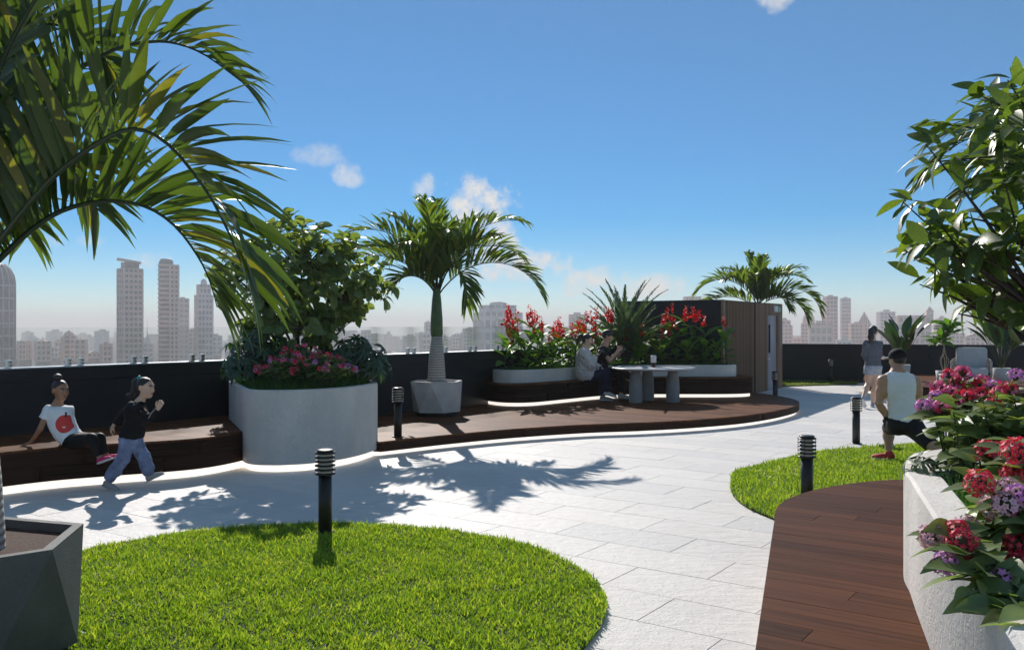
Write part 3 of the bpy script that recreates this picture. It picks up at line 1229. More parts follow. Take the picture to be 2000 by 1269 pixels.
def bollard_parts():
    post = MB()
    post.lathe([(0.0, 0.0), (0.052, 0.0), (0.052, 0.455), (0.0, 0.455)], n=24, cap=False)
    base = MB()
    base.lathe([(0.0, 0), (0.078, 0), (0.078, 0.008), (0.0, 0.0085)], n=24, cap=False)
    lens = MB()
    lens.lathe([(0.050, 0.455), (0.050, 0.628)], n=20, cap=False)
    cap = MB()
    cap.lathe([(0.0, 0.628), (0.066, 0.628), (0.066, 0.643), (0.060, 0.648), (0.0, 0.649)], n=24, cap=False)
    disc = MB()
    disc.lathe([(0.048, -0.004), (0.080, -0.0065), (0.080, 0.0035), (0.048, 0.006)], n=24, cap=False)
    rod = MB()
    rod.lathe([(0.003, 0.455), (0.003, 0.630)], n=6)
    return [(n_, m_.mesh(n_, mt)) for n_, m_, mt in (('post', post, M_black), ('base_plate', base, M_black), ('lens', lens, M_lens), ('cap', cap, M_black), ('louvre_ring', disc, M_black), ('rod', rod, M_black))]


BP = bollard_parts()
for (x, y, z, lab) in (
        (-1.46, 7.0, 0.03, 'black louvred bollard lamp standing in the round lawn in front'),
        (2.60, 7.9, 0.03, 'black louvred bollard lamp behind the plank bench, at the small lawn edge'),
        (4.79, 12.47, 0.0, 'black louvred bollard lamp beside the kneeling man in the tank top'),
        (-1.50, 11.78, 0.18, 'black louvred bollard lamp on the deck beside the tall planter'),
        (5.70, 19.4, 0.0, 'black louvred bollard lamp in front of the hut door'),
        (9.03, 25.35, 0.03, 'small far black bollard lamp on the sunlit turf strip')):
    th = thing('bollard_lamp', (x, y, z), lab, 'bollard lamp', 'louvred bollard lamps')
    for n_, me in BP:
        if n_ == 'louvre_ring':
            for k in range(6):
                link(n_, me, th, Matrix.Translation((x, y, z + 0.462 + 0.0325 * k)))
        elif n_ == 'rod':
            for k in range(4):
                a = R(45 + 90 * k + 12)
                link(n_, me, th, Matrix.Translation((x + 0.076 * math.cos(a), y + 0.076 * math.sin(a), z)))
        else:
            link(n_, me, th, Matrix.Translation((x, y, z)))


def faceted_pot(x, y, z, rt, rb, h, rot, mat, label, n=6, soil=M_soil):
    th = thing('faceted_pot', (x, y, z), label, 'pot')
    mb = MB()
    tv = [(x + rt * math.cos(rot + 2 * math.pi * k / n), y + rt * math.sin(rot + 2 * math.pi * k / n), z + h) for k in range(n)]
    bv = [(x + rb * math.cos(rot + 2 * math.pi * (k + 0.5) / n), y + rb * math.sin(rot + 2 * math.pi * (k + 0.5) / n), z + 0.065) for k in range(n)]
    fs = []
    for k in range(n):
        fs.append((k, n + k, (k + 1) % n))
        fs.append(((k + 1) % n, n + k, n + (k + 1) % n))
    mb.add(tv + bv, fs)
    mb.add(bv, [list(range(n))[::-1]])
    s = 1 - 0.055 / rt
    iv = [(x + (p[0] - x) * s, y + (p[1] - y) * s, p[2]) for p in tv]
    lv = [(p[0], p[1], p[2] - 0.12) for p in iv]
    mb.add(tv + iv, [(k, (k + 1) % n, n + (k + 1) % n, n + k) for k in range(n)])
    mb.add(iv + lv, [(k, (k + 1) % n, n + (k + 1) % n, n + k) for k in range(n)])
    part('faceted_shell', mb, mat, th)
    mb = MB()
    mb.add([(p[0], p[1], z + h - 0.045) for p in iv], [list(range(n))])
    part('mulch', mb, soil, th)
    mb = MB()
    mb.lathe([(rb * 0.86, 0), (rb * 0.92, 0.064)], (x, y, z), 24)
    part('plinth', mb, M_blackbase, th)
    return th


faceted_pot(-1.23, 14.62, 0.18, 0.44, 0.39, 0.56, R(82), M_pot, 'grey faceted concrete pot of the middle palm on the deck')
faceted_pot(-2.69, 4.37, 0.0, 0.565, 0.53, 0.60, R(42), M_pot_dark, 'big charcoal faceted pot cut off at the left front corner')

# ------------------------------------------------------------------ the stone table
M_stone = plain('grey cast stone', (0.30, 0.295, 0.29), 0.55, 0.12, 7, 0.15, 90, fine=0.15)
M_stone_top = plain('pale stone table top', (0.60, 0.59, 0.585), 0.32, 0.08, 5)
TX, TY = 2.70, 17.15
th = thing('round_table', (TX, TY, 0.18), 'round pale stone table on thick rounded legs', 'table')
mb = MB()
pr = [(0.0, 0.615), (0.70, 0.615), (0.79, 0.630), (0.815, 0.648), (0.80, 0.664), (0.77, 0.668), (0.0, 0.668)]
mb.lathe(pr, (TX, TY, 0.18), 56, cap=False)
part('table_top', mb, M_stone_top, th)
for (lx, ly) in ((-0.36, -0.20), (-0.06, 0.30), (0.36, -0.10)):
    mb = MB()
    mb.lathe([(0.0, 0), (0.125, 0), (0.128, 0.015), (0.126, 0.25), (0.118, 0.42), (0.100, 0.54), (0.085, 0.613), (0.0, 0.613)], (TX + lx, TY + ly, 0.18), 28, cap=False)
    part('leg', mb, M_stone, th)
tl = (TX - 0.01, TY - 0.12)
th = thing('table_lamp', (tl[0], tl[1], 0.848), 'small lamp with white shade and dark base on the stone table', 'lamp')
mb = MB()
mb.lathe([(0.0, 0), (0.036, 0), (0.036, 0.085), (0.0, 0.085)], (tl[0], tl[1], 0.849), 20, cap=False)
part('base', mb, plain('dark red brown lamp base', (0.035, 0.014, 0.014), 0.4), th)
mb = MB()
mb.lathe([(0.0, 0.086), (0.054, 0.086), (0.054, 0.215), (0.050, 0.220), (0.0, 0.220)], (tl[0], tl[1], 0.849), 24, cap=False)
part('shade', mb, plain('pinkish white shade', (0.66, 0.60, 0.60), 0.6, 0.04), th)

# ------------------------------------------------------------------ lounge corner
M_fab = plain('light grey upholstery', (0.44, 0.43, 0.43), 0.9, 0.06, 9, 0.3, 240)
M_rope = plain('grey beige rope', (0.40, 0.36, 0.33), 0.85, 0.1, 20, 0.4, 200)
AX, AY, AZ, AR = 10.02, 19.55, 0.28, R(-28)
th = thing('armchair', (AX, AY, AZ), 'low grey cushioned armchair with woven rope sides', 'armchair')


def al(x, y, z):
    c, s = math.cos(AR), math.sin(AR)
    return Vector((AX + x * c - y * s, AY + x * s + y * c, AZ + z))


Mr = Matrix.Rotation(AR, 3, 'Z')
part('seat_cushion', rbox(al(0, -0.04, 0.36), (0.33, 0.36, 0.085), 0.05, 3, M=Mr), M_fab, th)
part('back_cushion', rbox(al(0, 0.30, 0.62), (0.31, 0.085, 0.26), 0.06, 3, M=Mr @ Matrix.Rotation(R(-14), 3, 'X')), M_fab, th)
mb = MB()
mb.box(al(0, 0, 0.24), (0.37, 0.38, 0.028), M=Mr)
part('seat_frame', mb, M_black, th)
for sx in (-1, 1):
    for sy in (-1, 1):
        mb = MB()
        mb.tube([al(sx * 0.32, sy * 0.33, 0.0), al(sx * 0.34, sy * 0.35, 0.22)], [0.014, 0.018], 8)
        part('leg', mb, M_black, th)
for k in range(8):
    z = 0.28 + 0.038 * k
    mb = MB()
    path = [al(-0.37, -0.36 + 0.012 * k, z - 0.004 * k), al(-0.40, -0.05, z), al(-0.39, 0.25, z + 0.012 * k * 0.4), al(-0.30, 0.40, z + 0.012 * k), al(0, 0.43, z + 0.014 * k),
            al(0.30, 0.40, z + 0.012 * k), al(0.39, 0.25, z + 0.012 * k * 0.4), al(0.40, -0.05, z), al(0.37, -0.36 + 0.012 * k, z - 0.004 * k)]
    mb.tube([Vector(p) for p in catmull([tuple(q) for q in path], 4)], 0.0125, 6)
    part('rope_band', mb, M_rope, th)
for sx in (-1, 1):
    for yy in (-0.34, -0.12, 0.1, 0.3):
        mb = MB()
        mb.tube([al(sx * 0.385, yy, 0.25), al(sx * 0.39, yy, 0.57)], 0.012, 6)
        part('upright', mb, M_rope, th)
th = thing('side_table', (9.35, 18.95, 0.28), 'small round beige side table in front of the armchair', 'side table')
mb = MB()
mb.lathe([(0.0, 0.0), (0.22, 0.0), (0.27, 0.06), (0.29, 0.18), (0.28, 0.30), (0.0, 0.30)], (9.35, 18.95, 0.28), 28, cap=False)
part('drum', mb, plain('beige woven drum', (0.36, 0.30, 0.25), 0.85, 0.1, 15, 0.4, 120), th)
mb = MB()
mb.lathe([(0.0, 0.302), (0.30, 0.302), (0.30, 0.325), (0.0, 0.326)], (9.35, 18.95, 0.28), 28, cap=False)
part('table_top', mb, plain('beige table top', (0.42, 0.36, 0.31), 0.5), th)

# ================================================================== plants
M_palm = leafmat('palm leaflet', (0.034, 0.062, 0.016), (0.076, 0.116, 0.026), 0.31, 0.44, (2.9, 3.0, 0.75), aged=0.55)
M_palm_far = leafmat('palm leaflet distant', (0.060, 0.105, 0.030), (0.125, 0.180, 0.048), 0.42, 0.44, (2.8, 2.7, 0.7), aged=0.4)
M_rachis = plain('palm leaf stalk', (0.022, 0.040, 0.012), 0.5, 0.2, 15)
M_shaft = plain('green crown shaft', (0.075, 0.13, 0.045), 0.5, 0.25, 9, 0.2, 60)
M_bark = plain('brown branch bark', (0.060, 0.045, 0.034), 0.85, 0.3, 12, 0.5, 50)


def trunk_mat():
    t = NT('ringed palm trunk')
    vec = t.coord('World')
    w = t.node('ShaderNodeTexWave', wave_type='BANDS', bands_direction='Z', i_Scale=7.5, i_Distortion=2.2, i_Detail=3.0)
    t.l.new(vec, w.inputs['Vector'])
    n = t.noise(t.coord('World', scale=(1, 1, 4)), 25, 5)
    c = t.ramp(t.math('ADD', t.math('MULTIPLY', w.outputs['Fac'], 0.5), t.math('MULTIPLY', n, 0.6)),
               [(0.25, (0.20, 0.165, 0.135)), (0.5, (0.46, 0.40, 0.345)), (0.8, (0.58, 0.53, 0.48))])
    t.set('Base Color', c)
    t.set('Roughness', 0.9)
    t.bump(w.outputs['Fac'], 0.3, 0.012)
    return t.m


M_trunk = trunk_mat()
ZUP = Vector((0, 0, 1))


def leaflet_geo(base, d, L, W, up, g, twist=0.0, fold=0.35, n=5):
    """one strap-shaped leaflet: bends under gravity, folded along its midrib"""
    d = d.normalized()
    side = d.cross(up)
    if side.length < 1e-3:
        side = d.cross(Vector((1, 0, 0)))
    side.normalize()
    nrm = side.cross(d).normalized()
    side = (side * math.cos(twist) + nrm * math.sin(twist)).normalized()
    V, Fc = [], []
    prof = (0.30, 0.85, 1.0, 0.86, 0.52, 0.0) if n == 5 else (0.3, 0.95, 0.9, 0.0)
    m = len(prof)
    for i in range(m):
        s = i / (m - 1)
        p = base + d * (L * s * (1 - 0.10 * g * s)) - ZUP * (L * g * s * s)
        w = W * prof[i] * 0.5
        dn = (side.cross(d)).normalized()
        if i == m - 1:
            V.append(p)
        else:
            V += [p - side * w + dn * w * fold, p, p + side * w + dn * w * fold]
    for i in range(m - 2):
        o = 3 * i
        Fc += [(o, o + 1, o + 4, o + 3), (o + 1, o + 2, o + 5, o + 4)]
    o = 3 * (m - 2)
    Fc += [(o, o + 1, o + 3), (o + 1, o + 2, o + 3)]
    return V, Fc


def arc_frond(base, az, el, L, droop, n=14, p=1.25):
    pts = [Vector(base)]
    for i in range(n):
        s = (i + 0.5) / n
        e = R(el) - R(droop) * s ** p
        d = Vector((math.cos(R(az)) * math.cos(e), math.sin(R(az)) * math.cos(e), math.sin(e)))
        pts.append(pts[-1] + d * (L / n))
    return pts


def make_frond(th, pts, rg, n_leaf=30, Lm=0.5, W=0.038, bare=0.14, vee=42, fwd=48, grav=0.35, r0=0.013, mat=None, single=False, up_bias=0.0, ntip=5, lab=None):
    """rachis plus two rows of leaflets"""
    mat = mat or M_palm
    pts = [Vector(p) for p in pts]
    mb = MB()
    m = len(pts)
    mb.tube(pts, [r0 * (1 - 0.86 * i / (m - 1)) for i in range(m)], 6)
    fr = part('frond', mb, M_rachis, th)
    seglen = [(pts[i + 1] - pts[i]).length for i in range(m - 1)]
    tot = sum(seglen)

    def at(s):
        q = s * tot
        for i in range(m - 1):
            if q <= seglen[i] or i == m - 2:
                k = min(1, q / seglen[i])
                return pts[i].lerp(pts[i + 1], k), (pts[min(m - 1, i + 1)] - pts[max(0, i - 1)] if i > 0 else pts[1] - pts[0]).normalized().lerp((pts[min(m - 1, i + 2)] - pts[i]).normalized(), k).normalized()
            q -= seglen[i]
    allv = MB()
    # the frond's own plane: sideways axis stays level so that the leaflets stand in a V above the stalk
    h = (pts[m // 2] - pts[0])
    side0 = Vector((h.y, -h.x, 0))
    side0 = side0.normalized() if side0.length > 1e-4 else Vector((1, 0, 0))
    for k in range(n_leaf):
        for sg in (-1, 1):
            s = bare + (1 - bare) * ((k + 0.5 + 0.25 * sg + rg.uniform(-0.12, 0.12)) / n_leaf)
            s = min(0.997, s)
            p, t = at(s)
            side = (side0 - t * side0.dot(t)).normalized()
            nrm = side.cross(t).normalized()
            if nrm.z < 0 and t.z > -0.9:
                nrm = -nrm
            env = (0.55 + 0.45 * min(1, (s - bare) / 0.22)) * (1 - 0.62 * max(0, (s - 0.55) / 0.45) ** 1.4)
            L = Lm * env * rg.uniform(0.85, 1.12)
            v_ = R(vee * (1 - 0.55 * s * s) + rg.uniform(-14, 14))
            f_ = R(fwd + 30 * s * s + rg.uniform(-7, 7))
            d = t * math.sin(f_) * 0.9 + (side * sg * math.cos(v_) + nrm * math.sin(v_)) * math.cos(f_)
            d = d + ZUP * up_bias
            g = grav * (0.25 + 1.5 * s * s) * rg.uniform(0.4, 1.6)
            V, Fc = leaflet_geo(p, d, L, W * (0.75 + 0.35 * env) * rg.uniform(0.8, 1.15), nrm, g, rg.uniform(-0.5, 0.5) + sg * 0.2, rg.uniform(0.15, 0.5), ntip)
            if single:
                q = MB()
                q.add(V, Fc, True)
                part('leaflet', q, mat, fr)
            else:
                allv.add(V, Fc, True)
    if not single:
        part('leaflets', allv, mat, fr, kind='stuff')
    return fr


def palm(loc, label, z_pot, z_trunk, z_shaft, rt0, rt1, fronds, seed, single=0, trunk_top=None, group=None, **kw):
    """fronds: (azimuth, elevation, length, droop) arcs or explicit point lists"""
    x, y = loc
    rg = random.Random(seed)
    th = thing('palm_tree', (x, y, z_pot), label, 'palm tree', group)
    mb = MB()
    h = z_trunk - z_pot
    mb.lathe([(rt0 * 1.0, -0.05), (rt0 * 0.97, h * 0.15), (rt0 * 0.86, h * 0.5), (rt1, h), (rt1 * 0.5, h + 0.01)], (x, y, z_pot), 20, cap=False)
    part('trunk', mb, M_trunk, th)
    mb = MB()
    hs = z_shaft - z_trunk
    mb.lathe([(rt1 * 0.95, -0.01), (rt1 * 1.10, 0.05), (rt1 * 1.08, hs * 0.35), (rt1 * 0.85, hs * 0.75), (rt1 * 0.62, hs), (rt1 * 0.25, hs + 0.12), (0.004, hs + 0.3)], (x, y, z_trunk), 18, cap=False)
    part('crown_shaft', mb, M_shaft, th)
    for i, f in enumerate(fronds):
        if isinstance(f[0], (int, float)):
            az, el, L, dr = f
            b = Vector((x + 0.03 * math.cos(R(az)), y + 0.03 * math.sin(R(az)), z_shaft - 0.05 + rg.uniform(-0.06, 0.12)))
            pts = arc_frond(b, az, el, L, dr)
        else:
            pts = [Vector(q) for q in catmull([tuple(q) for q in f], 3)]
        make_frond(th, pts, rg, single=(i < single), **kw)
    return th


# middle palm on the deck
palm((-1.23, 14.62), 'palm in the grey faceted pot, middle of the deck', 0.70, 1.46, 2.22, 0.150, 0.092,
     [(-8, 54, 2.1, 124), (176, 49, 1.55, 66), (168, 74, 2.15, 100), (8, 80, 2.1, 92), (20, 68, 1.85, 108), (300, 60, 1.55, 165), (95, 86, 1.75, 42),
      (262, 84, 1.75, 60), (205, 66, 1.6, 85), (130, 62, 1.6, 90), (340, 74, 1.5, 70), (60, 72, 1.7, 80), (230, 50, 1.0, 95), (250, 72, 1.45, 88), (285, 76, 1.6, 92), (150, 80, 1.7, 60), (35, 82, 1.75, 66)],
     21, n_leaf=34, Lm=0.54, W=0.054, mat=M_palm_far, ntip=3, vee=64, fwd=36, grav=0.3)
# palm behind the hut
palm((6.95, 25.35), 'palm rising behind the slatted hut', 0.5, 1.5, 2.2, 0.15, 0.09,
     [(-14, 48, 2.15, 132), (188, 42, 1.9, 105), (160, 66, 2.1, 120), (12, 68, 1.9, 98), (-35, 38, 1.7, 120), (95, 84, 1.7, 45), (265, 82, 1.8, 62),
      (215, 70, 1.7, 88), (335, 76, 1.8, 75), (60, 66, 1.7, 85), (125, 74, 1.8, 70), (250, 76, 1.5, 80), (290, 74, 1.6, 85), (300, 45, 1.3, 110)], 22, n_leaf=30, Lm=0.56, W=0.070, mat=M_palm_far, ntip=3, vee=62, fwd=38, grav=0.3)
mb = MB()
mb.lathe([(0.30, 0.0), (0.40, 0.55), (0.36, 0.55), (0.35, 0.5), (0.0, 0.5)], (6.95, 25.35, 0), 20, cap=False)
solo('round_pot', mb, M_pot, 'grey pot behind the slatted hut carrying a palm', 'pot')

# the palm at the left front: its leaves hang into the picture
DP = 4.3
nearA = [pd(-45, 530, 4.35), pd(0, 470, 4.28), pd(55, 400, 4.2), pd(110, 340, 4.14), pd(190, 280, 4.06), pd(262, 252, 4.0), pd(330, 283, 3.95), pd(400, 368, 3.9), pd(440, 440, 3.88), pd(468, 505, 3.87), pd(485, 555, 3.87)]
nearB = [pd(-45, 550, 4.42), pd(0, 505, 4.45), pd(60, 450, 4.5), pd(120, 412, 4.55), pd(200, 393, 4.6), pd(280, 402, 4.65), pd(340, 440, 4.7), pd(386, 500, 4.72), pd(410, 550, 4.74), pd(424, 600, 4.75)]
nearC = [pd(-50, 500, 4.45), pd(10, 340, 4.55), pd(75, 220, 4.62), pd(139, 148, 4.7), pd(221, 98, 4.75), pd(293, 82, 4.8), pd(347, 86, 4.84), pd(404, 110, 4.88), pd(478, 165, 4.9)]
nearD = [pd(-55, 480, 4.5), pd(-20, 260, 4.7), pd(20, 130, 4.85), pd(70, 58, 5.0), pd(115, 50, 5.05), pd(180, 85, 5.1), pd(230, 150, 5.15)]
nearE = [pd(-60, 500, 4.3), pd(-40, 300, 4.15), pd(-5, 150, 4.05), pd(45, 40, 4.0), pd(110, -50, 3.95), pd(200, -90, 3.9)]
nearF = [pd(-70, 500, 4.3), pd(-90, 250, 4.1), pd(-70, 60, 3.9), pd(-20, -80, 3.8), pd(60, -160, 3.7)]
nearH = [pd(-70, 500, 4.5), pd(-50, 350, 4.8), pd(0, 230, 5.0), pd(60, 170, 5.2), pd(130, 180, 5.35), pd(190, 240, 5.45), pd(225, 320, 5.5)]
nearG = [pd(-60, 520, 4.4), pd(-40, 400, 4.6), pd(10, 330, 4.9), pd(70, 300, 5.1), pd(140, 330, 5.3), pd(190, 410, 5.4)]
palm((-2.62, 4.37), 'large palm at the left front, trunk at the picture edge', 0.52, 1.25, 1.92, 0.135, 0.085,
     [nearA, nearB, nearC, nearD, nearE, nearF, nearG, nearH, (200, 60, 1.9, 110), (150, 50, 1.8, 110), (240, 55, 1.8, 115), (290, 62, 1.5, 120), (110, 60, 1.8, 110)],
     23, single=4, n_leaf=42, Lm=0.60, W=0.050, vee=76, fwd=24, grav=0.28, r0=0.018, bare=0.06)

# palm beyond the right edge, leaf tips in the picture
th_r = palm((5.3, 7.3), 'palm at the right edge behind the speckled tree, leaf tips in view', 0.06, 1.7, 2.5, 0.15, 0.09,
            [(178, 62, 2.25, 112), (165, 52, 2.1, 95), (195, 70, 2.2, 105), (150, 72, 2.2, 100), (185, 40, 1.9, 85), (120, 65, 2, 100), (60, 60, 2, 110), (0, 60, 2, 110), (300, 60, 2, 110), (240, 66, 2, 110)],
            24, n_leaf=30, Lm=0.58, W=0.058, vee=55, fwd=36)

# ------------------------------------------------------------------ leaves and trees


def leaf_mesh(name, L, W, shape, mat, fold=0.25, curl=0.25, n=6):
    """leaf along +Y, normal +Z; shape: width profile"""
    mb = MB()
    V, Fc = [], []
    for i in range(n + 1):
        s = i / n
        w = W * 0.5 * np.interp(s, [q[0] for q in shape], [q[1] for q in shape])
        z = -curl * L * s * s
        V += [(-w, L * s, z + fold * w), (0, L * s, z), (w, L * s, z + fold * w)]
    for i in range(n):
        o = 3 * i
        Fc += [(o, o + 1, o + 4, o + 3), (o + 1, o + 2, o + 5, o + 4)]
    mb.add(V, Fc, True)
    return mb, mb.mesh(name, mat)


OVATE = [(0, 0.12), (0.12, 0.55), (0.35, 0.98), (0.55, 1.0), (0.78, 0.68), (0.93, 0.25), (1, 0.02)]
ROUND = [(0, 0.15), (0.1, 0.6), (0.35, 0.98), (0.65, 1.0), (0.88, 0.68), (1, 0.08)]
LANCE = [(0, 0.1), (0.2, 0.62), (0.45, 1.0), (0.7, 0.75), (0.9, 0.3), (1, 0.02)]
HEART = [(0, 0.5), (0.08, 0.85), (0.25, 1.0), (0.5, 0.86), (0.8, 0.4), (1, 0.02)]


def frame(p, d, nrm=None, roll=0.0, s=1.0):
    """matrix that puts a leaf's base at p, its length along d"""
    y = Vector(d).normalized()
    z = Vector(nrm) if nrm is not None else ZUP
    x = y.cross(z)
    if x.length < 1e-3:
        x = y.cross(Vector((1, 0, 0)))
    x.normalize()
    z = x.cross(y)
    M = Matrix((x, y, z)).transposed().to_4x4()
    return Matrix.Translation(p) @ M @ Matrix.Rotation(roll, 4, 'Y') @ Matrix.Scale(s, 4)


def put_leaves(th, name, mbs, mes, mats_list, limit=300, rest='foliage', cam_first=True):
    """nearest leaves as parts of their own, the others as one mass"""
    items = [(M.translation.length if cam_first else 0, i, M) for i, M in enumerate(mats_list)]
    items.sort(key=lambda q: (q[2].translation - Vector((0, 0, CH))).length)
    pool = MB()
    for k, (_, i, M) in enumerate(items):
        j = i % len(mes)
        if k < limit:
            link(name, mes[j], th, M)
        else:
            pool.add([M @ Vector(q) for q in mbs[j].v], mbs[j].f, True)
    if pool.v:
        part(rest, pool, mes[0].materials[0], th, kind='stuff')


def branchy(th, base, tips, r0, rg, mids=None, name='branch'):
    """limbs from the base to each tip, meeting in a few forks"""
    forks = mids
    for f in forks:
        mb = MB()
        b = Vector(base) + Vector((rg.uniform(-0.04, 0.04), rg.uniform(-0.04, 0.04), 0))
        c = catmull([tuple(b), tuple(b.lerp(f, 0.5) + Vector((rg.uniform(-0.05, 0.05), rg.uniform(-0.05, 0.05), 0.06))), tuple(f)], 4)
        mb.tube(c, [r0 * (1 - 0.5 * i / (len(c) - 1)) for i in range(len(c))], 8)
        part('limb', mb, M_bark, th)
    pool = MB()
    for t in tips:
        f = min(forks, key=lambda q: (q - t).length + 0.3 * max(0, q.z - t.z))
        mid = f.lerp(t, 0.5) + Vector((rg.uniform(-0.06, 0.06), rg.uniform(-0.06, 0.06), rg.uniform(0.0, 0.1)))
        c = catmull([tuple(f), tuple(mid), tuple(t)], 3)
        pool.tube(c, [max(0.003, r0 * 0.42 * (1 - 0.8 * i / (len(c) - 1))) for i in range(len(c))], 5)
    part('twigs', pool, M_bark, th, kind='stuff')


def shrub_tree(name, loc, label, crown_c, crown_r, n_tips, leaves_per, leaf_set, r0, seed, nforks=6, limit=300, cat='tree', lower=-0.7, keep=None, size=(0.75, 1.2)):
    rg = random.Random(seed)
    th = thing(name, loc, label, cat)
    mb = MB()
    tips = []
    guard = 0
    while len(tips) < n_tips and guard < 20000:
        guard += 1
        u = Vector((rg.gauss(0, 1), rg.gauss(0, 1), rg.gauss(0, 1))).normalized()
        if u.z < lower:
            continue
        rr = rg.uniform(0.35, 1.0) ** 0.45
        rr *= 0.86 + 0.28 * math.sin(3.1 * u.x + 2.3 * u.y + seed) * math.cos(2.7 * u.z + seed)
        p = Vector((crown_c[0] + u.x * crown_r[0] * rr, crown_c[1] + u.y * crown_r[1] * rr, crown_c[2] + u.z * crown_r[2] * rr))
        if keep and not keep(p):
            continue
        if all((p - q).length > 0.09 for q in tips):
            tips.append(p)
    cc = Vector(crown_c)
    forks = []
    for k in range(nforks):
        a = 2 * math.pi * k / nforks + rg.uniform(-0.3, 0.3)
        forks.append(Vector((cc.x + math.cos(a) * crown_r[0] * 0.42, cc.y + math.sin(a) * crown_r[1] * 0.42, cc.z - crown_r[2] * rg.uniform(0.2, 0.6))))
    forks.append(Vector((cc.x, cc.y, cc.z + crown_r[2] * 0.15)))
    branchy(th, loc, tips, r0, rg, forks)
    Ms = []
    for t in tips:
        out = (t - cc)
        out = out.normalized() if out.length > 1e-3 else ZUP
        for k in range(leaves_per):
            a = 2 * math.pi * (k * 0.382 + rg.random() * 0.15)
            e1 = out.cross(ZUP)
            e1 = e1.normalized() if e1.length > 1e-3 else Vector((1, 0, 0))
            e2 = out.cross(e1)
            d = out * rg.uniform(0.15, 0.9) + (e1 * math.cos(a) + e2 * math.sin(a)) * rg.uniform(0.5, 1.0) + ZUP * rg.uniform(-0.35, 0.25)
            nrm = ZUP * 0.9 + out * 0.5 + Vector((rg.uniform(-0.6, 0.6), rg.uniform(-0.6, 0.6), rg.uniform(-0.2, 0.3)))
            p = t - out * rg.uniform(0, 0.16) + Vector((rg.uniform(-1, 1), rg.uniform(-1, 1), rg.uniform(-1, 1))) * 0.03
            Ms.append(frame(p, d, nrm, rg.uniform(-0.4, 0.4), rg.uniform(*size)))
    put_leaves(th, 'leaf', leaf_set[0], leaf_set[1], Ms, limit)
    return th


def leaf_family(name, specs, mat):
    a, b = [], []
    for (L, W, shp, fold, curl) in specs:
        mb, me = leaf_mesh(name, L, W, shp, mat, fold, curl)
        a.append(mb)
        b.append(me)
    return a, b


M_shrub = leafmat('shrub leaf', (0.12, 0.18, 0.065), (0.23, 0.30, 0.11), 0.40, 0.46, (2.0, 2.0, 0.6), speckle=(0.32, 0.35, 0.18))
M_speck = leafmat('speckled leaf', (0.060, 0.11, 0.028), (0.13, 0.195, 0.045), 0.40, 0.42, (2.2, 2.2, 0.6), speckle=(0.26, 0.30, 0.07))
M_dark = leafmat('dark glossy leaf', (0.025, 0.060, 0.028), (0.055, 0.105, 0.040), 0.20, 0.28, (1.6, 2.0, 0.8))
M_lant = leafmat('lantana leaf', (0.15, 0.215, 0.085), (0.27, 0.335, 0.14), 0.38, 0.45, (1.7, 1.8, 0.7), aged=0.4)
M_canna = leafmat('canna leaf', (0.085, 0.185, 0.030), (0.17, 0.30, 0.055), 0.36, 0.5, (1.7, 1.9, 0.6), aged=0.5)
M_stem = plain('green stem', (0.045, 0.060, 0.022), 0.6, 0.2, 10)

FAM_SHRUB = leaf_family('leaf', [(0.19, 0.135, ROUND, 0.2, 0.25), (0.17, 0.11, OVATE, 0.25, 0.3), (0.15, 0.12, ROUND, 0.15, 0.15)], M_shrub)
FAM_SPECK = leaf_family('leaf', [(0.215, 0.088, OVATE, 0.22, 0.25), (0.19, 0.078, LANCE, 0.25, 0.35), (0.17, 0.076, OVATE, 0.2, 0.15)], M_speck)

# shrub tree in the tall planter
shrub_tree('shrub_tree', (-2.85, 12.0, 0.86), 'leafy shrub tree growing out of the tall grey planter', (-2.80, 11.95, 2.18), (1.22, 0.88, 1.06), 250, 7, FAM_SHRUB, 0.024, 31, nforks=9, lower=-0.96, size=(0.7, 1.15))
# speckled tree in the cream planter
shrub_tree('speckled_tree', (3.25, 4.5, 0.87), 'tree with big yellow-speckled leaves at the right edge', (3.04, 4.55, 2.18), (1.16, 0.88, 1.14), 230, 7, FAM_SPECK, 0.032, 37, nforks=7, lower=-0.85, size=(0.65, 1.0),
           keep=lambda p: p.z > 1.60 + 0.25 * max(0.0, p.x - 2.6))

# dark fingered foliage in the tall planter


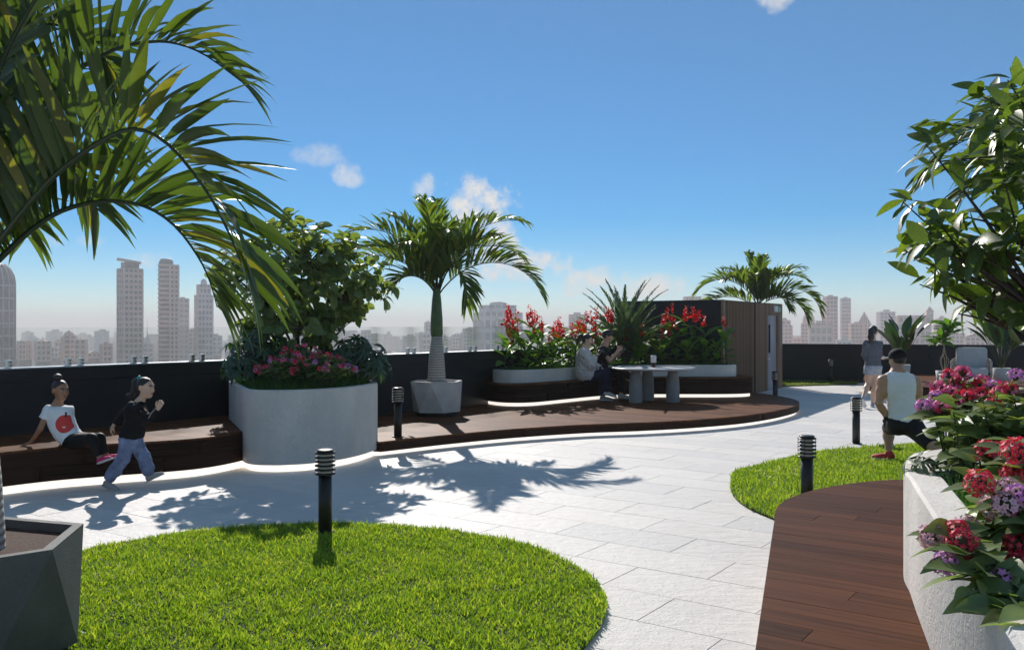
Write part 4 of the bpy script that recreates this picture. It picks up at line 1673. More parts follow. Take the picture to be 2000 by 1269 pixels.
def fingered_bush(loc, label, n, h, spread, seed, fingers=9, L=0.26, mat=None, limit=300):
    rg = random.Random(seed)
    th = thing('fingered_bush', loc, label, 'bush')
    mat = mat or M_dark
    mbl, mel = leaf_mesh('leaf_finger', L * 0.62, L * 0.15, LANCE, mat, 0.2, 0.35, 4)
    stems = MB()
    Ms = []
    for k in range(n):
        a = rg.uniform(0, 2 * math.pi)
        rr = spread * math.sqrt(rg.random())
        hh = h * (1 - 0.45 * (rr / spread) ** 2) * rg.uniform(0.45, 1.05)
        tip = Vector((loc[0] + rr * math.cos(a), loc[1] + rr * math.sin(a) * 0.7, loc[2] + hh))
        b = Vector((loc[0] + 0.2 * rr * math.cos(a), loc[1] + 0.2 * rr * math.sin(a), loc[2] - 0.03))
        stems.tube(catmull([tuple(b), tuple(b.lerp(tip, 0.55) + Vector((0, 0, 0.08))), tuple(tip)], 3), 0.006, 5)
        out = Vector((math.cos(a), math.sin(a), rg.uniform(-0.5, 0.5))).normalized()
        nrm = (out + ZUP * rg.uniform(0.3, 1.4)).normalized()
        e1 = nrm.cross(ZUP)
        e1 = e1.normalized() if e1.length > 1e-3 else Vector((1, 0, 0))
        e2 = nrm.cross(e1)
        for j in range(fingers):
            w = 2 * math.pi * (j + rg.uniform(-0.15, 0.15)) / fingers
            d = e1 * math.cos(w) + e2 * math.sin(w) - ZUP * 0.15
            Ms.append(frame(tip, d, nrm, rg.uniform(-0.3, 0.3), rg.uniform(0.75, 1.2)))
    part('stems', stems, M_stem, th, kind='stuff')
    put_leaves(th, 'leaf_finger', [mbl], [mel], Ms, limit)
    return th


fingered_bush((-3.20, 11.50, 0.86), 'dark fingered foliage at the left end of the tall planter', 62, 0.74, 0.62, 41)
fingered_bush((-2.06, 11.60, 0.86), 'dark fingered foliage at the right end of the tall planter', 62, 0.62, 0.56, 42)

# lantana bushes with round flower heads
M_fl = {}
for nm, c in (('red', (0.82, 0.035, 0.085)), ('pink', (0.88, 0.17, 0.36)), ('violet', (0.72, 0.27, 0.66)), ('pale', (0.86, 0.50, 0.62))):
    M_fl[nm] = leafmat('lantana ' + nm, c, tuple(min(1, 1.25 * x) for x in c), 0.25, 0.6, (1.1, 1.0, 1.0))
M_eye = plain('floret eye', (0.70, 0.30, 0.03), 0.6)


def flower_head(name, r, n, mats, seed):
    """loose dome of little five-petalled florets, older ones outside"""
    rg = random.Random(seed)
    mb = MB()
    for k in range(n):
        z = 1 - 1.35 * (k + 0.5) / n
        ph = k * 2.39996 + rg.uniform(-0.15, 0.15)
        q = math.sqrt(max(0, 1 - z * z))
        u = Vector((q * math.cos(ph), q * math.sin(ph), z * 0.82)).normalized()
        c = u * r * rg.uniform(0.84, 1.06)
        un = (u + Vector((rg.uniform(-0.35, 0.35), rg.uniform(-0.35, 0.35), rg.uniform(-0.2, 0.35)))).normalized()
        e1 = un.cross(Vector((0.3, 0.2, 1))).normalized()
        e2 = un.cross(e1)
        m_ = (0 if z > 0.05 + rg.uniform(-0.3, 0.3) else 1)
        fr_ = r * 1.95 / math.sqrt(n) * rg.uniform(0.75, 1.15)
        a0 = rg.uniform(0, 6.28)
        V = [c]
        for j in range(10):
            w = a0 + 2 * math.pi * j / 10
            rad = fr_ * (1.0 if j % 2 == 0 else 0.62)
            V.append(c + (e1 * math.cos(w) + e2 * math.sin(w)) * rad + un * fr_ * (0.28 if j % 2 == 0 else 0.18))
        mb.add(V, [(0, 1 + j, 1 + (j + 1) % 10) for j in range(10)], False, m_)
        mb.add([c * 0.55, c + e1 * fr_ * 0.12, c - e1 * fr_ * 0.12], [(0, 1, 2)], False, m_)
        if n > 20 and m_ == 0:
            V = [c + un * fr_ * 0.16 + (e1 * math.cos(2 * math.pi * j / 4) + e2 * math.sin(2 * math.pi * j / 4)) * fr_ * 0.24 for j in range(4)]
            mb.add(V, [(0, 1, 2, 3)], False, 2)
    mb.lathe([(r * 0.12, -r * 0.6), (r * 0.5, -r * 0.2), (r * 0.62, r * 0.2), (r * 0.4, r * 0.55), (0.001, r * 0.65)], (0, 0, 0), 8, 3, cap=False)
    return mb.mesh(name, list(mats) + [M_stem])


HEADS_NEAR = [flower_head('flower_head', 0.050, 42, [M_fl['red'], M_fl['pink'], M_eye], 1), flower_head('flower_head', 0.048, 42, [M_fl['violet'], M_fl['pale'], M_fl['pale']], 2),
              flower_head('flower_head', 0.046, 40, [M_fl['red'], M_fl['pale'], M_eye], 3), flower_head('flower_head', 0.044, 40, [M_fl['pale'], M_fl['pink'], M_eye], 4)]
HEADS_FAR = [flower_head('flower_head', 0.036, 16, [M_fl['red'], M_fl['pink'], M_eye], 5), flower_head('flower_head', 0.036, 16, [M_fl['violet'], M_fl['pale'], M_eye], 6),
             flower_head('flower_head', 0.036, 16, [M_fl['pink'], M_fl['red'], M_eye], 7)]
FAM_LANT = leaf_family('leaf', [(0.115, 0.078, HEART, 0.18, 0.3), (0.10, 0.066, HEART, 0.22, 0.2), (0.085, 0.060, HEART, 0.2, 0.4)], M_lant)
FAM_LANT_S = leaf_family('leaf', [(0.075, 0.048, HEART, 0.18, 0.3), (0.065, 0.042, HEART, 0.22, 0.2)], M_lant)


def lantana(loc, label, tips, heads, fam, seed, leaf_per, limit=300, roots=0.12, head_s=(0.8, 1.15), extra=0):
    """tips: list of (point, head index or None)"""
    rg = random.Random(seed)
    th = thing('flowering_bush', loc, label, 'bush')
    stems = MB()
    Ms = []
    L = Vector(loc)
    for (t, hk) in tips:
        t = Vector(t)
        b = L + Vector((rg.uniform(-1, 1) * roots, rg.uniform(-1, 1) * roots, 0))
        b = b.lerp(Vector((t.x, t.y, L.z)), 0.35)
        mid = b.lerp(t, 0.55) + Vector((0, 0, 0.06))
        c = [Vector(q) for q in catmull([tuple(b), tuple(mid), tuple(t)], 4)]
        stems.tube(c, [0.0055 - 0.003 * i / (len(c) - 1) for i in range(len(c))], 5)
        d = (c[-1] - c[-3]).normalized()
        if hk is not None:
            up = (d + ZUP * 0.8 + Vector((0, -0.35, 0))).normalized()
            Mh = Matrix.Translation(t) @ up.to_track_quat('Z', 'Y').to_matrix().to_4x4() @ Matrix.Rotation(rg.uniform(0, 6), 4, 'Z') @ Matrix.Scale(rg.uniform(*head_s), 4)
            link('flower_head', heads[hk % len(heads)], th, Mh)
        for k in range(leaf_per):
            s = 0.35 + 0.62 * (k + rg.random()) / leaf_per
            i = min(len(c) - 2, int(s * (len(c) - 1)))
            p = c[i].lerp(c[i + 1], s * (len(c) - 1) - i)
            a = k * 1.57 + rg.uniform(-0.5, 0.5)
            e1 = Vector((math.cos(a), math.sin(a), rg.uniform(-0.15, 0.45)))
            Ms.append(frame(p, e1 + d * 0.25, ZUP + Vector((rg.uniform(-0.5, 0.5), rg.uniform(-0.7, 0.3), 0)), rg.uniform(-0.4, 0.4), rg.uniform(0.7, 1.25)))
    part('stems', stems, M_stem, th, kind='stuff')
    put_leaves(th, 'leaf', fam[0], fam[1], Ms, limit)
    return th


rg = random.Random(51)
tips = []
for k in range(120):      # clump in the tall planter, front centre
    a = rg.uniform(0, 2 * math.pi)
    q = math.sqrt(rg.random())
    x, y = -2.45 + 0.62 * q * math.cos(a), 10.60 + 0.34 * q * math.sin(a)
    z = 0.93 + 0.46 * (1 - 0.55 * q * q) * rg.uniform(0.75, 1.05)
    tips.append(((x, y, z), rg.choice((0, 2, 0, 2, 1)) if rg.random() < 0.75 else None))
lantana((-2.45, 10.65, 0.86), 'low clump of pink and violet flower heads in the tall grey planter', tips, HEADS_FAR, FAM_LANT_S, 52, 9, head_s=(0.55, 0.85))

# the bush behind, level with the kneeling man (pixel, depth, head)
tips = []
for (x, y, d, h) in ((1853, 733, 4.75, 0), (1868, 752, 4.7, 0), (1880, 728, 4.8, 2), (1893, 742, 4.85, 1), (1875, 743, 4.9, 3), (1912, 752, 4.7, 0), (1918, 745, 4.85, 2), (1845, 765, 4.55, 2), (1832, 757, 4.6, 2),
                     (1827, 775, 4.5, 1), (1858, 768, 4.5, 2), (1870, 778, 4.45, 3), (1885, 775, 4.5, 0), (1940, 757, 4.7, 1), (1915, 770, 4.5, 3), (1840, 797, 4.35, 2), (1815, 796, 4.4, 1), (1803, 794, 4.4, 1), (1865, 787, 4.4, 0),
                     (1965, 760, 4.4, 0), (1950, 770, 4.5, 3), (1985, 735, 4.3, 1), (1973, 762, 4.3, 0), (1940, 790, 4.2, 0)):
    tips.append((tuple(pd(x, y, d)), h))
rg = random.Random(53)
for k in range(85):
    y = rg.uniform(765, 890)
    x = rg.uniform(1835 + max(0, y - 800) * 0.35, 2060)
    tips.append((tuple(pd(x, y, rg.uniform(3.9, 4.8))), 0 if rg.random() < 0.04 else None))
lantana((2.35, 4.4, 0.86), 'red and violet flowering bush at the far end of the cream planter', tips, HEADS_FAR, FAM_LANT, 54, 9, limit=300, roots=0.25, head_s=(0.85, 1.1))
# the nearest bush, right edge of the picture
tips = []
for (x, y, d, h) in ((1912, 945, 2.55, 0), (1968, 955, 2.6, 3), (1985, 885, 2.7, 0), (1965, 880, 2.9, 2), (1930, 885, 2.9, 0), (1985, 925, 2.75, 0), (1990, 968, 2.5, 1), (1968, 982, 2.5, 3),
                     (1820, 1047, 2.5, 3), (1868, 1040, 2.5, 0), (1888, 1028, 2.6, 3), (1895, 1075, 2.6, 2), (1848, 1100, 2.4, 1), (1912, 1078, 2.7, 3), (1985, 1065, 2.5, 0), (1982, 1105, 2.45, 0), (1955, 1143, 2.35, 1), (1878, 1062, 2.45, 0), (1940, 990, 2.6, 3),
                     (2015, 1180, 2.3, 0), (1990, 1000, 2.6, 2), (2030, 940, 2.6, 0), (2050, 1050, 2.5, 1)):
    tips.append((tuple(pd(x, y, d)), h))
rg = random.Random(55)
for k in range(62):
    y = rg.uniform(850, 1150)
    x = rg.uniform(1900, 2100)
    tips.append((tuple(pd(x, y, rg.uniform(2.4, 3.3))), None))
for (x, y, d) in ((1858, 1132, 2.3), (1890, 1160, 2.25), (1900, 1190, 2.2), (1935, 1195, 2.2), (1960, 1215, 2.15), (1985, 1190, 2.2), (1990, 1235, 2.1), (1925, 1150, 2.3), (1885, 1115, 2.35), (1870, 1085, 2.35), (1835, 1075, 2.45), (1970, 1160, 2.25), (2010, 1210, 2.1), (2000, 1150, 2.3)):
    tips.append((tuple(pd(x, y, d)), None))
lantana((1.66, 2.75, 0.86), 'nearest flowering bush with red and violet heads over the cream rim', tips, HEADS_NEAR, FAM_LANT, 56, 7, limit=300, roots=0.14, head_s=(0.66, 0.92))
fingered_bush((2.12, 4.28, 0.86), 'small pale-leaved umbrella plant at the rounded rim of the cream planter', 13, 0.26, 0.26, 57, fingers=7, L=0.17,
              mat=leafmat('umbrella leaf', (0.09, 0.13, 0.06), (0.17, 0.21, 0.10), 0.25, 0.5, (1.6, 1.7, 0.8)))

# ------------------------------------------------------------------ cannas
M_cfl = leafmat('canna petal', (0.66, 0.010, 0.012), (0.80, 0.035, 0.02), 0.35, 0.5, (1.2, 1.0, 1.0))
FAM_CAN = leaf_family('leaf', [(0.46, 0.18, OVATE, 0.35, 0.30), (0.40, 0.17, OVATE, 0.3, 0.5), (0.36, 0.135, LANCE, 0.45, 0.12)], M_canna)
PETAL = leaf_family('petal', [(0.070, 0.036, OVATE, 0.3, 0.35)], M_cfl)


def canna_blossom(seed):
    rg = random.Random(seed)
    mb = MB()
    for k in range(9):
        zz = 0.20 * k / 8 - 0.02
        for j in range(3):
            a = rg.uniform(0, 6.28)
            d = Vector((math.cos(a), math.sin(a), rg.uniform(0.1, 1.2)))
            M = frame((0.01 * math.cos(a), 0.01 * math.sin(a), zz), d, Vector((rg.uniform(-1, 1), rg.uniform(-1, 1), 1)), rg.uniform(-1, 1), rg.uniform(0.7, 1.35) * (1.15 - 0.5 * k / 8))
            mb.add([M @ Vector(q) for q in PETAL[0][0].v], PETAL[0][0].f, True)
    return mb.mesh('blossom', M_cfl)


BLOSS = [canna_blossom(s) for s in (1, 2, 3)]


def canna(x, y, z, h, label, seed, group, nl=7, heads=1):
    rg = random.Random(seed)
    th = thing('canna_lily', (x, y, z), label, 'flower', group)
    top = Vector((x + rg.uniform(-0.09, 0.09), y + rg.uniform(-0.06, 0.06), z + h))
    mb = MB()
    mb.tube(catmull([(x, y, z - 0.03), tuple(Vector((x, y, z)).lerp(top, 0.5) + Vector((rg.uniform(-0.03, 0.03), 0, 0))), tuple(top)], 4), [0.014 - 0.0011 * i for i in range(9)], 6)
    part('stem', mb, M_stem, th)
    for k in range(nl):
        s = 0.05 + 0.80 * (k + 0.3 * rg.random()) / nl
        p = Vector((x, y, z)).lerp(top, s)
        a = k * 2.4 + rg.uniform(-0.4, 0.4)
        el = rg.uniform(0.35, 1.5) if s > 0.25 else rg.uniform(0.05, 0.8)
        d = Vector((math.cos(a), math.sin(a), el))
        j = rg.randrange(3)
        link('leaf', FAM_CAN[1][j], th, frame(p, d, ZUP + Vector((-math.cos(a), -math.sin(a), 0)) * 0.3, rg.uniform(-0.3, 0.3), rg.uniform(0.75, 1.15)))
    for k in range(heads):
        q = top + Vector((rg.uniform(-0.15, 0.15), rg.uniform(-0.10, 0.10), rg.uniform(-0.28, -0.02))) if k else top
        link('blossom', BLOSS[rg.randrange(3)], th, Matrix.Translation(q) @ Matrix.Rotation(rg.uniform(0, 6), 4, 'Z') @ Matrix.Rotation(rg.uniform(-0.25, 0.25), 4, 'X') @ Matrix.Diagonal((0.85, 0.85, 1.2, 1)) @ Matrix.Scale(rg.uniform(0.8, 1.1), 4))
    return th


k = 0
cl_lab = {'l': 'red canna lily in the part of the low planter nearest the charcoal wall', 'm': 'red canna lily behind the sitting couple', 'r': 'red canna lily in front of the charcoal hut side'}
cl_grp = {'l': 'canna lilies beside the wall', 'm': 'canna lilies behind the couple', 'r': 'canna lilies in front of the hut'}
ORDI = ('first', 'second', 'third', 'fourth', 'fifth', 'sixth', 'seventh', 'eighth', 'ninth', 'tenth', 'eleventh')
cl_seen = {'l': 0, 'm': 0, 'r': 0, 'n': 0}
cl_phr = {'l': 'red canna lily counted from the wall end of the low planter', 'm': 'red canna lily from the left behind the sitting couple', 'r': 'red canna lily from the left in front of the charcoal hut side',
          'n': 'flowerless leafy canna from the left among the red ones'}


def canna_label(g):
    cl_seen[g] += 1
    return ORDI[cl_seen[g] - 1] + ' ' + cl_phr[g]


# pixel x of the flower, pixel y of its top, depth, group, heads
for (px, py, d, g, hd) in ((985, 640, 17.0, 'l', 1), (1000, 602, 17.3, 'l', 3), (1012, 612, 17.6, 'l', 2), (1040, 604, 17.4, 'l', 2), (1052, 612, 17.7, 'l', 2), (1063, 620, 17.2, 'l', 2), (1078, 640, 17.3, 'l', 2),
                           (1090, 622, 17.8, 'l', 2), (1100, 630, 18.0, 'l', 1), (1115, 636, 18.2, 'm', 3), (1130, 628, 18.4, 'm', 2), (1145, 612, 18.8, 'm', 2), (1158, 608, 18.9, 'm', 1), (1172, 640, 18.8, 'm', 2), (1190, 604, 19.0, 'm', 3),
                           (1238, 640, 19.2, 'r', 2), (1262, 640, 19.1, 'r', 1), (1290, 648, 18.95, 'r', 1), (1298, 618, 19.2, 'r', 2), (1312, 596, 19.3, 'r', 2), (1322, 626, 19.1, 'r', 2), (1342, 600, 19.2, 'r', 2), (1357, 606, 19.2, 'r', 3), (1381, 622, 19.1, 'r', 1),
                           (1420, 622, 18.95, 'r', 1)):
    p = pd(px, py, d)
    canna(p.x, d, 0.79, max(0.4, p.z - 0.79 - 0.15), canna_label(g), 600 + k, cl_grp[g], nl=10, heads=hd + (1 if g != 'r' else 0))
    k += 1
for (px, d) in ((1030, 17.1), (1065, 17.6), (1120, 17.9), (1245, 19.0), (1275, 19.3), (1345, 18.95), (1375, 19.0), (1400, 18.95)):
    canna((px - CX) / FPX * d, d, 0.79, 0.55, canna_label('n'), 700 + k, 'cannas not in bloom', nl=9, heads=0)
    k += 1

# feathery palm among the cannas
rg = random.Random(81)
fx, fy = 2.42, 19.35
th = thing('feathery_palm', (fx, fy, 0.79), 'small feathery palm among the red cannas beside the hut', 'palm')
mb = MB()
mb.lathe([(0.10, -0.02), (0.12, 0.1), (0.09, 0.28), (0.0, 0.34)], (fx, fy, 0.79), 12, cap=False)
part('trunk', mb, M_bark, th)
for k in range(38):
    az = k * 137.5 + rg.uniform(-15, 15)
    el = 87 - 62 * (k / 37) ** 0.9
    pts = arc_frond((fx, fy, 1.02), az, el, rg.uniform(1.5, 1.85) * (1.05 if k < 10 else 0.82), rg.uniform(20, 50), 10)
    make_frond(th, pts, rg, n_leaf=60, Lm=0.19, W=0.021, bare=0.10, vee=38, fwd=50, grav=0.12, r0=0.010, mat=leafmat('feathery leaflet', (0.060, 0.10, 0.048), (0.12, 0.17, 0.08), 0.28, 0.5, (1.6, 1.8, 0.9)), ntip=3)

# ------------------------------------------------------------------ lounge plants
FAM_BIRD = leaf_family('leaf', [(0.55, 0.20, OVATE, 0.35, 0.12), (0.48, 0.17, OVATE, 0.4, 0.22)], M_dark)


def bird_plant(x, y, z, label, seed, n=9, potlab='', hs=1.0):
    rg = random.Random(seed)
    mb = MB()
    mb.lathe([(0.0, 0), (0.17, 0), (0.21, 0.38), (0.19, 0.385), (0.18, 0.34), (0.0, 0.34)], (x, y, z), 22, cap=False)
    solo('round_pot', mb, M_pot, potlab, 'pot')
    th = thing('broad_leaf_plant', (x, y, z + 0.34), label, 'plant')
    for k in range(n):
        a = k * 2.4 + rg.uniform(-0.3, 0.3)
        tilt = rg.uniform(0.12, 0.55)
        hl = rg.uniform(0.22, 0.62) * hs
        b = Vector((x, y, z + 0.33))
        d = Vector((math.cos(a) * tilt, math.sin(a) * tilt, 1))
        t = b + d * hl
        mb = MB()
        mb.tube([b, b.lerp(t, 0.5), t], [0.010, 0.008, 0.006], 6)
        lf = part('stalk', mb, M_stem, th)
        link('leaf', FAM_BIRD[1][k % 2], lf, frame(t, d + Vector((math.cos(a), math.sin(a), 0)) * 0.25, Vector((-math.cos(a), -math.sin(a), 0.6)), rg.uniform(-0.5, 0.5), rg.uniform(0.85, 1.15) * hs))
    return th


bird_plant(9.72, 22.35, 0.28, 'dark broad-leaved potted plant behind the walking woman', 91, 17, 'grey pot under the broad-leaved plant behind the walking woman', 1.3)
bird_plant(11.25, 20.6, 0.28, 'dark broad-leaved potted plant right of the armchair', 92, 17, 'grey pot under the broad-leaved plant right of the armchair', 1.3)
px_, py_ = 9.72, 20.15
mb = MB()
mb.lathe([(0.0, 0), (0.15, 0), (0.18, 0.34), (0.165, 0.345), (0.155, 0.30), (0.0, 0.30)], (px_, py_, 0.28), 22, cap=False)
solo('round_pot', mb, plain('pale grey pot', (0.50, 0.50, 0.50), 0.6), 'pale grey pot with thin twisted stems left of the armchair', 'pot')
th = thing('thin_stemmed_plant', (px_, py_, 0.58), 'tall thin-stemmed plant with leafy top left of the armchair', 'plant')
rg = random.Random(93)
Ms = []
for k in range(5):
    a = k * 1.26
    top = Vector((px_ + 0.16 * math.cos(a), py_ + 0.16 * math.sin(a), 1.45 + rg.uniform(-0.15, 0.3)))
    mb = MB()
    mb.tube(catmull([(px_, py_, 0.55), (px_ + 0.09 * math.cos(a + 1), py_ + 0.09 * math.sin(a + 1), 0.85), (px_ - 0.02 * math.cos(a), py_, 1.1), tuple(top)], 4), 0.009, 6)
    part('stem', mb, plain('pale twisted stem', (0.28, 0.23, 0.17), 0.8), th)
    for j in range(16):
        w = rg.uniform(0, 6.28)
        d = Vector((math.cos(w), math.sin(w), rg.uniform(-0.2, 0.9)))
        Ms.append(frame(top - Vector((0, 0, rg.uniform(0, 0.25))), d, ZUP, rg.uniform(-0.5, 0.5), rg.uniform(0.7, 1.1)))
put_leaves(th, 'leaf', FAM_CAN[0][2:], FAM_CAN[1][2:], Ms, 300)

# ================================================================== people
M_skin = {}


def skin(name, col):
    if name not in M_skin:
        t = NT(name)
        vec = t.coord('World')
        n = t.noise(vec, 30, 3)
        t.set('Base Color', t.ramp(n, [(0.3, tuple(0.9 * c for c in col)), (0.7, tuple(min(1, 1.06 * c) for c in col))]))
        t.set('Roughness', 0.48)
        t.set('Subsurface Weight', 0.12)
        t.p.inputs['Subsurface Radius'].default_value = (0.012, 0.004, 0.002)
        t.set('Subsurface Scale', 0.6)
        M_skin[name] = t.m
    return M_skin[name]


def cloth(name, col, rough=0.9, var=0.1, wr=0.5):
    if name in MATS:
        return MATS[name]
    t = NT(name)
    vec = t.coord('World')
    n1 = t.noise(vec, 9, 4)
    w = t.node('ShaderNodeTexNoise', i_Scale=22.0, i_Detail=3.0, i_Distortion=0.8)
    t.l.new(vec, w.inputs['Vector'])
    fine = t.noise(vec, 420, 2)
    t.set('Base Color', t.ramp(t.math('ADD', t.math('MULTIPLY', n1, 0.7), t.math('MULTIPLY', fine, 0.3)), [(0.3, tuple((1 - var) * c for c in col)), (0.7, tuple(min(1, (1 + var) * c) for c in col))]))
    t.set('Roughness', rough)
    t.set('Specular IOR Level', 0.2)
    t.bump(t.math('ADD', w.outputs['Fac'], t.math('MULTIPLY', fine, 0.15)), wr, 0.02)
    MATS[name] = t.m
    return t.m


def V3(p):
    return np.array((p[0], p[1], p[2]), float)


def cone(a, b, ra, rb, k=0.02, flat=0):
    """tapered limb; flat 1: cut square at b, 2: at a, 3: at both"""
    return ('c', V3(a), V3(b), ra, rb, k, flat)


def ell(c, r, ax=None, k=0.02, sub=False):
    """ellipsoid; ax = 3 axis vectors"""
    A = np.eye(3) if ax is None else np.array([np.array(v, float) / np.linalg.norm(np.array(v, float)) for v in ax])
    return ('e', V3(c), np.array(r, float), A, k, sub)


def field(prims, org, dims, vox, cuts):
    F = np.full(dims, 9.0, np.float32)
    for q in prims:
        if q[0] == 'c':
            _, a, b, ra, rb, k, flat = q
            lo, hi = np.minimum(a - ra, b - rb), np.maximum(a + ra, b + rb)
        else:
            _, c, r, A, k, sub = q
            m = float(r.max())
            lo, hi = c - m, c + m
        pad = 3 * vox + 2 * k
        i0 = np.maximum(0, np.floor((lo - pad - org) / vox).astype(int))
        i1 = np.minimum(dims, np.ceil((hi + pad - org) / vox).astype(int) + 1)
        if np.any(i1 <= i0):
            continue
        X = org[0] + vox * np.arange(i0[0], i1[0])[:, None, None]
        Y = org[1] + vox * np.arange(i0[1], i1[1])[None, :, None]
        Z = org[2] + vox * np.arange(i0[2], i1[2])[None, None, :]
        if q[0] == 'c':
            ab = b - a
            L2 = float(ab @ ab) + 1e-12
            t = ((X - a[0]) * ab[0] + (Y - a[1]) * ab[1] + (Z - a[2]) * ab[2]) / L2
            tc = np.clip(t, 0, 1)
            d = np.sqrt((X - a[0] - tc * ab[0]) ** 2 + (Y - a[1] - tc * ab[1]) ** 2 + (Z - a[2] - tc * ab[2]) ** 2) - (ra + (rb - ra) * tc)
            L = math.sqrt(L2)
            if flat & 1:
                d = np.maximum(d, (t - 1) * L)
            if flat & 2:
                d = np.maximum(d, -t * L)
        else:
            u = [((X - c[0]) * A[j][0] + (Y - c[1]) * A[j][1] + (Z - c[2]) * A[j][2]) for j in range(3)]
            k0 = np.sqrt(sum((u[j] / r[j]) ** 2 for j in range(3)))
            k1 = np.sqrt(sum((u[j] / r[j] ** 2) ** 2 for j in range(3))) + 1e-9
            d = k0 * (k0 - 1) / k1
        S = F[i0[0]:i1[0], i0[1]:i1[1], i0[2]:i1[2]]
        if q[0] == 'e' and q[5]:
            h = np.maximum(k - np.abs(-d - S), 0) / max(k, 1e-6)
            S[:] = np.maximum(S, -d) + h * h * k * 0.25
        else:
            h = np.maximum(k - np.abs(d - S), 0) / max(k, 1e-6)
            S[:] = np.minimum(S, d) - h * h * k * 0.25
    if cuts:
        X = org[0] + vox * np.arange(dims[0])[:, None, None]
        Y = org[1] + vox * np.arange(dims[1])[None, :, None]
        Z = org[2] + vox * np.arange(dims[2])[None, None, :]
        for (p, n) in cuts:
            n = V3(n) / np.linalg.norm(V3(n))
            F = np.maximum(F, (X - p[0]) * n[0] + (Y - p[1]) * n[1] + (Z - p[2]) * n[2]).astype(np.float32)
    return F


def nets(prims, vox, cuts=(), wr=0.0):
    """naive surface nets over the union of the primitives: one continuous skin"""
    lo, hi = np.full(3, 1e9), np.full(3, -1e9)
    for q in prims:
        if q[0] == 'c':
            lo = np.minimum(lo, np.minimum(q[1] - q[3], q[2] - q[4]))
            hi = np.maximum(hi, np.maximum(q[1] + q[3], q[2] + q[4]))
        elif not q[5]:
            m = q[2].max()
            lo, hi = np.minimum(lo, q[1] - m), np.maximum(hi, q[1] + m)
    org = lo - 4 * vox
    dims = np.ceil((hi - lo) / vox).astype(int) + 9
    F = field(prims, org, dims, vox, cuts)
    if wr > 0:               # soft folds in the cloth
        X = (org[0] + vox * np.arange(dims[0]))[:, None, None]
        Y = (org[1] + vox * np.arange(dims[1]))[None, :, None]
        Z = (org[2] + vox * np.arange(dims[2]))[None, None, :]
        W = np.sin(46 * (X + 0.7 * Z) + 3.0 * np.sin(21 * Y + 13 * Z)) * np.sin(38 * Z - 17 * X + 2.2 * np.sin(19 * X + 11 * Y)) + 0.6 * np.sin(71 * (0.8 * Z - X + 0.5 * Y) + 2.5 * np.sin(27 * Z + 8 * X))
        F = (F + wr * W).astype(np.float32)
    ins = F < 0
    nx, ny, nz = dims
    cn = np.zeros((nx - 1, ny - 1, nz - 1), np.int8)
    for dx in (0, 1):
        for dy in (0, 1):
            for dz in (0, 1):
                cn += ins[dx:nx - 1 + dx, dy:ny - 1 + dy, dz:nz - 1 + dz]
    act = (cn > 0) & (cn < 8)
    I = np.argwhere(act)
    idx = np.full(act.shape, -1, np.int64)
    idx[act] = np.arange(len(I))
    P = np.zeros((len(I), 3))
    C = np.zeros(len(I))
    corners = [(a, b, c) for a in (0, 1) for b in (0, 1) for c in (0, 1)]
    f = {c: F[I[:, 0] + c[0], I[:, 1] + c[1], I[:, 2] + c[2]] for c in corners}
    for a in corners:
        for ax in range(3):
            if a[ax] == 0:
                b = tuple(1 if j == ax else a[j] for j in range(3))
                fa, fb = f[a], f[b]
                m = (fa < 0) != (fb < 0)
                t = np.where(m, fa / np.where(m, fa - fb, 1), 0)
                for j in range(3):
                    P[:, j] += np.where(m, a[j] + (t if j == ax else 0), 0)
                C += m
    P = org + (I + P / C[:, None]) * vox
    quads = []
    for ax in range(3):
        u, v = (ax + 1) % 3, (ax + 2) % 3
        sl0, sl1 = [slice(None)] * 3, [slice(None)] * 3
        sl0[ax], sl1[ax] = slice(0, -1), slice(1, None)
        A, B = ins[tuple(sl0)], ins[tuple(sl1)]
        E = np.argwhere(A != B)
        E = E[(E[:, u] > 0) & (E[:, v] > 0) & (E[:, u] < dims[u] - 1) & (E[:, v] < dims[v] - 1)]
        s = A[E[:, 0], E[:, 1], E[:, 2]]

        def cell(du, dv):
            q = E.copy()
            q[:, u] -= du
            q[:, v] -= dv
            return idx[q[:, 0], q[:, 1], q[:, 2]]
        Q = np.stack([cell(1, 1), cell(0, 1), cell(0, 0), cell(1, 0)], 1)
        Q[~s] = Q[~s][:, ::-1]
        quads.append(Q)
    return P, np.concatenate(quads)


def relax(P, Q, it=2, w=0.5):
    for _ in range(it):
        S = np.zeros_like(P)
        C = np.zeros(len(P))
        for k in range(4):
            a, b = Q[:, k], Q[:, (k + 1) % 4]
            np.add.at(S, a, P[b])
            np.add.at(C, a, 1)
            np.add.at(S, b, P[a])
            np.add.at(C, b, 1)
        P = P * (1 - w) + w * S / np.maximum(C, 1)[:, None]
    return P


def sdf_part(name, th, prims, vox, mat, cuts=(), extra=(), rel=2, label=None, wr=0.0):
    """extra: further (prims, vox) lumps joined into the same mesh (hands)"""
    Ps, Qs, o = [], [], 0
    for pr, vx, ct, w_ in [(prims, vox, cuts, wr)] + [(e[0], e[1], (), 0.0) for e in extra]:
        P, Q = nets(pr, vx, ct, w_)
        P = relax(P, Q, rel)
        Ps.append(P)
        Qs.append(Q + o)
        o += len(P)
    me = np_mesh(name, np.concatenate(Ps), np.concatenate(Qs), mat, True, ORG[th.name])
    ob = link(name, me, th)
    if label:
        ob['label'] = label
    return ob


def nrm(v):
    v = np.array(v, float)
    return v / (np.linalg.norm(v) + 1e-9)


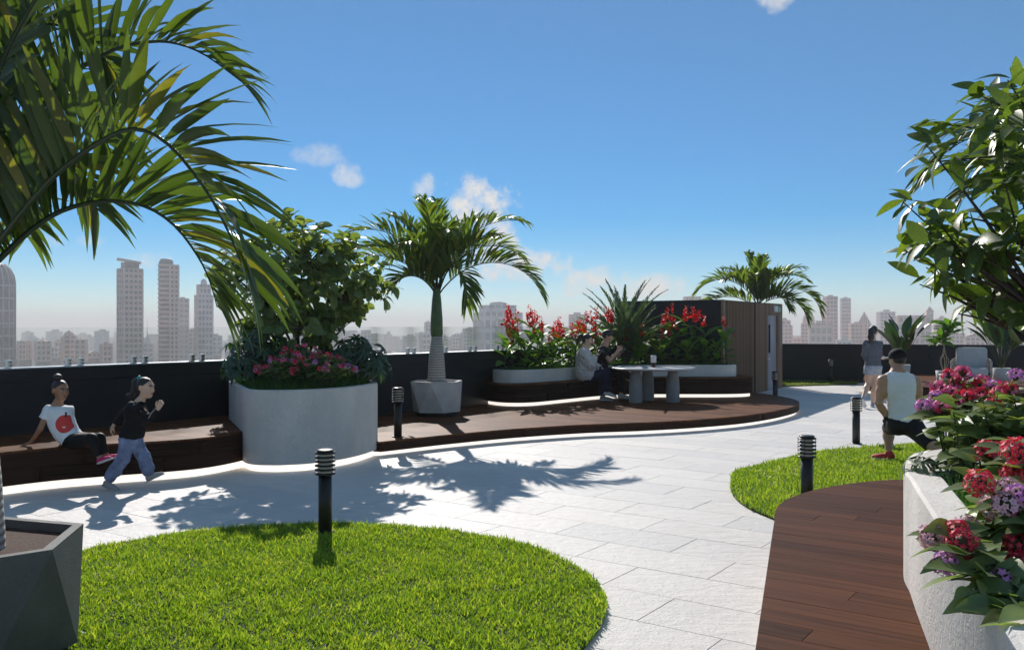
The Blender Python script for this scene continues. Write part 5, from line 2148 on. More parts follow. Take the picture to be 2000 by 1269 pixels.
def hand_prims(w, fore, palm_n, thumb_side, s=1.0, curl=0.5, spread=0.12):
    """w wrist, fore: direction of the hand, palm_n: where the palm faces, thumb_side: sideways direction of the thumb"""
    w, f, n = V3(w), nrm(fore), nrm(palm_n)
    n = nrm(n - f * (n @ f))
    t = nrm(np.cross(f, n))
    if t @ V3(thumb_side) < 0:
        t = -t
    pr = []
    kn = []
    for j, off in enumerate((0.030, 0.010, -0.010, -0.028)):
        base = w + f * 0.012 * s + t * off * 0.55 * s
        k = w + f * (0.088 - 0.004 * abs(j - 1)) * s + t * off * s
        pr.append(cone(base, k, 0.0145 * s, 0.0115 * s, 0.012 * s))
        kn.append(k)
    for j, (k, L) in enumerate(zip(kn, (0.070, 0.079, 0.073, 0.057))):
        d = nrm(f + t * spread * (1.2 - 0.8 * j))
        p = k
        for m_, (fr_, r_) in enumerate(((0.45, 0.0092), (0.31, 0.0082), (0.26, 0.0072))):
            a = curl * (0.75, 1.5, 2.1)[m_]
            dd = nrm(d * math.cos(a) + n * math.sin(a))
            q = p + dd * L * fr_ * s
            pr.append(cone(p, q, r_ * s, (r_ - 0.0008) * s, 0.003 * s))
            p = q
    tb = w + f * 0.028 * s + t * 0.024 * s
    t1 = tb + (f * 0.55 + t * 0.75 + n * 0.25) * 0.036 * s
    t2 = t1 + nrm(f * 0.85 + t * 0.25 + n * (0.25 + curl * 0.5)) * 0.030 * s
    t3 = t2 + nrm(f * 0.9 - t * 0.05 + n * (0.25 + curl * 0.7)) * 0.024 * s
    pr += [cone(w + f * 0.01 * s + t * 0.012 * s, tb, 0.014 * s, 0.0125 * s, 0.01 * s), cone(tb, t1, 0.0125 * s, 0.0105 * s, 0.008 * s), cone(t1, t2, 0.0102 * s, 0.0092 * s, 0.003 * s), cone(t2, t3, 0.0092 * s, 0.0075 * s, 0.003 * s)]
    return pr


def head_prims(c, f, u, s=1.0, child=False):
    """c: centre of the head, f: facing, u: up; s 1 = adult head 0.23 m high"""
    c, f = V3(c), nrm(f)
    u = nrm(V3(u) - f * (V3(u) @ f))
    r = nrm(np.cross(f, u))
    A = [r, f, u]
    w = 1.04 if child else 1.0
    P = lambda x, y, z: c + (r * x + f * y + u * z) * s
    pr = [ell(P(0, -0.012, 0.030), (0.076 * w * s, 0.095 * s, 0.084 * s), A, 0.03),
          ell(P(0, 0.030, -0.030), (0.059 * w * s, 0.062 * s, 0.075 * s), A, 0.03),
          ell(P(0, 0.055, -0.088), (0.030 * s, 0.028 * s, 0.022 * s), A, 0.03),
          ell(P(0, 0.082, 0.030), (0.050 * s, 0.014 * s, 0.012 * s), A, 0.02),
          ell(P(0.040, 0.062, -0.025), (0.022 * s, 0.022 * s, 0.02 * s), A, 0.02), ell(P(-0.040, 0.062, -0.025), (0.022 * s, 0.022 * s, 0.02 * s), A, 0.02),
          ell(P(0.031, 0.101, 0.008), (0.018 * s, 0.014 * s, 0.010 * s), A, 0.012, True), ell(P(-0.031, 0.101, 0.008), (0.018 * s, 0.014 * s, 0.010 * s), A, 0.012, True),
          cone(P(0, 0.090, 0.014), P(0, 0.111, -0.026), 0.008 * s, 0.012 * s, 0.014), ell(P(0.010, 0.098, -0.030), (0.008 * s, 0.010 * s, 0.007 * s), A, 0.008), ell(P(-0.010, 0.098, -0.030), (0.008 * s, 0.010 * s, 0.007 * s), A, 0.008),
          ell(P(0.078 * w, -0.008, -0.004), (0.008 * s, 0.020 * s, 0.032 * s), A, 0.008), ell(P(-0.078 * w, -0.008, -0.004), (0.008 * s, 0.020 * s, 0.032 * s), A, 0.008)]
    return pr, P, A


def face_bits(th, P, A, s, lip=(0.35, 0.12, 0.10), brow=(0.012, 0.009, 0.008)):
    """eyes, brows and lips on the front of the head"""
    Mi = plain('eye white', (0.62, 0.60, 0.58), 0.25, 0.03)
    Mp = plain('dark iris', (0.012, 0.009, 0.008), 0.15, 0.1)
    Mb = plain('brow hair', brow, 0.7, 0.1)
    Ml = plain('lip tone', lip, 0.4, 0.1)
    for sg in (-1, 1):
        e = sdf_part('eye', th, [ell(P(0.031 * sg, 0.081, 0.007), (0.0135 * s, 0.010 * s, 0.0075 * s), A)], 0.0022 * s, Mi, rel=1)
        sdf_part('iris', e, [ell(P(0.030 * sg, 0.0875, 0.007), (0.0062 * s, 0.0055 * s, 0.0068 * s), A)], 0.0018 * s, Mp, rel=1)
        sdf_part('eyebrow', th, [cone(P(0.014 * sg, 0.096, 0.027), P(0.034 * sg, 0.092, 0.033), 0.0034 * s, 0.0030 * s), cone(P(0.034 * sg, 0.092, 0.033), P(0.052 * sg, 0.078, 0.027), 0.0030 * s, 0.0018 * s)], 0.0018 * s, Mb, rel=1)
    sdf_part('lips', th, [ell(P(0, 0.091, -0.054), (0.019 * s, 0.006 * s, 0.0045 * s), A, 0.003), ell(P(0, 0.089, -0.062), (0.017 * s, 0.0065 * s, 0.0050 * s), A, 0.003)], 0.002 * s, Ml, rel=1)


def hair_cap(P, A, s, grow=1.09, child=False, low=-0.02, fr=0.030):
    """hair over the skull with a clean hairline"""
    w = 1.04 if child else 1.0
    pr = [ell(P(0, -0.016, 0.034), (0.080 * w * s * grow / 1.05, 0.097 * s * grow / 1.05, 0.088 * s * grow / 1.05), A, 0.02),
          ell(P(0, -0.055, -0.020), (0.058 * s, 0.048 * s, 0.055 * s), A, 0.03)]
    r, f, u = A
    cuts = [(P(0, 0.060, 0.060), f * 0.80 - u * 0.62), (P(0, 0.0, -0.070), -u)]
    return pr, cuts


def shoe(th, ankle, toe_dir, up, L, mat, sole_mat, w=1.0, label=None):
    """ankle joint, direction of the toes"""
    a, f = V3(ankle), nrm(toe_dir)
    u = nrm(V3(up) - f * (V3(up) @ f))
    r = np.cross(f, u)
    A = [r, f, u]
    h = 0.30 * L
    b = a - u * h
    pr = [ell(b + f * -0.06 * L + u * 0.17 * L, (0.135 * L * w, 0.20 * L, 0.20 * L), A, 0.03 * L),
          ell(b + f * 0.22 * L + u * 0.13 * L, (0.155 * L * w, 0.30 * L, 0.155 * L), A, 0.1 * L),
          ell(b + f * 0.50 * L + u * 0.10 * L, (0.165 * L * w, 0.24 * L, 0.115 * L), A, 0.08 * L),
          cone(a + u * 0.05 * L, b + f * 0.02 * L + u * 0.18 * L, 0.14 * L, 0.15 * L, 0.05 * L)]
    o = sdf_part('shoe', th, pr, L * 0.028, mat, cuts=[(b + u * 0.045 * L, -u), (a + u * 0.10 * L, u)], label=label)
    pr = [ell(b + f * -0.06 * L + u * 0.03 * L, (0.145 * L * w, 0.215 * L, 0.08 * L), A, 0.02), ell(b + f * 0.23 * L + u * 0.03 * L, (0.155 * L * w, 0.34 * L, 0.07 * L), A, 0.05), ell(b + f * 0.51 * L + u * 0.03 * L, (0.175 * L * w, 0.25 * L, 0.07 * L), A, 0.05)]
    sdf_part('sole', o, pr, L * 0.028, sole_mat, cuts=[(b + u * 0.075 * L, u), (b + u * 0.0 * L, -u)], rel=1)
    return o


def hair_mat(name, col):
    t = NT(name)
    st = t.n.new('ShaderNodeTexNoise')
    st.inputs['Scale'].default_value = 1.0
    st.inputs['Detail'].default_value = 4.0
    t.l.new(t.coord('World', scale=(230, 230, 26)), st.inputs['Vector'])
    s = st.outputs['Fac']
    t.set('Base Color', t.ramp(s, [(0.3, tuple(0.5 * c for c in col)), (0.7, tuple(2.2 * c for c in col))]))
    t.set('Roughness', 0.42)
    t.bump(s, 0.9, 0.006)
    return t.m


HAIR = hair_mat('black hair', (0.012, 0.010, 0.0095))
HAIR_B = hair_mat('dark brown hair', (0.024, 0.015, 0.011))
S_TAN = skin('tan skin', (0.52, 0.285, 0.175))
S_BROWN = skin('brown skin', (0.38, 0.19, 0.105))
S_FAIR = skin('fair skin', (0.64, 0.41, 0.29))


def lerp3(a, b, t):
    return V3(a) * (1 - t) + V3(b) * t


# --- girl sitting on the left bench -----------------------------------------
D = 9.12
g = lambda x, y, dd=0.0: V3(pd(x, y, D + dd))
th = thing('person', tuple(g(143, 866)), 'child in white shirt with red apple print sitting on the left bench', 'person')
fdir, udir = nrm((0.86, -0.50, -0.10)), (0.02, 0.0, 1)
hc = g(117.5, 762)
hs_ = 0.90
hp, HP, HA_ = head_prims(hc, fdir, udir, hs_, True)
neck_b, neck_t = g(112, 792, 0.0), g(116, 776, 0.0)
shN, shF = g(95, 799, -0.03), g(134, 799, 0.02)
chest, waist, hip = g(114, 812), g(128, 842), g(143, 859)
elN, wrN = g(79, 836, -0.06), g(61, 863, -0.02)
elF, wrF = g(132, 836, 0.14), g(122, 866, 0.24)
hipN, hipF = g(143, 861, -0.06), g(150, 858, 0.05)
knN, knF = g(178, 857, -0.24), g(194, 856, -0.12)
anN, anF = g(196, 893, -0.22), g(207, 889, -0.12)
M_tee = cloth('white print tee', (0.62, 0.64, 0.65), 0.9, 0.05, 0.35)
# red apple print on the chest
t = NT('white tee with apple print')
vec = t.n.new('ShaderNodeNewGeometry').outputs['Position']
pc = g(124, 828, -0.11)
sep = t.n.new('ShaderNodeSeparateXYZ')
t.l.new(vec, sep.inputs[0])
ux = t.math('DIVIDE', t.math('SUBTRACT', sep.outputs[0], float(pc[0])), 0.082)
uz = t.math('DIVIDE', t.math('SUBTRACT', sep.outputs[2], float(pc[2])), 0.090)
rr = t.math('ADD', t.math('MULTIPLY', ux, ux), t.math('MULTIPLY', uz, uz))
front = t.math('LESS_THAN', sep.outputs[1], float(pc[1]) + 0.075)
msk = t.math('MULTIPLY', t.math('LESS_THAN', rr, 1.0), front)
sx = t.math('ABSOLUTE', t.math('DIVIDE', t.math('SUBTRACT', sep.outputs[0], float(pc[0]) + 0.005), 0.008))
sz = t.math('ABSOLUTE', t.math('DIVIDE', t.math('SUBTRACT', sep.outputs[2], float(pc[2]) + 0.092), 0.026))
stem = t.math('MULTIPLY', t.math('LESS_THAN', t.math('MAXIMUM', sx, sz), 1.0), front)
dx_ = t.math('DIVIDE', t.math('SUBTRACT', sep.outputs[0], float(pc[0]) - 0.002), 0.016)
dz_ = t.math('DIVIDE', t.math('SUBTRACT', sep.outputs[2], float(pc[2]) - 0.032), 0.010)
dot = t.math('MULTIPLY', t.math('LESS_THAN', t.math('ADD', t.math('MULTIPLY', dx_, dx_), t.math('MULTIPLY', dz_, dz_)), 1.0), front)
c_ = t.mix(msk, (0.78, 0.80, 0.81), (0.70, 0.06, 0.055))
c_ = t.mix(stem, c_, (0.02, 0.05, 0.06))
c_ = t.mix(dot, c_, (0.70, 0.55, 0.50))
t.set('Base Color', c_)
t.set('Roughness', 0.9)
t.bump(t.noise(t.coord('World'), 20, 3), 0.35, 0.02)
M_apple = t.m
body = hp + [cone(neck_t, neck_b, 0.036, 0.042, 0.03), cone(shN, elN, 0.036, 0.027, 0.03), cone(elN, wrN, 0.027, 0.019, 0.02), cone(shF, elF, 0.036, 0.027, 0.03), cone(elF, wrF, 0.027, 0.019, 0.02),
             ell(lerp3(chest, waist, 0.3), (0.10, 0.08, 0.13), None, 0.05), ell(lerp3(chest, waist, 0.9), (0.10, 0.085, 0.10), None, 0.05), cone(neck_b, chest, 0.05, 0.07, 0.04), cone(anN, knN, 0.030, 0.042, 0.02), cone(anF, knF, 0.030, 0.042, 0.02), cone(hipN, knN, 0.06, 0.045, 0.03), cone(hipF, knF, 0.06, 0.045, 0.03)]
hand1 = hand_prims(wrN, nrm((-0.9, -0.1, -0.35)), (0, 0, -1), (0, -1, 0), 0.72, 0.08, 0.2)
hand2 = hand_prims(wrF, nrm((-0.6, 0.6, -0.3)), (0, 0, -1), (0, 1, 0), 0.72, 0.1, 0.2)
sdf_part('body', th, body, 0.0075, S_BROWN, extra=[(hand1, 0.0028), (hand2, 0.0035)])
tee = [ell(lerp3(shN, shF, 0.5) + (0, 0, -0.02), (0.135, 0.085, 0.06), None, 0.04), ell(lerp3(chest, waist, 0.25), (0.128, 0.100, 0.13), None, 0.06), ell(lerp3(chest, waist, 0.85), (0.125, 0.105, 0.13), None, 0.06),
       ell(lerp3(waist, hip, 0.75), (0.120, 0.115, 0.10), None, 0.06), cone(shN, lerp3(shN, elN, 0.52), 0.052, 0.054, 0.03, 1), cone(shF, lerp3(shF, elF, 0.52), 0.052, 0.050, 0.03, 1)]
sdf_part('shirt', th, tee, 0.0075, M_apple, wr=0.0025, cuts=[(neck_b + (0.005, 0, 0.004), (0.1, -0.05, 1)), (hip + (0.012, 0, -0.016), (0.62, -0.25, -0.55))])
M_leg = cloth('black leggings', (0.010, 0.010, 0.011), 0.6, 0.2, 0.25)
sdf_part('leggings', th, [ell(hip + (0, 0, -0.005), (0.12, 0.115, 0.085), None, 0.04), cone(hipN, knN, 0.078, 0.055, 0.04), cone(knN, lerp3(knN, anN, 0.9), 0.055, 0.037, 0.025, 1), cone(hipF, knF, 0.078, 0.055, 0.04), cone(knF, lerp3(knF, anF, 0.9), 0.055, 0.037, 0.025, 1)], 0.0075, M_leg)
M_pink = cloth('pink canvas shoe', (0.62, 0.03, 0.16), 0.6, 0.1, 0.2)
M_solew = plain('white rubber sole', (0.68, 0.66, 0.64), 0.6, 0.05)
shoe(th, anN, (0.85, -0.35, 0.32), (-0.3, 0.1, 0.95), 0.185, M_pink, M_solew, 1.1)
shoe(th, anF, (0.85, -0.30, 0.30), (-0.3, 0.1, 0.95), 0.185, M_pink, M_solew, 1.1)
hcp, hct = hair_cap(HP, HA_, hs_, 1.025, True)
sdf_part('hair', th, hcp, 0.006, HAIR_B, cuts=hct)
sdf_part('hair_bun', th, [ell(HP(0, -0.066, 0.140), (0.044, 0.046, 0.038), HA_, 0.012), cone(HP(0, -0.05, 0.10), HP(0, -0.062, 0.13), 0.024, 0.03, 0.02)], 0.0055, HAIR_B)
face_bits(th, HP, HA_, hs_)

# --- girl running past the bench ---------------------------------------------
D = 9.0
th = thing('person', tuple(g(262, 953)), 'child in black top and blue jeans running past the left bench', 'person')
fdir = nrm((0.95, -0.25, -0.06))
hc, hs_ = g(284, 757), 0.90
hp, HP, HA_ = head_prims(hc, fdir, (0.05, 0, 1), hs_, True)
neck_b, neck_t = g(272, 787), g(280, 772)
shN, shF = g(270, 797, -0.10), g(256, 793, 0.08)
chest, waist, hip = g(266, 812), g(260, 838), g(256, 856)
elN, wrN = g(291, 818, -0.16), g(308, 799, -0.14)
elF, wrF = g(237, 813, 0.13), g(222, 829, 0.10)
hipN, hipF = g(250, 860, -0.05), g(262, 860, 0.06)
knN, anN = g(242, 893, -0.08), g(212, 936, -0.05)
knF, anF = g(282, 895, 0.06), g(292, 926, 0.08)
body = hp + [cone(neck_t, neck_b, 0.034, 0.04, 0.03), cone(shN, elN, 0.034, 0.026, 0.03), cone(elN, wrN, 0.026, 0.018, 0.02), cone(shF, elF, 0.034, 0.026, 0.03), cone(elF, wrF, 0.026, 0.018, 0.02),
             ell(chest, (0.09, 0.11, 0.12), None, 0.05), ell(waist, (0.085, 0.105, 0.11), None, 0.05), ell(hip, (0.09, 0.11, 0.09), None, 0.05), cone(neck_b, chest, 0.045, 0.07, 0.04),
             cone(hipN, knN, 0.06, 0.042, 0.03), cone(knN, anN, 0.042, 0.03, 0.02), cone(hipF, knF, 0.06, 0.042, 0.03), cone(knF, anF, 0.042, 0.03, 0.02)]
hand1 = hand_prims(wrN, nrm((0.45, -0.05, 0.85)), (-0.2, 0.9, 0.1), (-1, -0.2, 0.3), 0.72, 0.95, 0.05)
hand2 = hand_prims(wrF, nrm((-0.45, 0.0, -0.85)), (0.5, 0.5, -0.2), (0, -1, 0), 0.72, 0.6, 0.08)
sdf_part('body', th, body, 0.0075, S_FAIR, extra=[(hand1, 0.0028), (hand2, 0.0028)])
M_btop = cloth('black track top', (0.0085, 0.0085, 0.010), 0.75, 0.2, 0.4)
sdf_part('top', th, [ell(lerp3(shN, shF, 0.5) + (0, 0, -0.015), (0.085, 0.145, 0.06), None, 0.04), ell(chest, (0.105, 0.13, 0.12), None, 0.06), ell(waist, (0.105, 0.125, 0.12), None, 0.06), ell(hip + (0.0, 0, 0.02), (0.108, 0.125, 0.09), None, 0.06),
                     cone(neck_b + (0, 0, -0.02), neck_b + (0.012, 0, 0.028), 0.055, 0.050, 0.02, 1), cone(shN, elN, 0.050, 0.040, 0.03), cone(elN, lerp3(elN, wrN, 0.93), 0.040, 0.029, 0.02, 1), cone(shF, elF, 0.050, 0.040, 0.03), cone(elF, lerp3(elF, wrF, 0.93), 0.040, 0.029, 0.02, 1)], 0.0075, M_btop, wr=0.003,
         cuts=[(hip + (0, 0, -0.022), (0.25, 0, -1))])
M_pipe = plain('grey sleeve piping', (0.34, 0.32, 0.32), 0.7)
mb = MB()
off = np.array((0.010, -0.050, 0.012))
mb.tube([Vector(lerp3(shN, neck_b, 0.2) + (0, -0.035, 0.04)), Vector(shN + (0.012, -0.05, 0.0)), Vector(lerp3(shN, elN, 0.6) + (0.022, -0.040, 0.0)), Vector(elN + (0.012, -0.039, 0.012)), Vector(lerp3(elN, wrN, 0.5) + (-0.01, -0.034, 0.010)), Vector(lerp3(elN, wrN, 0.9) + (-0.01, -0.026, 0.006))], 0.005, 6)
part('sleeve_piping', mb, M_pipe, th)
M_jean = cloth('faded blue denim', (0.21, 0.26, 0.40), 0.9, 0.5, 1.0)
jeans = [ell(hip + (0, 0, -0.015), (0.108, 0.122, 0.08), None, 0.04), cone(hipN, knN, 0.080, 0.060, 0.04), cone(knN, lerp3(knN, anN, 0.6), 0.060, 0.062, 0.03), cone(lerp3(knN, anN, 0.6), lerp3(knN, anN, 1.0), 0.062, 0.052, 0.03, 1), cone(hipF, knF, 0.080, 0.060, 0.04), cone(knF, lerp3(knF, anF, 0.6), 0.060, 0.062, 0.03), cone(lerp3(knF, anF, 0.6), anF, 0.062, 0.050, 0.03, 1)]
sdf_part('jeans', th, jeans, 0.0075, M_jean, wr=0.0045, cuts=[(hip + (0, 0, 0.03), (0, 0, 1))])
M_gshoe = cloth('grey slip-on shoe', (0.40, 0.38, 0.36), 0.8, 0.08, 0.2)
shoe(th, anN + (0.0, 0, -0.022), (0.93, -0.15, -0.32), (0.3, 0, 0.95), 0.20, M_gshoe, M_gshoe, 0.95)
shoe(th, anF + (-0.005, 0, -0.005), (0.9, -0.1, 0.42), (-0.4, 0, 0.9), 0.20, M_gshoe, M_gshoe, 0.95)
hcp, hct = hair_cap(HP, HA_, hs_, 1.025, True)
sdf_part('hair', th, hcp, 0.006, HAIR, cuts=hct)
sdf_part('ponytail', th, [cone(HP(0, -0.095, 0.085), HP(0, -0.135, 0.05), 0.028, 0.034, 0.02), cone(HP(0, -0.135, 0.05), HP(0, -0.150, -0.06), 0.034, 0.030, 0.02), cone(HP(0, -0.150, -0.06), HP(0, -0.18, -0.13), 0.030, 0.012, 0.02), ell(HP(0, -0.20, -0.10), (0.016, 0.05, 0.022), HA_, 0.02)], 0.006, HAIR)
sdf_part('hair_tie', th, [ell(HP(0, -0.088, 0.098), (0.030, 0.014, 0.030), HA_)], 0.004, plain('turquoise hair tie', (0.02, 0.42, 0.40), 0.5))
face_bits(th, HP, HA_, hs_)

# --- woman in the beige jacket -------------------------------------------------
D = 17.45
th = thing('person', tuple(g(1150, 745)), 'person with ponytail in beige jacket and navy trousers sitting on the curved bench', 'person')
fdir = nrm((0.93, -0.25, -0.25))
hc, hs_ = g(1147, 664), 1.0
hp, HP, HA_ = head_prims(hc, fdir, (0.25, 0, 1), hs_)
neck_b, neck_t = g(1141, 681, 0.0), g(1145, 672, 0.0)
shN, shF = g(1138, 688, -0.15), g(1142, 687, 0.15)
chest, waist, hip = g(1141, 700), g(1142, 722), g(1146, 736)
elN, wrN = g(1153, 713, -0.20), g(1165, 694, -0.14)
elF, wrF = g(1158, 713, 0.12), g(1175, 719, -0.02)
hipN, hipF = g(1148, 737, -0.09), g(1150, 737, 0.09)
knN, anN = g(1184, 729, -0.12), g(1187, 764, -0.10)
knF, anF = g(1178, 730, 0.06), g(1178, 772, 0.0)
body = hp + [cone(neck_t, neck_b, 0.048, 0.055, 0.03), cone(shN, elN, 0.045, 0.036, 0.03), cone(elN, wrN, 0.036, 0.025, 0.02), cone(shF, elF, 0.045, 0.036, 0.03), cone(elF, wrF, 0.036, 0.025, 0.02), ell(chest, (0.12, 0.16, 0.16), None, 0.05), ell(waist, (0.115, 0.15, 0.15), None, 0.05), ell(hip, (0.14, 0.17, 0.11), None, 0.05), cone(neck_b, chest, 0.06, 0.09, 0.05),
             cone(hipN, knN, 0.085, 0.06, 0.03), cone(knN, anN, 0.06, 0.038, 0.02), cone(hipF, knF, 0.085, 0.06, 0.03), cone(knF, anF, 0.06, 0.038, 0.02)]
sdf_part('body', th, body, 0.012, S_FAIR, extra=[(hand_prims(wrN, (0.55, 0.1, 0.6), (0.2, 0.9, 0.3), (-0.5, 0, 1), 0.95, 0.7, 0.05), 0.005), (hand_prims(wrF, (0.8, -0.2, -0.35), (0, 0, -1), (0, -1, 0), 0.95, 0.2, 0.15), 0.005)])
M_bei = cloth('beige bomber fabric', (0.64, 0.575, 0.53), 0.8, 0.10, 1.0)
sdf_part('jacket', th, [ell(lerp3(shN, shF, 0.5) + (0, 0, -0.03), (0.12, 0.21, 0.09), None, 0.06), ell(chest, (0.165, 0.215, 0.18), None, 0.08), ell(waist, (0.19, 0.225, 0.20), None, 0.08), ell(hip + (-0.005, 0, 0.03), (0.215, 0.235, 0.15), None, 0.08),
                        cone(neck_b + (0, 0, -0.03), neck_b + (0.01, 0, 0.03), 0.085, 0.072, 0.03, 1), cone(shN, elN, 0.082, 0.088, 0.05), cone(elN, lerp3(elN, wrN, 0.92), 0.088, 0.052, 0.04, 1), cone(shF, elF, 0.082, 0.085, 0.05), cone(elF, lerp3(elF, wrF, 0.92), 0.085, 0.052, 0.04, 1)], 0.011, M_bei, wr=0.008, cuts=[(hip + (0, 0, -0.06), (0.12, 0, -1))])
M_cuff = cloth('dark striped rib', (0.10, 0.09, 0.085), 0.9, 0.3, 0.3)
sdf_part('cuff', th, [cone(lerp3(elN, wrN, 0.86), lerp3(elN, wrN, 1.0), 0.047, 0.040, 0.0, 3)], 0.007, M_cuff)
sdf_part('cuff', th, [cone(lerp3(elF, wrF, 0.86), lerp3(elF, wrF, 1.0), 0.047, 0.040, 0.0, 3)], 0.007, M_cuff)
M_navy = cloth('navy trousers', (0.020, 0.026, 0.060), 0.85, 0.2, 0.5)
sdf_part('trousers', th, [ell(hip + (0, 0, -0.02), (0.17, 0.20, 0.10), None, 0.05), cone(hipN, knN, 0.105, 0.095, 0.05), cone(knN, lerp3(knN, anN, 1.0), 0.095, 0.085, 0.04, 1), cone(hipF, knF, 0.105, 0.095, 0.05), cone(knF, lerp3(knF, anF, 1.0), 0.095, 0.085, 0.04, 1)], 0.011, M_navy, wr=0.005)
M_wshoe = cloth('white sneaker', (0.66, 0.65, 0.63), 0.7, 0.05, 0.2)
shoe(th, anN, (0.92, -0.2, -0.25), (0.2, 0, 0.95), 0.27, M_wshoe, M_solew)
shoe(th, (anF[0], anF[1], 0.18 + 0.081), (0.95, -0.2, 0.0), (0, 0, 1), 0.27, cloth('grey sneaker', (0.30, 0.30, 0.30), 0.7, 0.05, 0.2), M_solew)
hcp, hct = hair_cap(HP, HA_, hs_, 1.09)
sdf_part('hair', th, hcp, 0.008, HAIR_B, cuts=hct)
sdf_part('ponytail', th, [cone(HP(0, -0.10, 0.06), HP(0, -0.15, 0.04), 0.025, 0.04, 0.02), cone(HP(0, -0.15, 0.04), HP(0, -0.185, -0.05), 0.042, 0.038, 0.02), cone(HP(0, -0.185, -0.05), HP(0, -0.17, -0.13), 0.038, 0.012, 0.02)], 0.008, HAIR_B)
face_bits(th, HP, HA_, hs_)
q = V3(wrN) + (0.075, 0.0, 0.075)
mb = rbox(q, (0.035, 0.006, 0.072), 0.004, 2, M=Matrix.Rotation(R(70), 3, 'Y'))
solo('phone', mb, plain('dark phone', (0.02, 0.03, 0.035), 0.2), 'phone held up by the person in the beige jacket', 'phone')

# --- man in the black t-shirt ----------------------------------------------------
D = 17.85
th = thing('person', tuple(g(1178, 742)), 'person in black t-shirt looking at a phone on the curved bench', 'person')
fdir = nrm((0.93, -0.25, -0.22))
hc, hs_ = g(1187, 656.5), 1.0
hp, HP, HA_ = head_prims(hc, fdir, (0.22, 0, 1), hs_)
neck_b, neck_t = g(1181, 674), g(1185, 665)
shN, shF = g(1175, 683, -0.17), g(1181, 681, 0.17)
chest, waist, hip = g(1177, 694), g(1174, 716), g(1176, 731)
elN, wrN = g(1190, 704, -0.22), g(1206, 686, -0.12)
elF, wrF = g(1196, 705, 0.16), g(1207, 690, 0.02)
hipN, hipF = g(1178, 732, -0.10), g(1180, 732, 0.10)
knN, anN = g(1208, 719, -0.10), g(1232, 737, -0.02)
knF, anF = g(1209, 727, 0.10), g(1213, 766, 0.06)
body = hp + [cone(neck_t, neck_b, 0.054, 0.060, 0.03), cone(shN, elN, 0.052, 0.042, 0.03), cone(elN, wrN, 0.042, 0.028, 0.02), cone(shF, elF, 0.052, 0.042, 0.03), cone(elF, wrF, 0.042, 0.028, 0.02), ell(chest, (0.12, 0.18, 0.17), None, 0.05), ell(waist, (0.115, 0.155, 0.15), None, 0.05), ell(hip, (0.14, 0.17, 0.11), None, 0.05), cone(neck_b, chest, 0.07, 0.1, 0.05),
             cone(hipN, knN, 0.09, 0.062, 0.03), cone(knN, anN, 0.062, 0.04, 0.02), cone(hipF, knF, 0.09, 0.062, 0.03), cone(knF, anF, 0.062, 0.04, 0.02)]
sdf_part('body', th, body, 0.012, S_TAN, extra=[(hand_prims(wrN, (0.7, 0.1, 0.65), (0.1, 0.95, 0.1), (-0.5, 0, 1), 1.0, 0.3, 0.08), 0.005), (hand_prims(wrF, (0.7, -0.1, 0.5), (0, -0.9, 0.3), (0, 0, 1), 1.0, 0.6, 0.05), 0.005)])
M_btee = cloth('black cotton', (0.011, 0.011, 0.013), 0.85, 0.2, 0.6)
sdf_part('shirt', th, [ell(lerp3(shN, shF, 0.5) + (0, 0, -0.03), (0.11, 0.225, 0.085), None, 0.05), ell(chest, (0.145, 0.205, 0.18), None, 0.07), ell(waist, (0.145, 0.185, 0.18), None, 0.07), ell(hip, (0.15, 0.19, 0.12), None, 0.07), cone(shN, lerp3(shN, elN, 0.62), 0.075, 0.082, 0.04, 1), cone(shF, lerp3(shF, elF, 0.62), 0.075, 0.082, 0.04, 1)], 0.011, M_btee, wr=0.005,
         cuts=[(neck_b + (0, 0, 0.0), (0.2, 0, 1)), (hip + (0, 0, -0.03), (0.1, 0, -1))])
sdf_part('trousers', th, [ell(hip + (0, 0, -0.02), (0.16, 0.20, 0.10), None, 0.05), cone(hipN, knN, 0.108, 0.085, 0.05), cone(knN, lerp3(knN, anN, 0.97), 0.085, 0.065, 0.04, 1), cone(hipF, knF, 0.108, 0.085, 0.05), cone(knF, lerp3(knF, anF, 1.0), 0.085, 0.07, 0.04, 1)], 0.012, cloth('black trousers', (0.012, 0.013, 0.018), 0.85, 0.2, 0.5))
shoe(th, anN, (0.75, -0.25, -0.45), (0.6, 0, 0.7), 0.28, M_wshoe, M_solew)
shoe(th, (anF[0], anF[1], 0.18 + 0.084), (0.95, -0.25, 0), (0, 0, 1), 0.28, M_wshoe, M_solew)
hcp = [ell(HP(0, -0.014, 0.044), (0.090, 0.108, 0.090), HA_, 0.02), ell(HP(0, -0.055, -0.015), (0.068, 0.05, 0.055), HA_, 0.03), ell(HP(0, 0.062, 0.078), (0.062, 0.045, 0.036), HA_, 0.03)]
sdf_part('hair', th, hcp, 0.008, HAIR, cuts=[(HP(0, 0.085, 0.045), HA_[1] * 0.7 - HA_[2] * 0.7), (HP(0, 0.0, -0.055), -HA_[2])])
face_bits(th, HP, HA_, hs_)
q = V3(wrN) + (0.10, 0.02, 0.03)
mb = rbox(q, (0.036, 0.006, 0.075), 0.004, 2, M=Matrix.Rotation(R(60), 3, 'Y'))
solo('phone', mb, plain('dark phone', (0.02, 0.03, 0.035), 0.2), 'phone held by the person in the black t-shirt', 'phone')

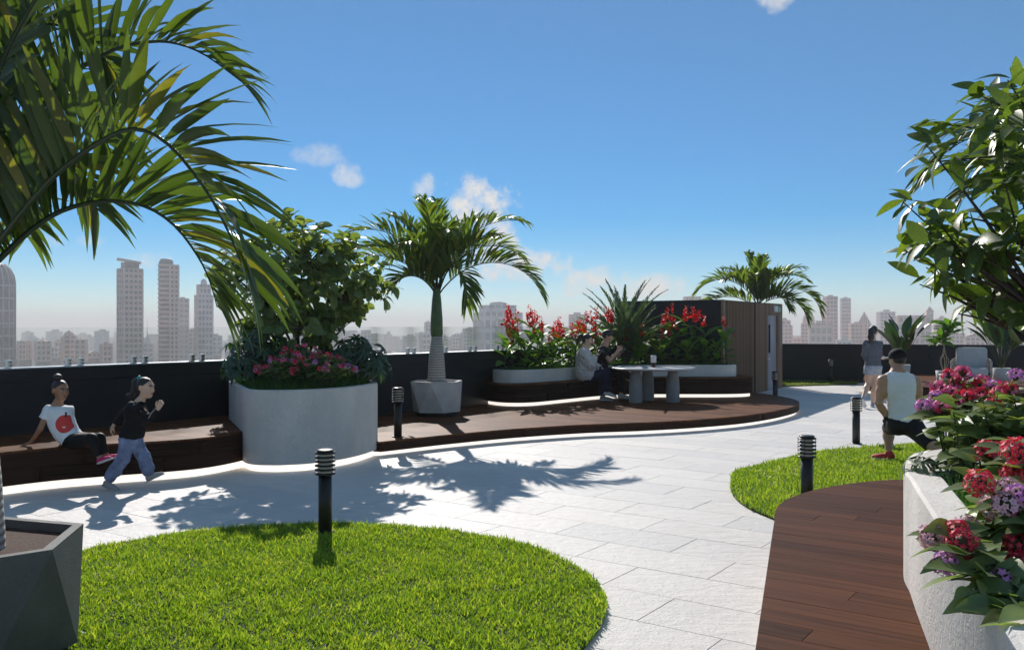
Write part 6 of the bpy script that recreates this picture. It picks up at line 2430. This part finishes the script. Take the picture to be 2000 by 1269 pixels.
# --- walking woman seen from behind ------------------------------------------------
D = 17.95
th = thing('person', (float(g(1703, 795)[0]), D, 0.0), 'person with black ponytail, grey sweater and shorts walking away', 'person')
fdir = nrm((0.62, 0.78, -0.05))
hc, hs_ = g(1706, 647), 0.98
hp, HP, HA_ = head_prims(hc, fdir, (0, 0, 1), hs_)
neck_b, neck_t = g(1704, 664), g(1705, 656)
shN, shF = g(1692, 670, -0.05), g(1718, 669, 0.02)
chest, waist, hip = g(1705, 682), g(1705, 702), g(1705, 718)
elN, wrN = g(1689, 692, 0.03), g(1692, 705, 0.18)
elF, wrF = g(1717, 689, 0.0), g(1722, 699, 0.12)
hipN, hipF = g(1699, 720), g(1711, 720, 0.02)
knN, anN = g(1696, 748, 0.05), g(1685, 778, -0.22)
knF, anF = g(1709, 754, -0.02), g(1704, 786, 0.02)
body = hp + [cone(neck_t, neck_b, 0.046, 0.05, 0.03), cone(shN, elN, 0.044, 0.034, 0.03), cone(elN, wrN, 0.034, 0.024, 0.02), cone(shF, elF, 0.044, 0.034, 0.03), cone(elF, wrF, 0.034, 0.024, 0.02), ell(chest, (0.14, 0.11, 0.16), None, 0.05), ell(waist, (0.12, 0.10, 0.14), None, 0.05), ell(hip, (0.155, 0.13, 0.12), None, 0.05), cone(neck_b, chest, 0.06, 0.09, 0.05),
             cone(hipN, knN, 0.088, 0.056, 0.03), cone(knN, lerp3(knN, anN, 0.35), 0.056, 0.058, 0.03), cone(lerp3(knN, anN, 0.35), anN, 0.058, 0.034, 0.03), cone(hipF, knF, 0.088, 0.056, 0.03), cone(knF, lerp3(knF, anF, 0.35), 0.056, 0.058, 0.03), cone(lerp3(knF, anF, 0.35), anF, 0.058, 0.034, 0.03)]
sdf_part('body', th, body, 0.011, S_FAIR, extra=[(hand_prims(wrN, (0.3, 0.8, -0.2), (0.9, 0, 0), (0, 0, 1), 0.95, 0.9, 0.05), 0.005), (hand_prims(wrF, (0.75, 0.5, 0.0), (-0.6, 0.6, 0), (0, 0, 1), 0.95, 0.9, 0.05), 0.005)])
M_swt = cloth('slate grey sweater', (0.12, 0.125, 0.15), 0.95, 0.15, 0.6)
sdf_part('sweater', th, [ell(lerp3(shN, shF, 0.5) + (0, 0, -0.03), (0.185, 0.10, 0.08), None, 0.05), ell(chest, (0.165, 0.135, 0.17), None, 0.07), ell(waist, (0.155, 0.13, 0.16), None, 0.07), ell(hip + (0, 0, 0.03), (0.172, 0.145, 0.10), None, 0.07), cone(shN, elN, 0.064, 0.058, 0.04), cone(elN, lerp3(elN, wrN, 0.7), 0.058, 0.045, 0.03, 1), cone(shF, elF, 0.064, 0.058, 0.04), cone(elF, lerp3(elF, wrF, 0.7), 0.058, 0.045, 0.03, 1)], 0.011, M_swt, wr=0.005,
         cuts=[(neck_b + (0, 0, -0.005), (0.1, 0.1, 1)), (hip + (0, 0, 0.01), (0, 0, -1))])
M_short = cloth('light grey shorts', (0.38, 0.40, 0.46), 0.85, 0.25, 0.8)
sdf_part('shorts', th, [ell(hip, (0.18, 0.155, 0.13), None, 0.05), cone(hipN, lerp3(hipN, knN, 0.36), 0.105, 0.112, 0.04, 1), cone(hipF, lerp3(hipF, knF, 0.36), 0.105, 0.112, 0.04, 1)], 0.011, M_short, wr=0.005, cuts=[(hip + (0, 0, 0.075), (0, 0, 1))])
M_blsh = cloth('pale blue running shoe', (0.30, 0.36, 0.45), 0.7, 0.2, 0.2)
shoe(th, (anF[0], anF[1], 0.078), (0.3, 0.95, 0.0), (0, 0, 1), 0.255, M_blsh, M_solew)
shoe(th, anN, (0.45, 0.55, -0.75), (0.3, 0.6, 0.65), 0.255, M_blsh, M_solew)
hcp, hct = hair_cap(HP, HA_, hs_, 1.09)
sdf_part('hair', th, hcp, 0.008, HAIR, cuts=hct)
sdf_part('ponytail', th, [cone(HP(0, -0.10, 0.06), HP(0.0, -0.15, 0.02), 0.03, 0.052, 0.02), cone(HP(0.0, -0.15, 0.02), HP(0.0, -0.165, -0.12), 0.055, 0.060, 0.02), cone(HP(0.0, -0.165, -0.12), HP(0.0, -0.17, -0.26), 0.060, 0.015, 0.02)], 0.008, HAIR)
face_bits(th, HP, HA_, hs_)

# --- man in the tank top, lunging with his back to us --------------------------------
D = 10.45
th = thing('person', (float(g(1765, 830)[0]), D, 0.03), 'person in white tank top, black shorts and cap lunging on the grass', 'person')
fdir = nrm((-0.35, 0.93, -0.10))
hc, hs_ = g(1752, 702, 0.10), 0.98
hp, HP, HA_ = head_prims(hc, fdir, (0, 0, 1), hs_)
neck_b, neck_t = g(1754, 729, 0.05), g(1752, 714, 0.08)
shL, shR = g(1725, 744, 0.03), g(1787, 746, 0.03)
chest, waist, hip = g(1757, 762, 0.02), g(1762, 798, 0.0), g(1766, 824, -0.02)
elL, wrL = g(1716, 787, 0.02), g(1732, 815, 0.06)
elR, wrR = g(1796, 780, 0.06), g(1792, 806, 0.30)
hipL, hipR = g(1752, 829, 0.0), g(1779, 830, -0.05)
knL, anL = g(1735, 836, 0.42), g(1736, 886, 0.28)
knR, anR = g(1822, 872, -0.42), g(1872, 893, -0.72)
body = hp + [cone(neck_t, neck_b, 0.056, 0.066, 0.04), ell(shL, (0.062, 0.062, 0.062), None, 0.04), ell(shR, (0.062, 0.062, 0.062), None, 0.04), cone(shL, lerp3(shL, elL, 0.45), 0.055, 0.056, 0.03), cone(lerp3(shL, elL, 0.45), elL, 0.056, 0.042, 0.03), cone(elL, lerp3(elL, wrL, 0.35), 0.044, 0.043, 0.02), cone(lerp3(elL, wrL, 0.35), wrL, 0.043, 0.028, 0.02),
             cone(shR, lerp3(shR, elR, 0.45), 0.055, 0.056, 0.03), cone(lerp3(shR, elR, 0.45), elR, 0.056, 0.042, 0.03), cone(elR, wrR, 0.044, 0.028, 0.02),
             ell(chest, (0.185, 0.115, 0.17), None, 0.06), ell(waist, (0.145, 0.11, 0.15), None, 0.06), ell(hip, (0.155, 0.14, 0.11), None, 0.05), cone(neck_b, lerp3(shL, shR, 0.5), 0.075, 0.10, 0.07), cone(neck_b, shL, 0.055, 0.055, 0.05), cone(neck_b, shR, 0.055, 0.055, 0.05),
             cone(hipL, knL, 0.098, 0.064, 0.04), cone(knL, lerp3(knL, anL, 0.3), 0.060, 0.062, 0.03), cone(lerp3(knL, anL, 0.3), anL, 0.062, 0.036, 0.03), cone(hipR, knR, 0.100, 0.066, 0.04), cone(knR, lerp3(knR, anR, 0.3), 0.062, 0.062, 0.03), cone(lerp3(knR, anR, 0.3), anR, 0.062, 0.036, 0.03)]
sdf_part('body', th, body, 0.0095, S_TAN, extra=[(hand_prims(wrR, (-0.2, 0.9, -0.3), (0, 0, -1), (-1, 0, 0), 1.05, 0.4, 0.1), 0.005)])
M_glove = cloth('black training glove', (0.012, 0.012, 0.013), 0.6, 0.2, 0.3)
gl = [cone(lerp3(elL, wrL, 0.86), wrL, 0.034, 0.034, 0.01, 2)] + hand_prims(wrL, (0.10, 0.25, -0.95), (0.6, 0.3, 0.1), (0, 1, 0), 1.12, 0.35, 0.05)
sdf_part('glove', th, gl, 0.005, M_glove)
M_tank = cloth('white tank top fabric', (0.82, 0.82, 0.81), 0.85, 0.04, 0.55)
tank = [ell(chest, (0.192, 0.128, 0.185), None, 0.06), ell(waist, (0.165, 0.130, 0.17), None, 0.07), ell(hip + (0, 0, 0.02), (0.175, 0.155, 0.105), None, 0.06), cone(lerp3(neck_b, shL, 0.15) + (0, 0, 0.0), lerp3(neck_b, shL, 0.86) + (0, 0, -0.004), 0.066, 0.068, 0.06, 1), cone(lerp3(neck_b, shR, 0.15) + (0, 0, 0.0), lerp3(neck_b, shR, 0.86) + (0, 0, -0.004), 0.066, 0.068, 0.06, 1),
        ell(lerp3(shL, shR, 0.5) + (0, 0, -0.02), (0.165, 0.115, 0.10), None, 0.06), ell(lerp3(neck_b, chest, 0.35), (0.11, 0.095, 0.09), None, 0.06)]
sdf_part('tank_top', th, tank, 0.0095, M_tank, wr=0.0028, cuts=[(neck_b + (0, 0, 0.022), (0, 0.1, 1)), (hip + (0, 0, -0.01), (0.10, 0, -1))])
M_shrt = cloth('black training shorts', (0.010, 0.010, 0.0115), 0.6, 0.2, 0.35)
sdf_part('shorts', th, [ell(hip + (0, 0, -0.01), (0.172, 0.158, 0.105), None, 0.05), ell(hipL + (-0.01, -0.05, -0.01), (0.095, 0.10, 0.10), None, 0.05), ell(hipR + (0.01, -0.05, -0.01), (0.095, 0.10, 0.10), None, 0.05), cone(hipL, lerp3(hipL, knL, 0.93), 0.118, 0.082, 0.05, 1), cone(hipR, lerp3(hipR, knR, 0.97), 0.118, 0.084, 0.05, 1)], 0.0095, M_shrt, cuts=[(hip + (0, 0, 0.07), (0, 0, 1))])
M_rsh = cloth('red running shoe', (0.62, 0.05, 0.05), 0.6, 0.25, 0.2)
shoe(th, (anL[0], anL[1], 0.03 + 0.087), (-0.75, 0.55, 0.0), (0, 0, 1), 0.275, M_rsh, M_solew)
shoe(th, anR, (0.05, 0.35, -0.93), (0.4, -0.9, 0.0), 0.275, M_rsh, M_solew)
hcp, hct = hair_cap(HP, HA_, hs_, 1.03)
sdf_part('hair', th, [ell(HP(0, -0.022, 0.010), (0.080, 0.094, 0.092), HA_, 0.03)], 0.007, HAIR, cuts=[(HP(0, 0.012, 0.0), HA_[1]), (HP(0, 0, -0.052), -HA_[2])])
M_capc = cloth('black cap cotton', (0.013, 0.013, 0.015), 0.8, 0.2, 0.25)
cp = sdf_part('cap', th, [ell(HP(0, -0.010, 0.042), (0.090, 0.110, 0.092), HA_, 0.02)], 0.007, M_capc, cuts=[(HP(0, 0, 0.004), -HA_[2] + HA_[1] * 0.10)])
sdf_part('visor', cp, [ell(HP(0, 0.130, 0.030), (0.072, 0.085, 0.012), HA_, 0.01)], 0.006, cloth('pale visor', (0.45, 0.45, 0.46), 0.7, 0.05, 0.1), cuts=[(HP(0, 0.085, 0.03), -HA_[1])])
face_bits(th, HP, HA_, hs_)

# ================================================================== the skyline
def stone_mat(name, col):
    t = NT(name)
    vec = t.coord('World')
    n = t.noise(vec, 0.15, 5)
    t.set('Base Color', t.ramp(n, [(0.3, tuple(0.82 * c for c in col)), (0.7, tuple(min(1, 1.1 * c) for c in col))]))
    t.set('Roughness', 0.85)
    return t.m


M_bs = [stone_mat('pinkish facade stone', (0.78, 0.55, 0.48)), stone_mat('pale facade stone', (0.80, 0.68, 0.64)), stone_mat('grey facade stone', (0.60, 0.54, 0.53)), stone_mat('rosy facade stone', (0.80, 0.53, 0.46))]
M_bg = [plain('dark facade glass', (0.17, 0.15, 0.155), 0.3, 0.4, 0.3), plain('grey facade glass', (0.33, 0.30, 0.31), 0.35, 0.4, 0.3), plain('brown facade glass', (0.30, 0.21, 0.195), 0.4, 0.4, 0.3)]
ZB = -60.0


def zpx(y, d):
    return CH - (y - CY) / FPX * d


def rect(cx, cy, a, b, yaw):
    c, s = math.cos(yaw), math.sin(yaw)
    return [(cx + x * c - y * s, cy + x * s + y * c) for x, y in ((-a, -b), (a, -b), (a, b), (-a, b))]


def block(th, cx, cy, a, b, yaw, z0, z1, ms, mg, fl=3.4, col=3.2, ledge=0.35, fins=True, name='tower_body'):
    """glazed core with a ledge at every floor and piers between the windows"""
    mb = MB()
    mb.prism(rect(cx, cy, a, b, yaw), ZB if z0 is None else z0, z1, smooth=False)
    part(name, mb, mg, th)
    mb = MB()
    zz = (-22.0 if z0 is None else z0)
    while zz < z1 + 0.1:
        mb.prism(rect(cx, cy, a + ledge, b + ledge, yaw), zz, min(zz + fl * 0.38, z1 + 0.5), smooth=False)
        zz += fl
    part('floor_ledges', mb, ms, th, kind='stuff')
    if fins:
        mb = MB()
        zb = -22.0 if z0 is None else z0
        c, s = math.cos(yaw), math.sin(yaw)
        for (half, other, hz) in ((a, b, 0), (b, a, 1)):
            n = max(2, int(round(2 * half / col)))
            for k in range(n + 1):
                u = -half + 2 * half * k / n
                for sg in (-1, 1):
                    x, y = (u, sg * (other + 0.1)) if hz == 0 else (sg * (other + 0.1), u)
                    w = 0.16 * col
                    mb.box((cx + x * c - y * s, cy + x * s + y * c, (zb + z1) / 2), (w, ledge + 0.12, (z1 - zb) / 2) if hz == 0 else (ledge + 0.12, w, (z1 - zb) / 2), yaw)
        part('facade_piers', mb, ms, th, kind='stuff')


def building(x0, x1, yt, d, label, kind='flat', ms=0, mg=0, yaw=0.0, fl=3.4, col=3.2, depth=None, crown=None):
    cx = ((x0 + x1) / 2 - CX) / FPX * d
    W = (x1 - x0) / FPX * d
    face = math.atan2(cx, d)
    yw = -face + yaw
    k = abs(math.cos(yaw)) + abs(math.sin(yaw)) * 0.8
    a = W / 2 / k
    b = (depth or W * 0.8) / 2 / (k if depth is None else 1)
    z1 = zpx(yt, d)
    th = thing('high_rise' if z1 > 15 else 'city_building', (cx, d, ZB), label, 'building')
    S, G = M_bs[ms], M_bg[mg]
    if kind == 'round':
        r = W / 2
        mb = MB()
        mb.lathe([(r, ZB), (r, z1 - r * 1.25), (r * 0.93, z1 - r * 0.8), (r * 0.74, z1 - r * 0.4), (r * 0.45, z1 - r * 0.12), (0.01, z1)], (cx, d, 0), 36, cap=False)
        part('tower_body', mb, G, th)
        mb = MB()
        zz = -22.0
        while zz < z1 - r * 1.25:
            mb.lathe([(r, zz), (r + 0.3, zz), (r + 0.3, zz + 0.8), (r, zz + 0.8)], (cx, d, 0), 36, cap=False)
            zz += fl
        part('floor_ledges', mb, S, th, kind='stuff')
        mb = MB()
        for q in range(18):
            w = 2 * math.pi * q / 18
            mb.tube([(cx + rr_ * math.cos(w), d + rr_ * math.sin(w), z_) for rr_, z_ in ((r + 0.2, -22), (r + 0.2, z1 - r * 1.25), (r * 0.95, z1 - r * 0.8), (r * 0.76, z1 - r * 0.4), (r * 0.46, z1 - r * 0.11))], 0.35, 5)
        part('ribs', mb, S, th, kind='stuff')
        return th
    if kind == 'crown':          # tilted beam over the roof
        block(th, cx, d, a, b, yw, None, z1 - 6, S, G, fl, col)
        mb = MB()
        mb.prism(rect(cx, d, a * 0.75, b * 0.75, yw), z1 - 6, z1 - 2, smooth=False)
        part('roof_storey', mb, G, th)
        mb = MB()
        mb.box((cx - 0.1 * a, d - b * 0.6, z1 - 1.2), (a * 1.12, 0.5, 0.8), M=(Matrix.Rotation(yw, 3, 'Z') @ Matrix.Rotation(R(7), 3, 'Y')))
        mb.box((cx - 0.1 * a, d + b * 0.6, z1 - 1.2), (a * 1.12, 0.5, 0.8), M=(Matrix.Rotation(yw, 3, 'Z') @ Matrix.Rotation(R(7), 3, 'Y')))
        part('roof_beams', mb, M_bs[3], th)
    elif kind == 'curved':       # rounded front with a curved top
        block(th, cx + a * 0.55, d + b * 0.3, a * 0.45, b * 0.9, yw, None, z1 - 4, S, G, fl, col)
        r = a * 0.85
        mb = MB()
        mb.lathe([(r, ZB), (r, z1 - 4), (r * 0.92, z1 - 1.5), (r * 0.7, z1), (0.0, z1 + 0.3)], (cx - a * 0.15, d, 0), 28, cap=False)
        part('round_front', mb, G, th)
        mb = MB()
        zz = -22.0
        while zz < z1 - 4:
            mb.lathe([(r, zz), (r + 0.35, zz), (r + 0.35, zz + 1.3), (r, zz + 1.3)], (cx - a * 0.15, d, 0), 28, cap=False)
            zz += fl
        part('floor_ledges', mb, S, th, kind='stuff')
    elif kind == 'step':
        h = z1 - zpx(690, d)
        block(th, cx, d, a, b, yw, None, z1 - h * 0.22, S, G, fl, col)
        block(th, cx, d, a * 0.74, b * 0.74, yw, z1 - h * 0.22, z1 - h * 0.08, S, G, fl, col, name='upper_stage')
        mb = MB()
        mb.lathe([(a * 0.45, z1 - h * 0.08), (a * 0.42, z1 - h * 0.03), (a * 0.2, z1 - h * 0.01), (0.05, z1)], (cx, d, 0), 12, cap=False)
        part('roof_lantern', mb, S, th)
    elif kind == 'spire':
        zr = crown
        block(th, cx, d, a, b, yw, None, zpx(zr, d), S, G, fl, col)
        h = z1 - zpx(zr, d)
        mb = MB()
        mb.lathe([(a * 0.8, zpx(zr, d)), (a * 0.5, zpx(zr, d) + h * 0.16), (a * 0.16, zpx(zr, d) + h * 0.3), (a * 0.05, zpx(zr, d) + h * 0.55), (0.02, z1)], (cx, d, 0), 8, smooth=False, cap=False)
        part('spire', mb, S, th)
    elif kind == 'dome':
        zr = zpx(crown, d)
        block(th, cx, d, a, b, yw, None, zr, S, G, fl, col)
        h = z1 - zr
        mb = MB()
        mb.lathe([(a * 0.92, zr), (a * 0.92, zr + h * 0.15), (a * 0.84, zr + h * 0.4), (a * 0.58, zr + h * 0.68), (a * 0.2, zr + h * 0.82), (a * 0.08, zr + h * 0.9), (0.02, z1)], (cx, d, 0), 20, cap=False)
        part('dome', mb, S, th)
    elif kind == 'gable':
        zr = zpx(crown, d)
        block(th, cx, d, a, b, yw, None, zr, S, G, fl, col)
        q = rect(cx, d, a * 1.02, b * 1.02, yw)
        m1, m2 = ((q[0][0] + q[1][0]) / 2, (q[0][1] + q[1][1]) / 2), ((q[2][0] + q[3][0]) / 2, (q[2][1] + q[3][1]) / 2)
        mb = MB()
        mb.add([(*q[0], zr), (*q[1], zr), (*q[2], zr), (*q[3], zr), (*m1, z1), (*m2, z1)], [(0, 1, 4), (2, 3, 5), (1, 2, 5, 4), (3, 0, 4, 5), (3, 2, 1, 0)])
        part('gabled_roof', mb, S, th)
        mb = MB()
        for k_ in range(5):
            f_ = -0.6 + 0.3 * k_
            h_ = (z1 - zr) * (1 - abs(f_)) * 0.75
            c_, s_ = math.cos(yw), math.sin(yw)
            x_, y_ = f_ * a, -b * 1.03
            mb.box((cx + x_ * c_ - y_ * s_, d + x_ * s_ + y_ * c_, zr + h_ / 2), (a * 0.07, 0.15, h_ / 2), yw)
        part('gable_piers', mb, G, th, kind='stuff')
    elif kind == 'clock':
        block(th, cx, d, a, b, yw, None, z1, S, G, fl, col)
        tx0, tx1, ty = crown
        tcx = ((tx0 + tx1) / 2 - CX) / FPX * d
        tw = (tx1 - tx0) / FPX * d / 2
        zt = zpx(ty, d)
        mb = MB()
        mb.prism(rect(tcx, d - b * 0.9, tw, tw, yw), z1 - 6, zt - tw * 1.6, smooth=False)
        mb.prism(rect(tcx, d - b * 0.9, tw * 1.15, tw * 1.15, yw), zt - tw * 1.9, zt - tw * 1.5, smooth=False)
        part('clock_tower', mb, S, th)
        mb = MB()
        mb.lathe([(tw * 0.95, zt - tw * 1.5), (tw * 0.8, zt - tw * 0.9), (tw * 0.3, zt - tw * 0.5), (0.02, zt)], (tcx, d - b * 0.9, 0), 12, cap=False)
        part('cupola', mb, S, th)
        cz = zt - tw * 3.0
        fy = d - b * 0.9 - tw - 0.15
        Mx = Matrix.Rotation(R(90), 3, 'X')
        mb = MB()
        mb.lathe([(tw * 0.82, -0.1), (tw * 0.82, 0.12)], (tcx - 0.1, fy, cz), 24, M=Mx)
        cf = part('clock_face', mb, M_white, th)
        mb = MB()
        mb.box((tcx - 0.1, fy - 0.2, cz + tw * 0.25), (0.12, 0.06, tw * 0.3))
        mb.box((tcx - 0.1 + tw * 0.18, fy - 0.2, cz), (tw * 0.2, 0.06, 0.12))
        part('clock_hands', mb, M_black, cf)
    else:
        block(th, cx, d, a, b, yw, None, z1, S, G, fl, col)
        mb = MB()
        mb.prism(rect(cx, d, a * 0.45, b * 0.45, yw), z1, z1 + (x1 - x0) / FPX * d * 0.10 + 0.6, smooth=False)
        part('roof_box', mb, S, th)
    return th


building(-40, 25, 512, 430, 'dark glass tower with rounded top at the left picture edge', 'round', 2, 2, fl=6.0)
building(26, 35, 668, 620, 'narrow block against the foot of the round-topped tower', 'spire', 0, 2, 0.3, crown=676)
building(36, 49, 658, 600, 'pointed twin-bay block beside the round-topped tower', 'spire', 0, 0, 0.2, crown=666)
building(50, 62, 659, 610, 'pointed block at the gap in the left skyline', 'spire', 0, 2, -0.2, crown=666)
building(70, 97, 656, 580, 'wide block with pointed roof left of the domed group', 'spire', 0, 0, 0.15, crown=666)
building(98, 112, 678, 640, 'low block in front of the domed group', 'flat', 1, 1, 0.2)
building(108, 121, 660, 660, 'small domed block of the left skyline', 'dome', 0, 2, 0, crown=667)
building(122, 148, 644, 600, 'tallest domed block of the left skyline group', 'dome', 0, 0, 0.2, crown=657)
building(147, 169, 655, 590, 'block with thin mast next to the tallest domed one', 'spire', 0, 2, -0.2, crown=664)
building(170, 196, 684, 640, 'low rosy block in the left skyline', 'gable', 3, 2, 0.1, crown=690)
building(197, 217, 671, 560, 'lone square block before the slab with the roof beam', 'flat', 0, 2, 0.35)
building(232, 276, 506, 520, 'tall slab tower with tilted beam on its roof', 'crown', 0, 0, 0.42, fl=3.1, col=2.6)
building(277, 298, 618, 640, 'small building with long thin spire between the tall towers', 'spire', 1, 1, 0.2, crown=672)
building(308, 346, 506, 540, 'tall tower with curved front and rounded crown', 'curved', 0, 0, 0.2, fl=2.8)
building(346, 367, 584, 600, 'mid-height grey tower behind the curved one', 'flat', 2, 1, 0.3)
building(367, 384, 640, 700, 'low pale block between two towers', 'step', 1, 1, 0.1)
building(382, 414, 544, 560, 'tall pale tower with stepped lantern crown', 'step', 1, 1, 0.25, fl=3.6, col=2.2)
building(412, 432, 655, 700, 'pale block half hidden by the shrub tree', 'flat', 1, 1, 0.2)
building(440, 470, 668, 800, 'low pale block behind the hanging palm leaf', 'flat', 1, 1, -0.2)
building(497, 533, 628, 760, 'pale tower seen between the shrub stems', 'step', 1, 1, 0.2)
building(588, 617, 622, 820, 'pale tower seen through the shrub crown', 'gable', 1, 1, 0.1, crown=636)
building(640, 662, 640, 860, 'pale narrow block right of the shrub stems', 'flat', 1, 1, 0.3)
building(692, 737, 650, 880, 'wide pale block at the shrub edge', 'flat', 1, 1, 0.15)
building(740, 775, 688, 900, 'very low far block left of the palm trunk', 'flat', 1, 1, 0)
building(820, 848, 651, 820, 'banded office block just left of the palm trunk', 'flat', 1, 1, 0.3, fl=5)
building(830, 842, 629, 830, 'slim tower above the banded office block', 'flat', 1, 1, 0.1)
building(856, 876, 652, 860, 'pale block just right of the palm trunk', 'dome', 1, 1, 0, crown=662)
building(880, 906, 650, 900, 'far pale block between palm trunk and big stone building', 'step', 1, 1, 0.2)
building(900, 935, 638, 840, 'pale stepped block leaning on the big stone building', 'step', 1, 1, 0.2)
building(926, 1018, 588, 700, 'big stone building with tall windows left of the red flowers', 'step', 1, 1, 0.35, fl=9, col=5.0)
building(1000, 1030, 650, 820, 'pale block behind the first red flowers', 'flat', 1, 1, 0.1)
building(1112, 1142, 614, 860, 'rosy block above the red flowers', 'flat', 3, 2, 0.3, fl=6)
building(1060, 1090, 660, 900, 'low pale block behind the red flowers', 'flat', 1, 1, 0.3)
building(1335, 1368, 572, 900, 'rosy tower with little finial above the hut roof', 'spire', 3, 2, 0.2, crown=580)
building(1518, 1546, 620, 800, 'rosy stepped building just right of the hut', 'step', 3, 2, 0.3)
building(1546, 1570, 662, 860, 'low rosy block right of the stepped one', 'flat', 3, 2, 0.2)
building(1566, 1592, 604, 840, 'rosy domed building behind the palm leaf tips', 'dome', 3, 2, 0, crown=632)
building(1580, 1624, 632, 760, 'broad rosy building with arched bays', 'flat', 3, 2, 0.1, fl=7, col=4.5)
building(1609, 1634, 580, 780, 'tall rosy tower with flat top', 'flat', 3, 2, 0.35)
building(1642, 1660, 583, 840, 'slim pale tower beside the rosy one', 'flat', 1, 1, 0.2, col=2.0)
building(1634, 1662, 664, 700, 'low pale block below the slim tower', 'flat', 1, 1, 0.1)
building(1660, 1684, 632, 800, 'rosy block left of the pointed gable', 'flat', 3, 2, 0.2)
building(1676, 1700, 608, 820, 'rosy building with steep pointed gable', 'gable', 3, 2, 0.0, crown=632)
building(1714, 1746, 609, 860, 'pale hotel-like slab behind the walking woman', 'flat', 1, 1, 0.3, fl=3.2)
building(1752, 1814, 617, 760, 'rosy palace with a clock tower', 'clock', 3, 2, 0.12, fl=6, col=4, crown=(1800, 1812, 598))
building(1826, 1852, 616, 860, 'rosy block right of the clock tower', 'step', 3, 2, 0.2)
building(1850, 1880, 650, 800, 'low rosy block behind the speckled leaves', 'flat', 3, 2, 0.1)
building(1886, 1930, 648, 700, 'brownish mansard building behind the armchair', 'gable', 0, 2, 0.1, crown=656)
building(1932, 1965, 636, 820, 'pale block behind the right-hand broad leaves', 'flat', 1, 1, 0.2)
building(1962, 2030, 640, 640, 'broad building with arches at the right picture edge', 'flat', 0, 2, -0.1, fl=6, col=5)

# the low roofs far behind, one mass
rg = random.Random(5)
mb = MB()
for k in range(230):
    d = rg.uniform(950, 1900)
    x = (rg.uniform(-60, 2060) - CX) / FPX * d
    w = rg.uniform(8, 26)
    zt = zpx(rg.uniform(652, 686) if rg.random() < 0.8 else rg.uniform(640, 660), d)
    yw = rg.uniform(-0.5, 0.5)
    mb.prism(rect(x, d, w * 0.5, w * 0.4, yw), ZB, zt, smooth=False)
    if rg.random() < 0.5:
        mb.prism(rect(x + w * 0.1, d, w * 0.2, w * 0.2, yw), zt, zt + rg.uniform(1.5, 5), smooth=False)
    for q in range(6):
        mb.prism(rect(x, d, w * 0.5 + 0.4, w * 0.4 + 0.4, yw), zt - 4.2 * q - 1.6, zt - 4.2 * q, smooth=False)
tag(solo('distant_city', mb, M_bs[1], kind='stuff'), 'low pale city blocks fading into the haze', 'city')

# the hazy air over the city
mb = MB()
mb.prism([(-5200, -400), (5200, -400), (5200, 6500), (-5200, 6500)], -61.0, 44.0, smooth=False)
t = NT('hazy air')
t.n.remove(t.p)
pv = t.n.new('ShaderNodeVolumePrincipled')
pv.inputs['Color'].default_value = (1.0, 0.97, 0.94, 1)
pv.inputs['Density'].default_value = 0.00058
pv.inputs['Anisotropy'].default_value = 0.14
t.l.new(pv.outputs[0], t.out.inputs['Volume'])
hz = solo('haze', mb, t.m, kind='stuff')
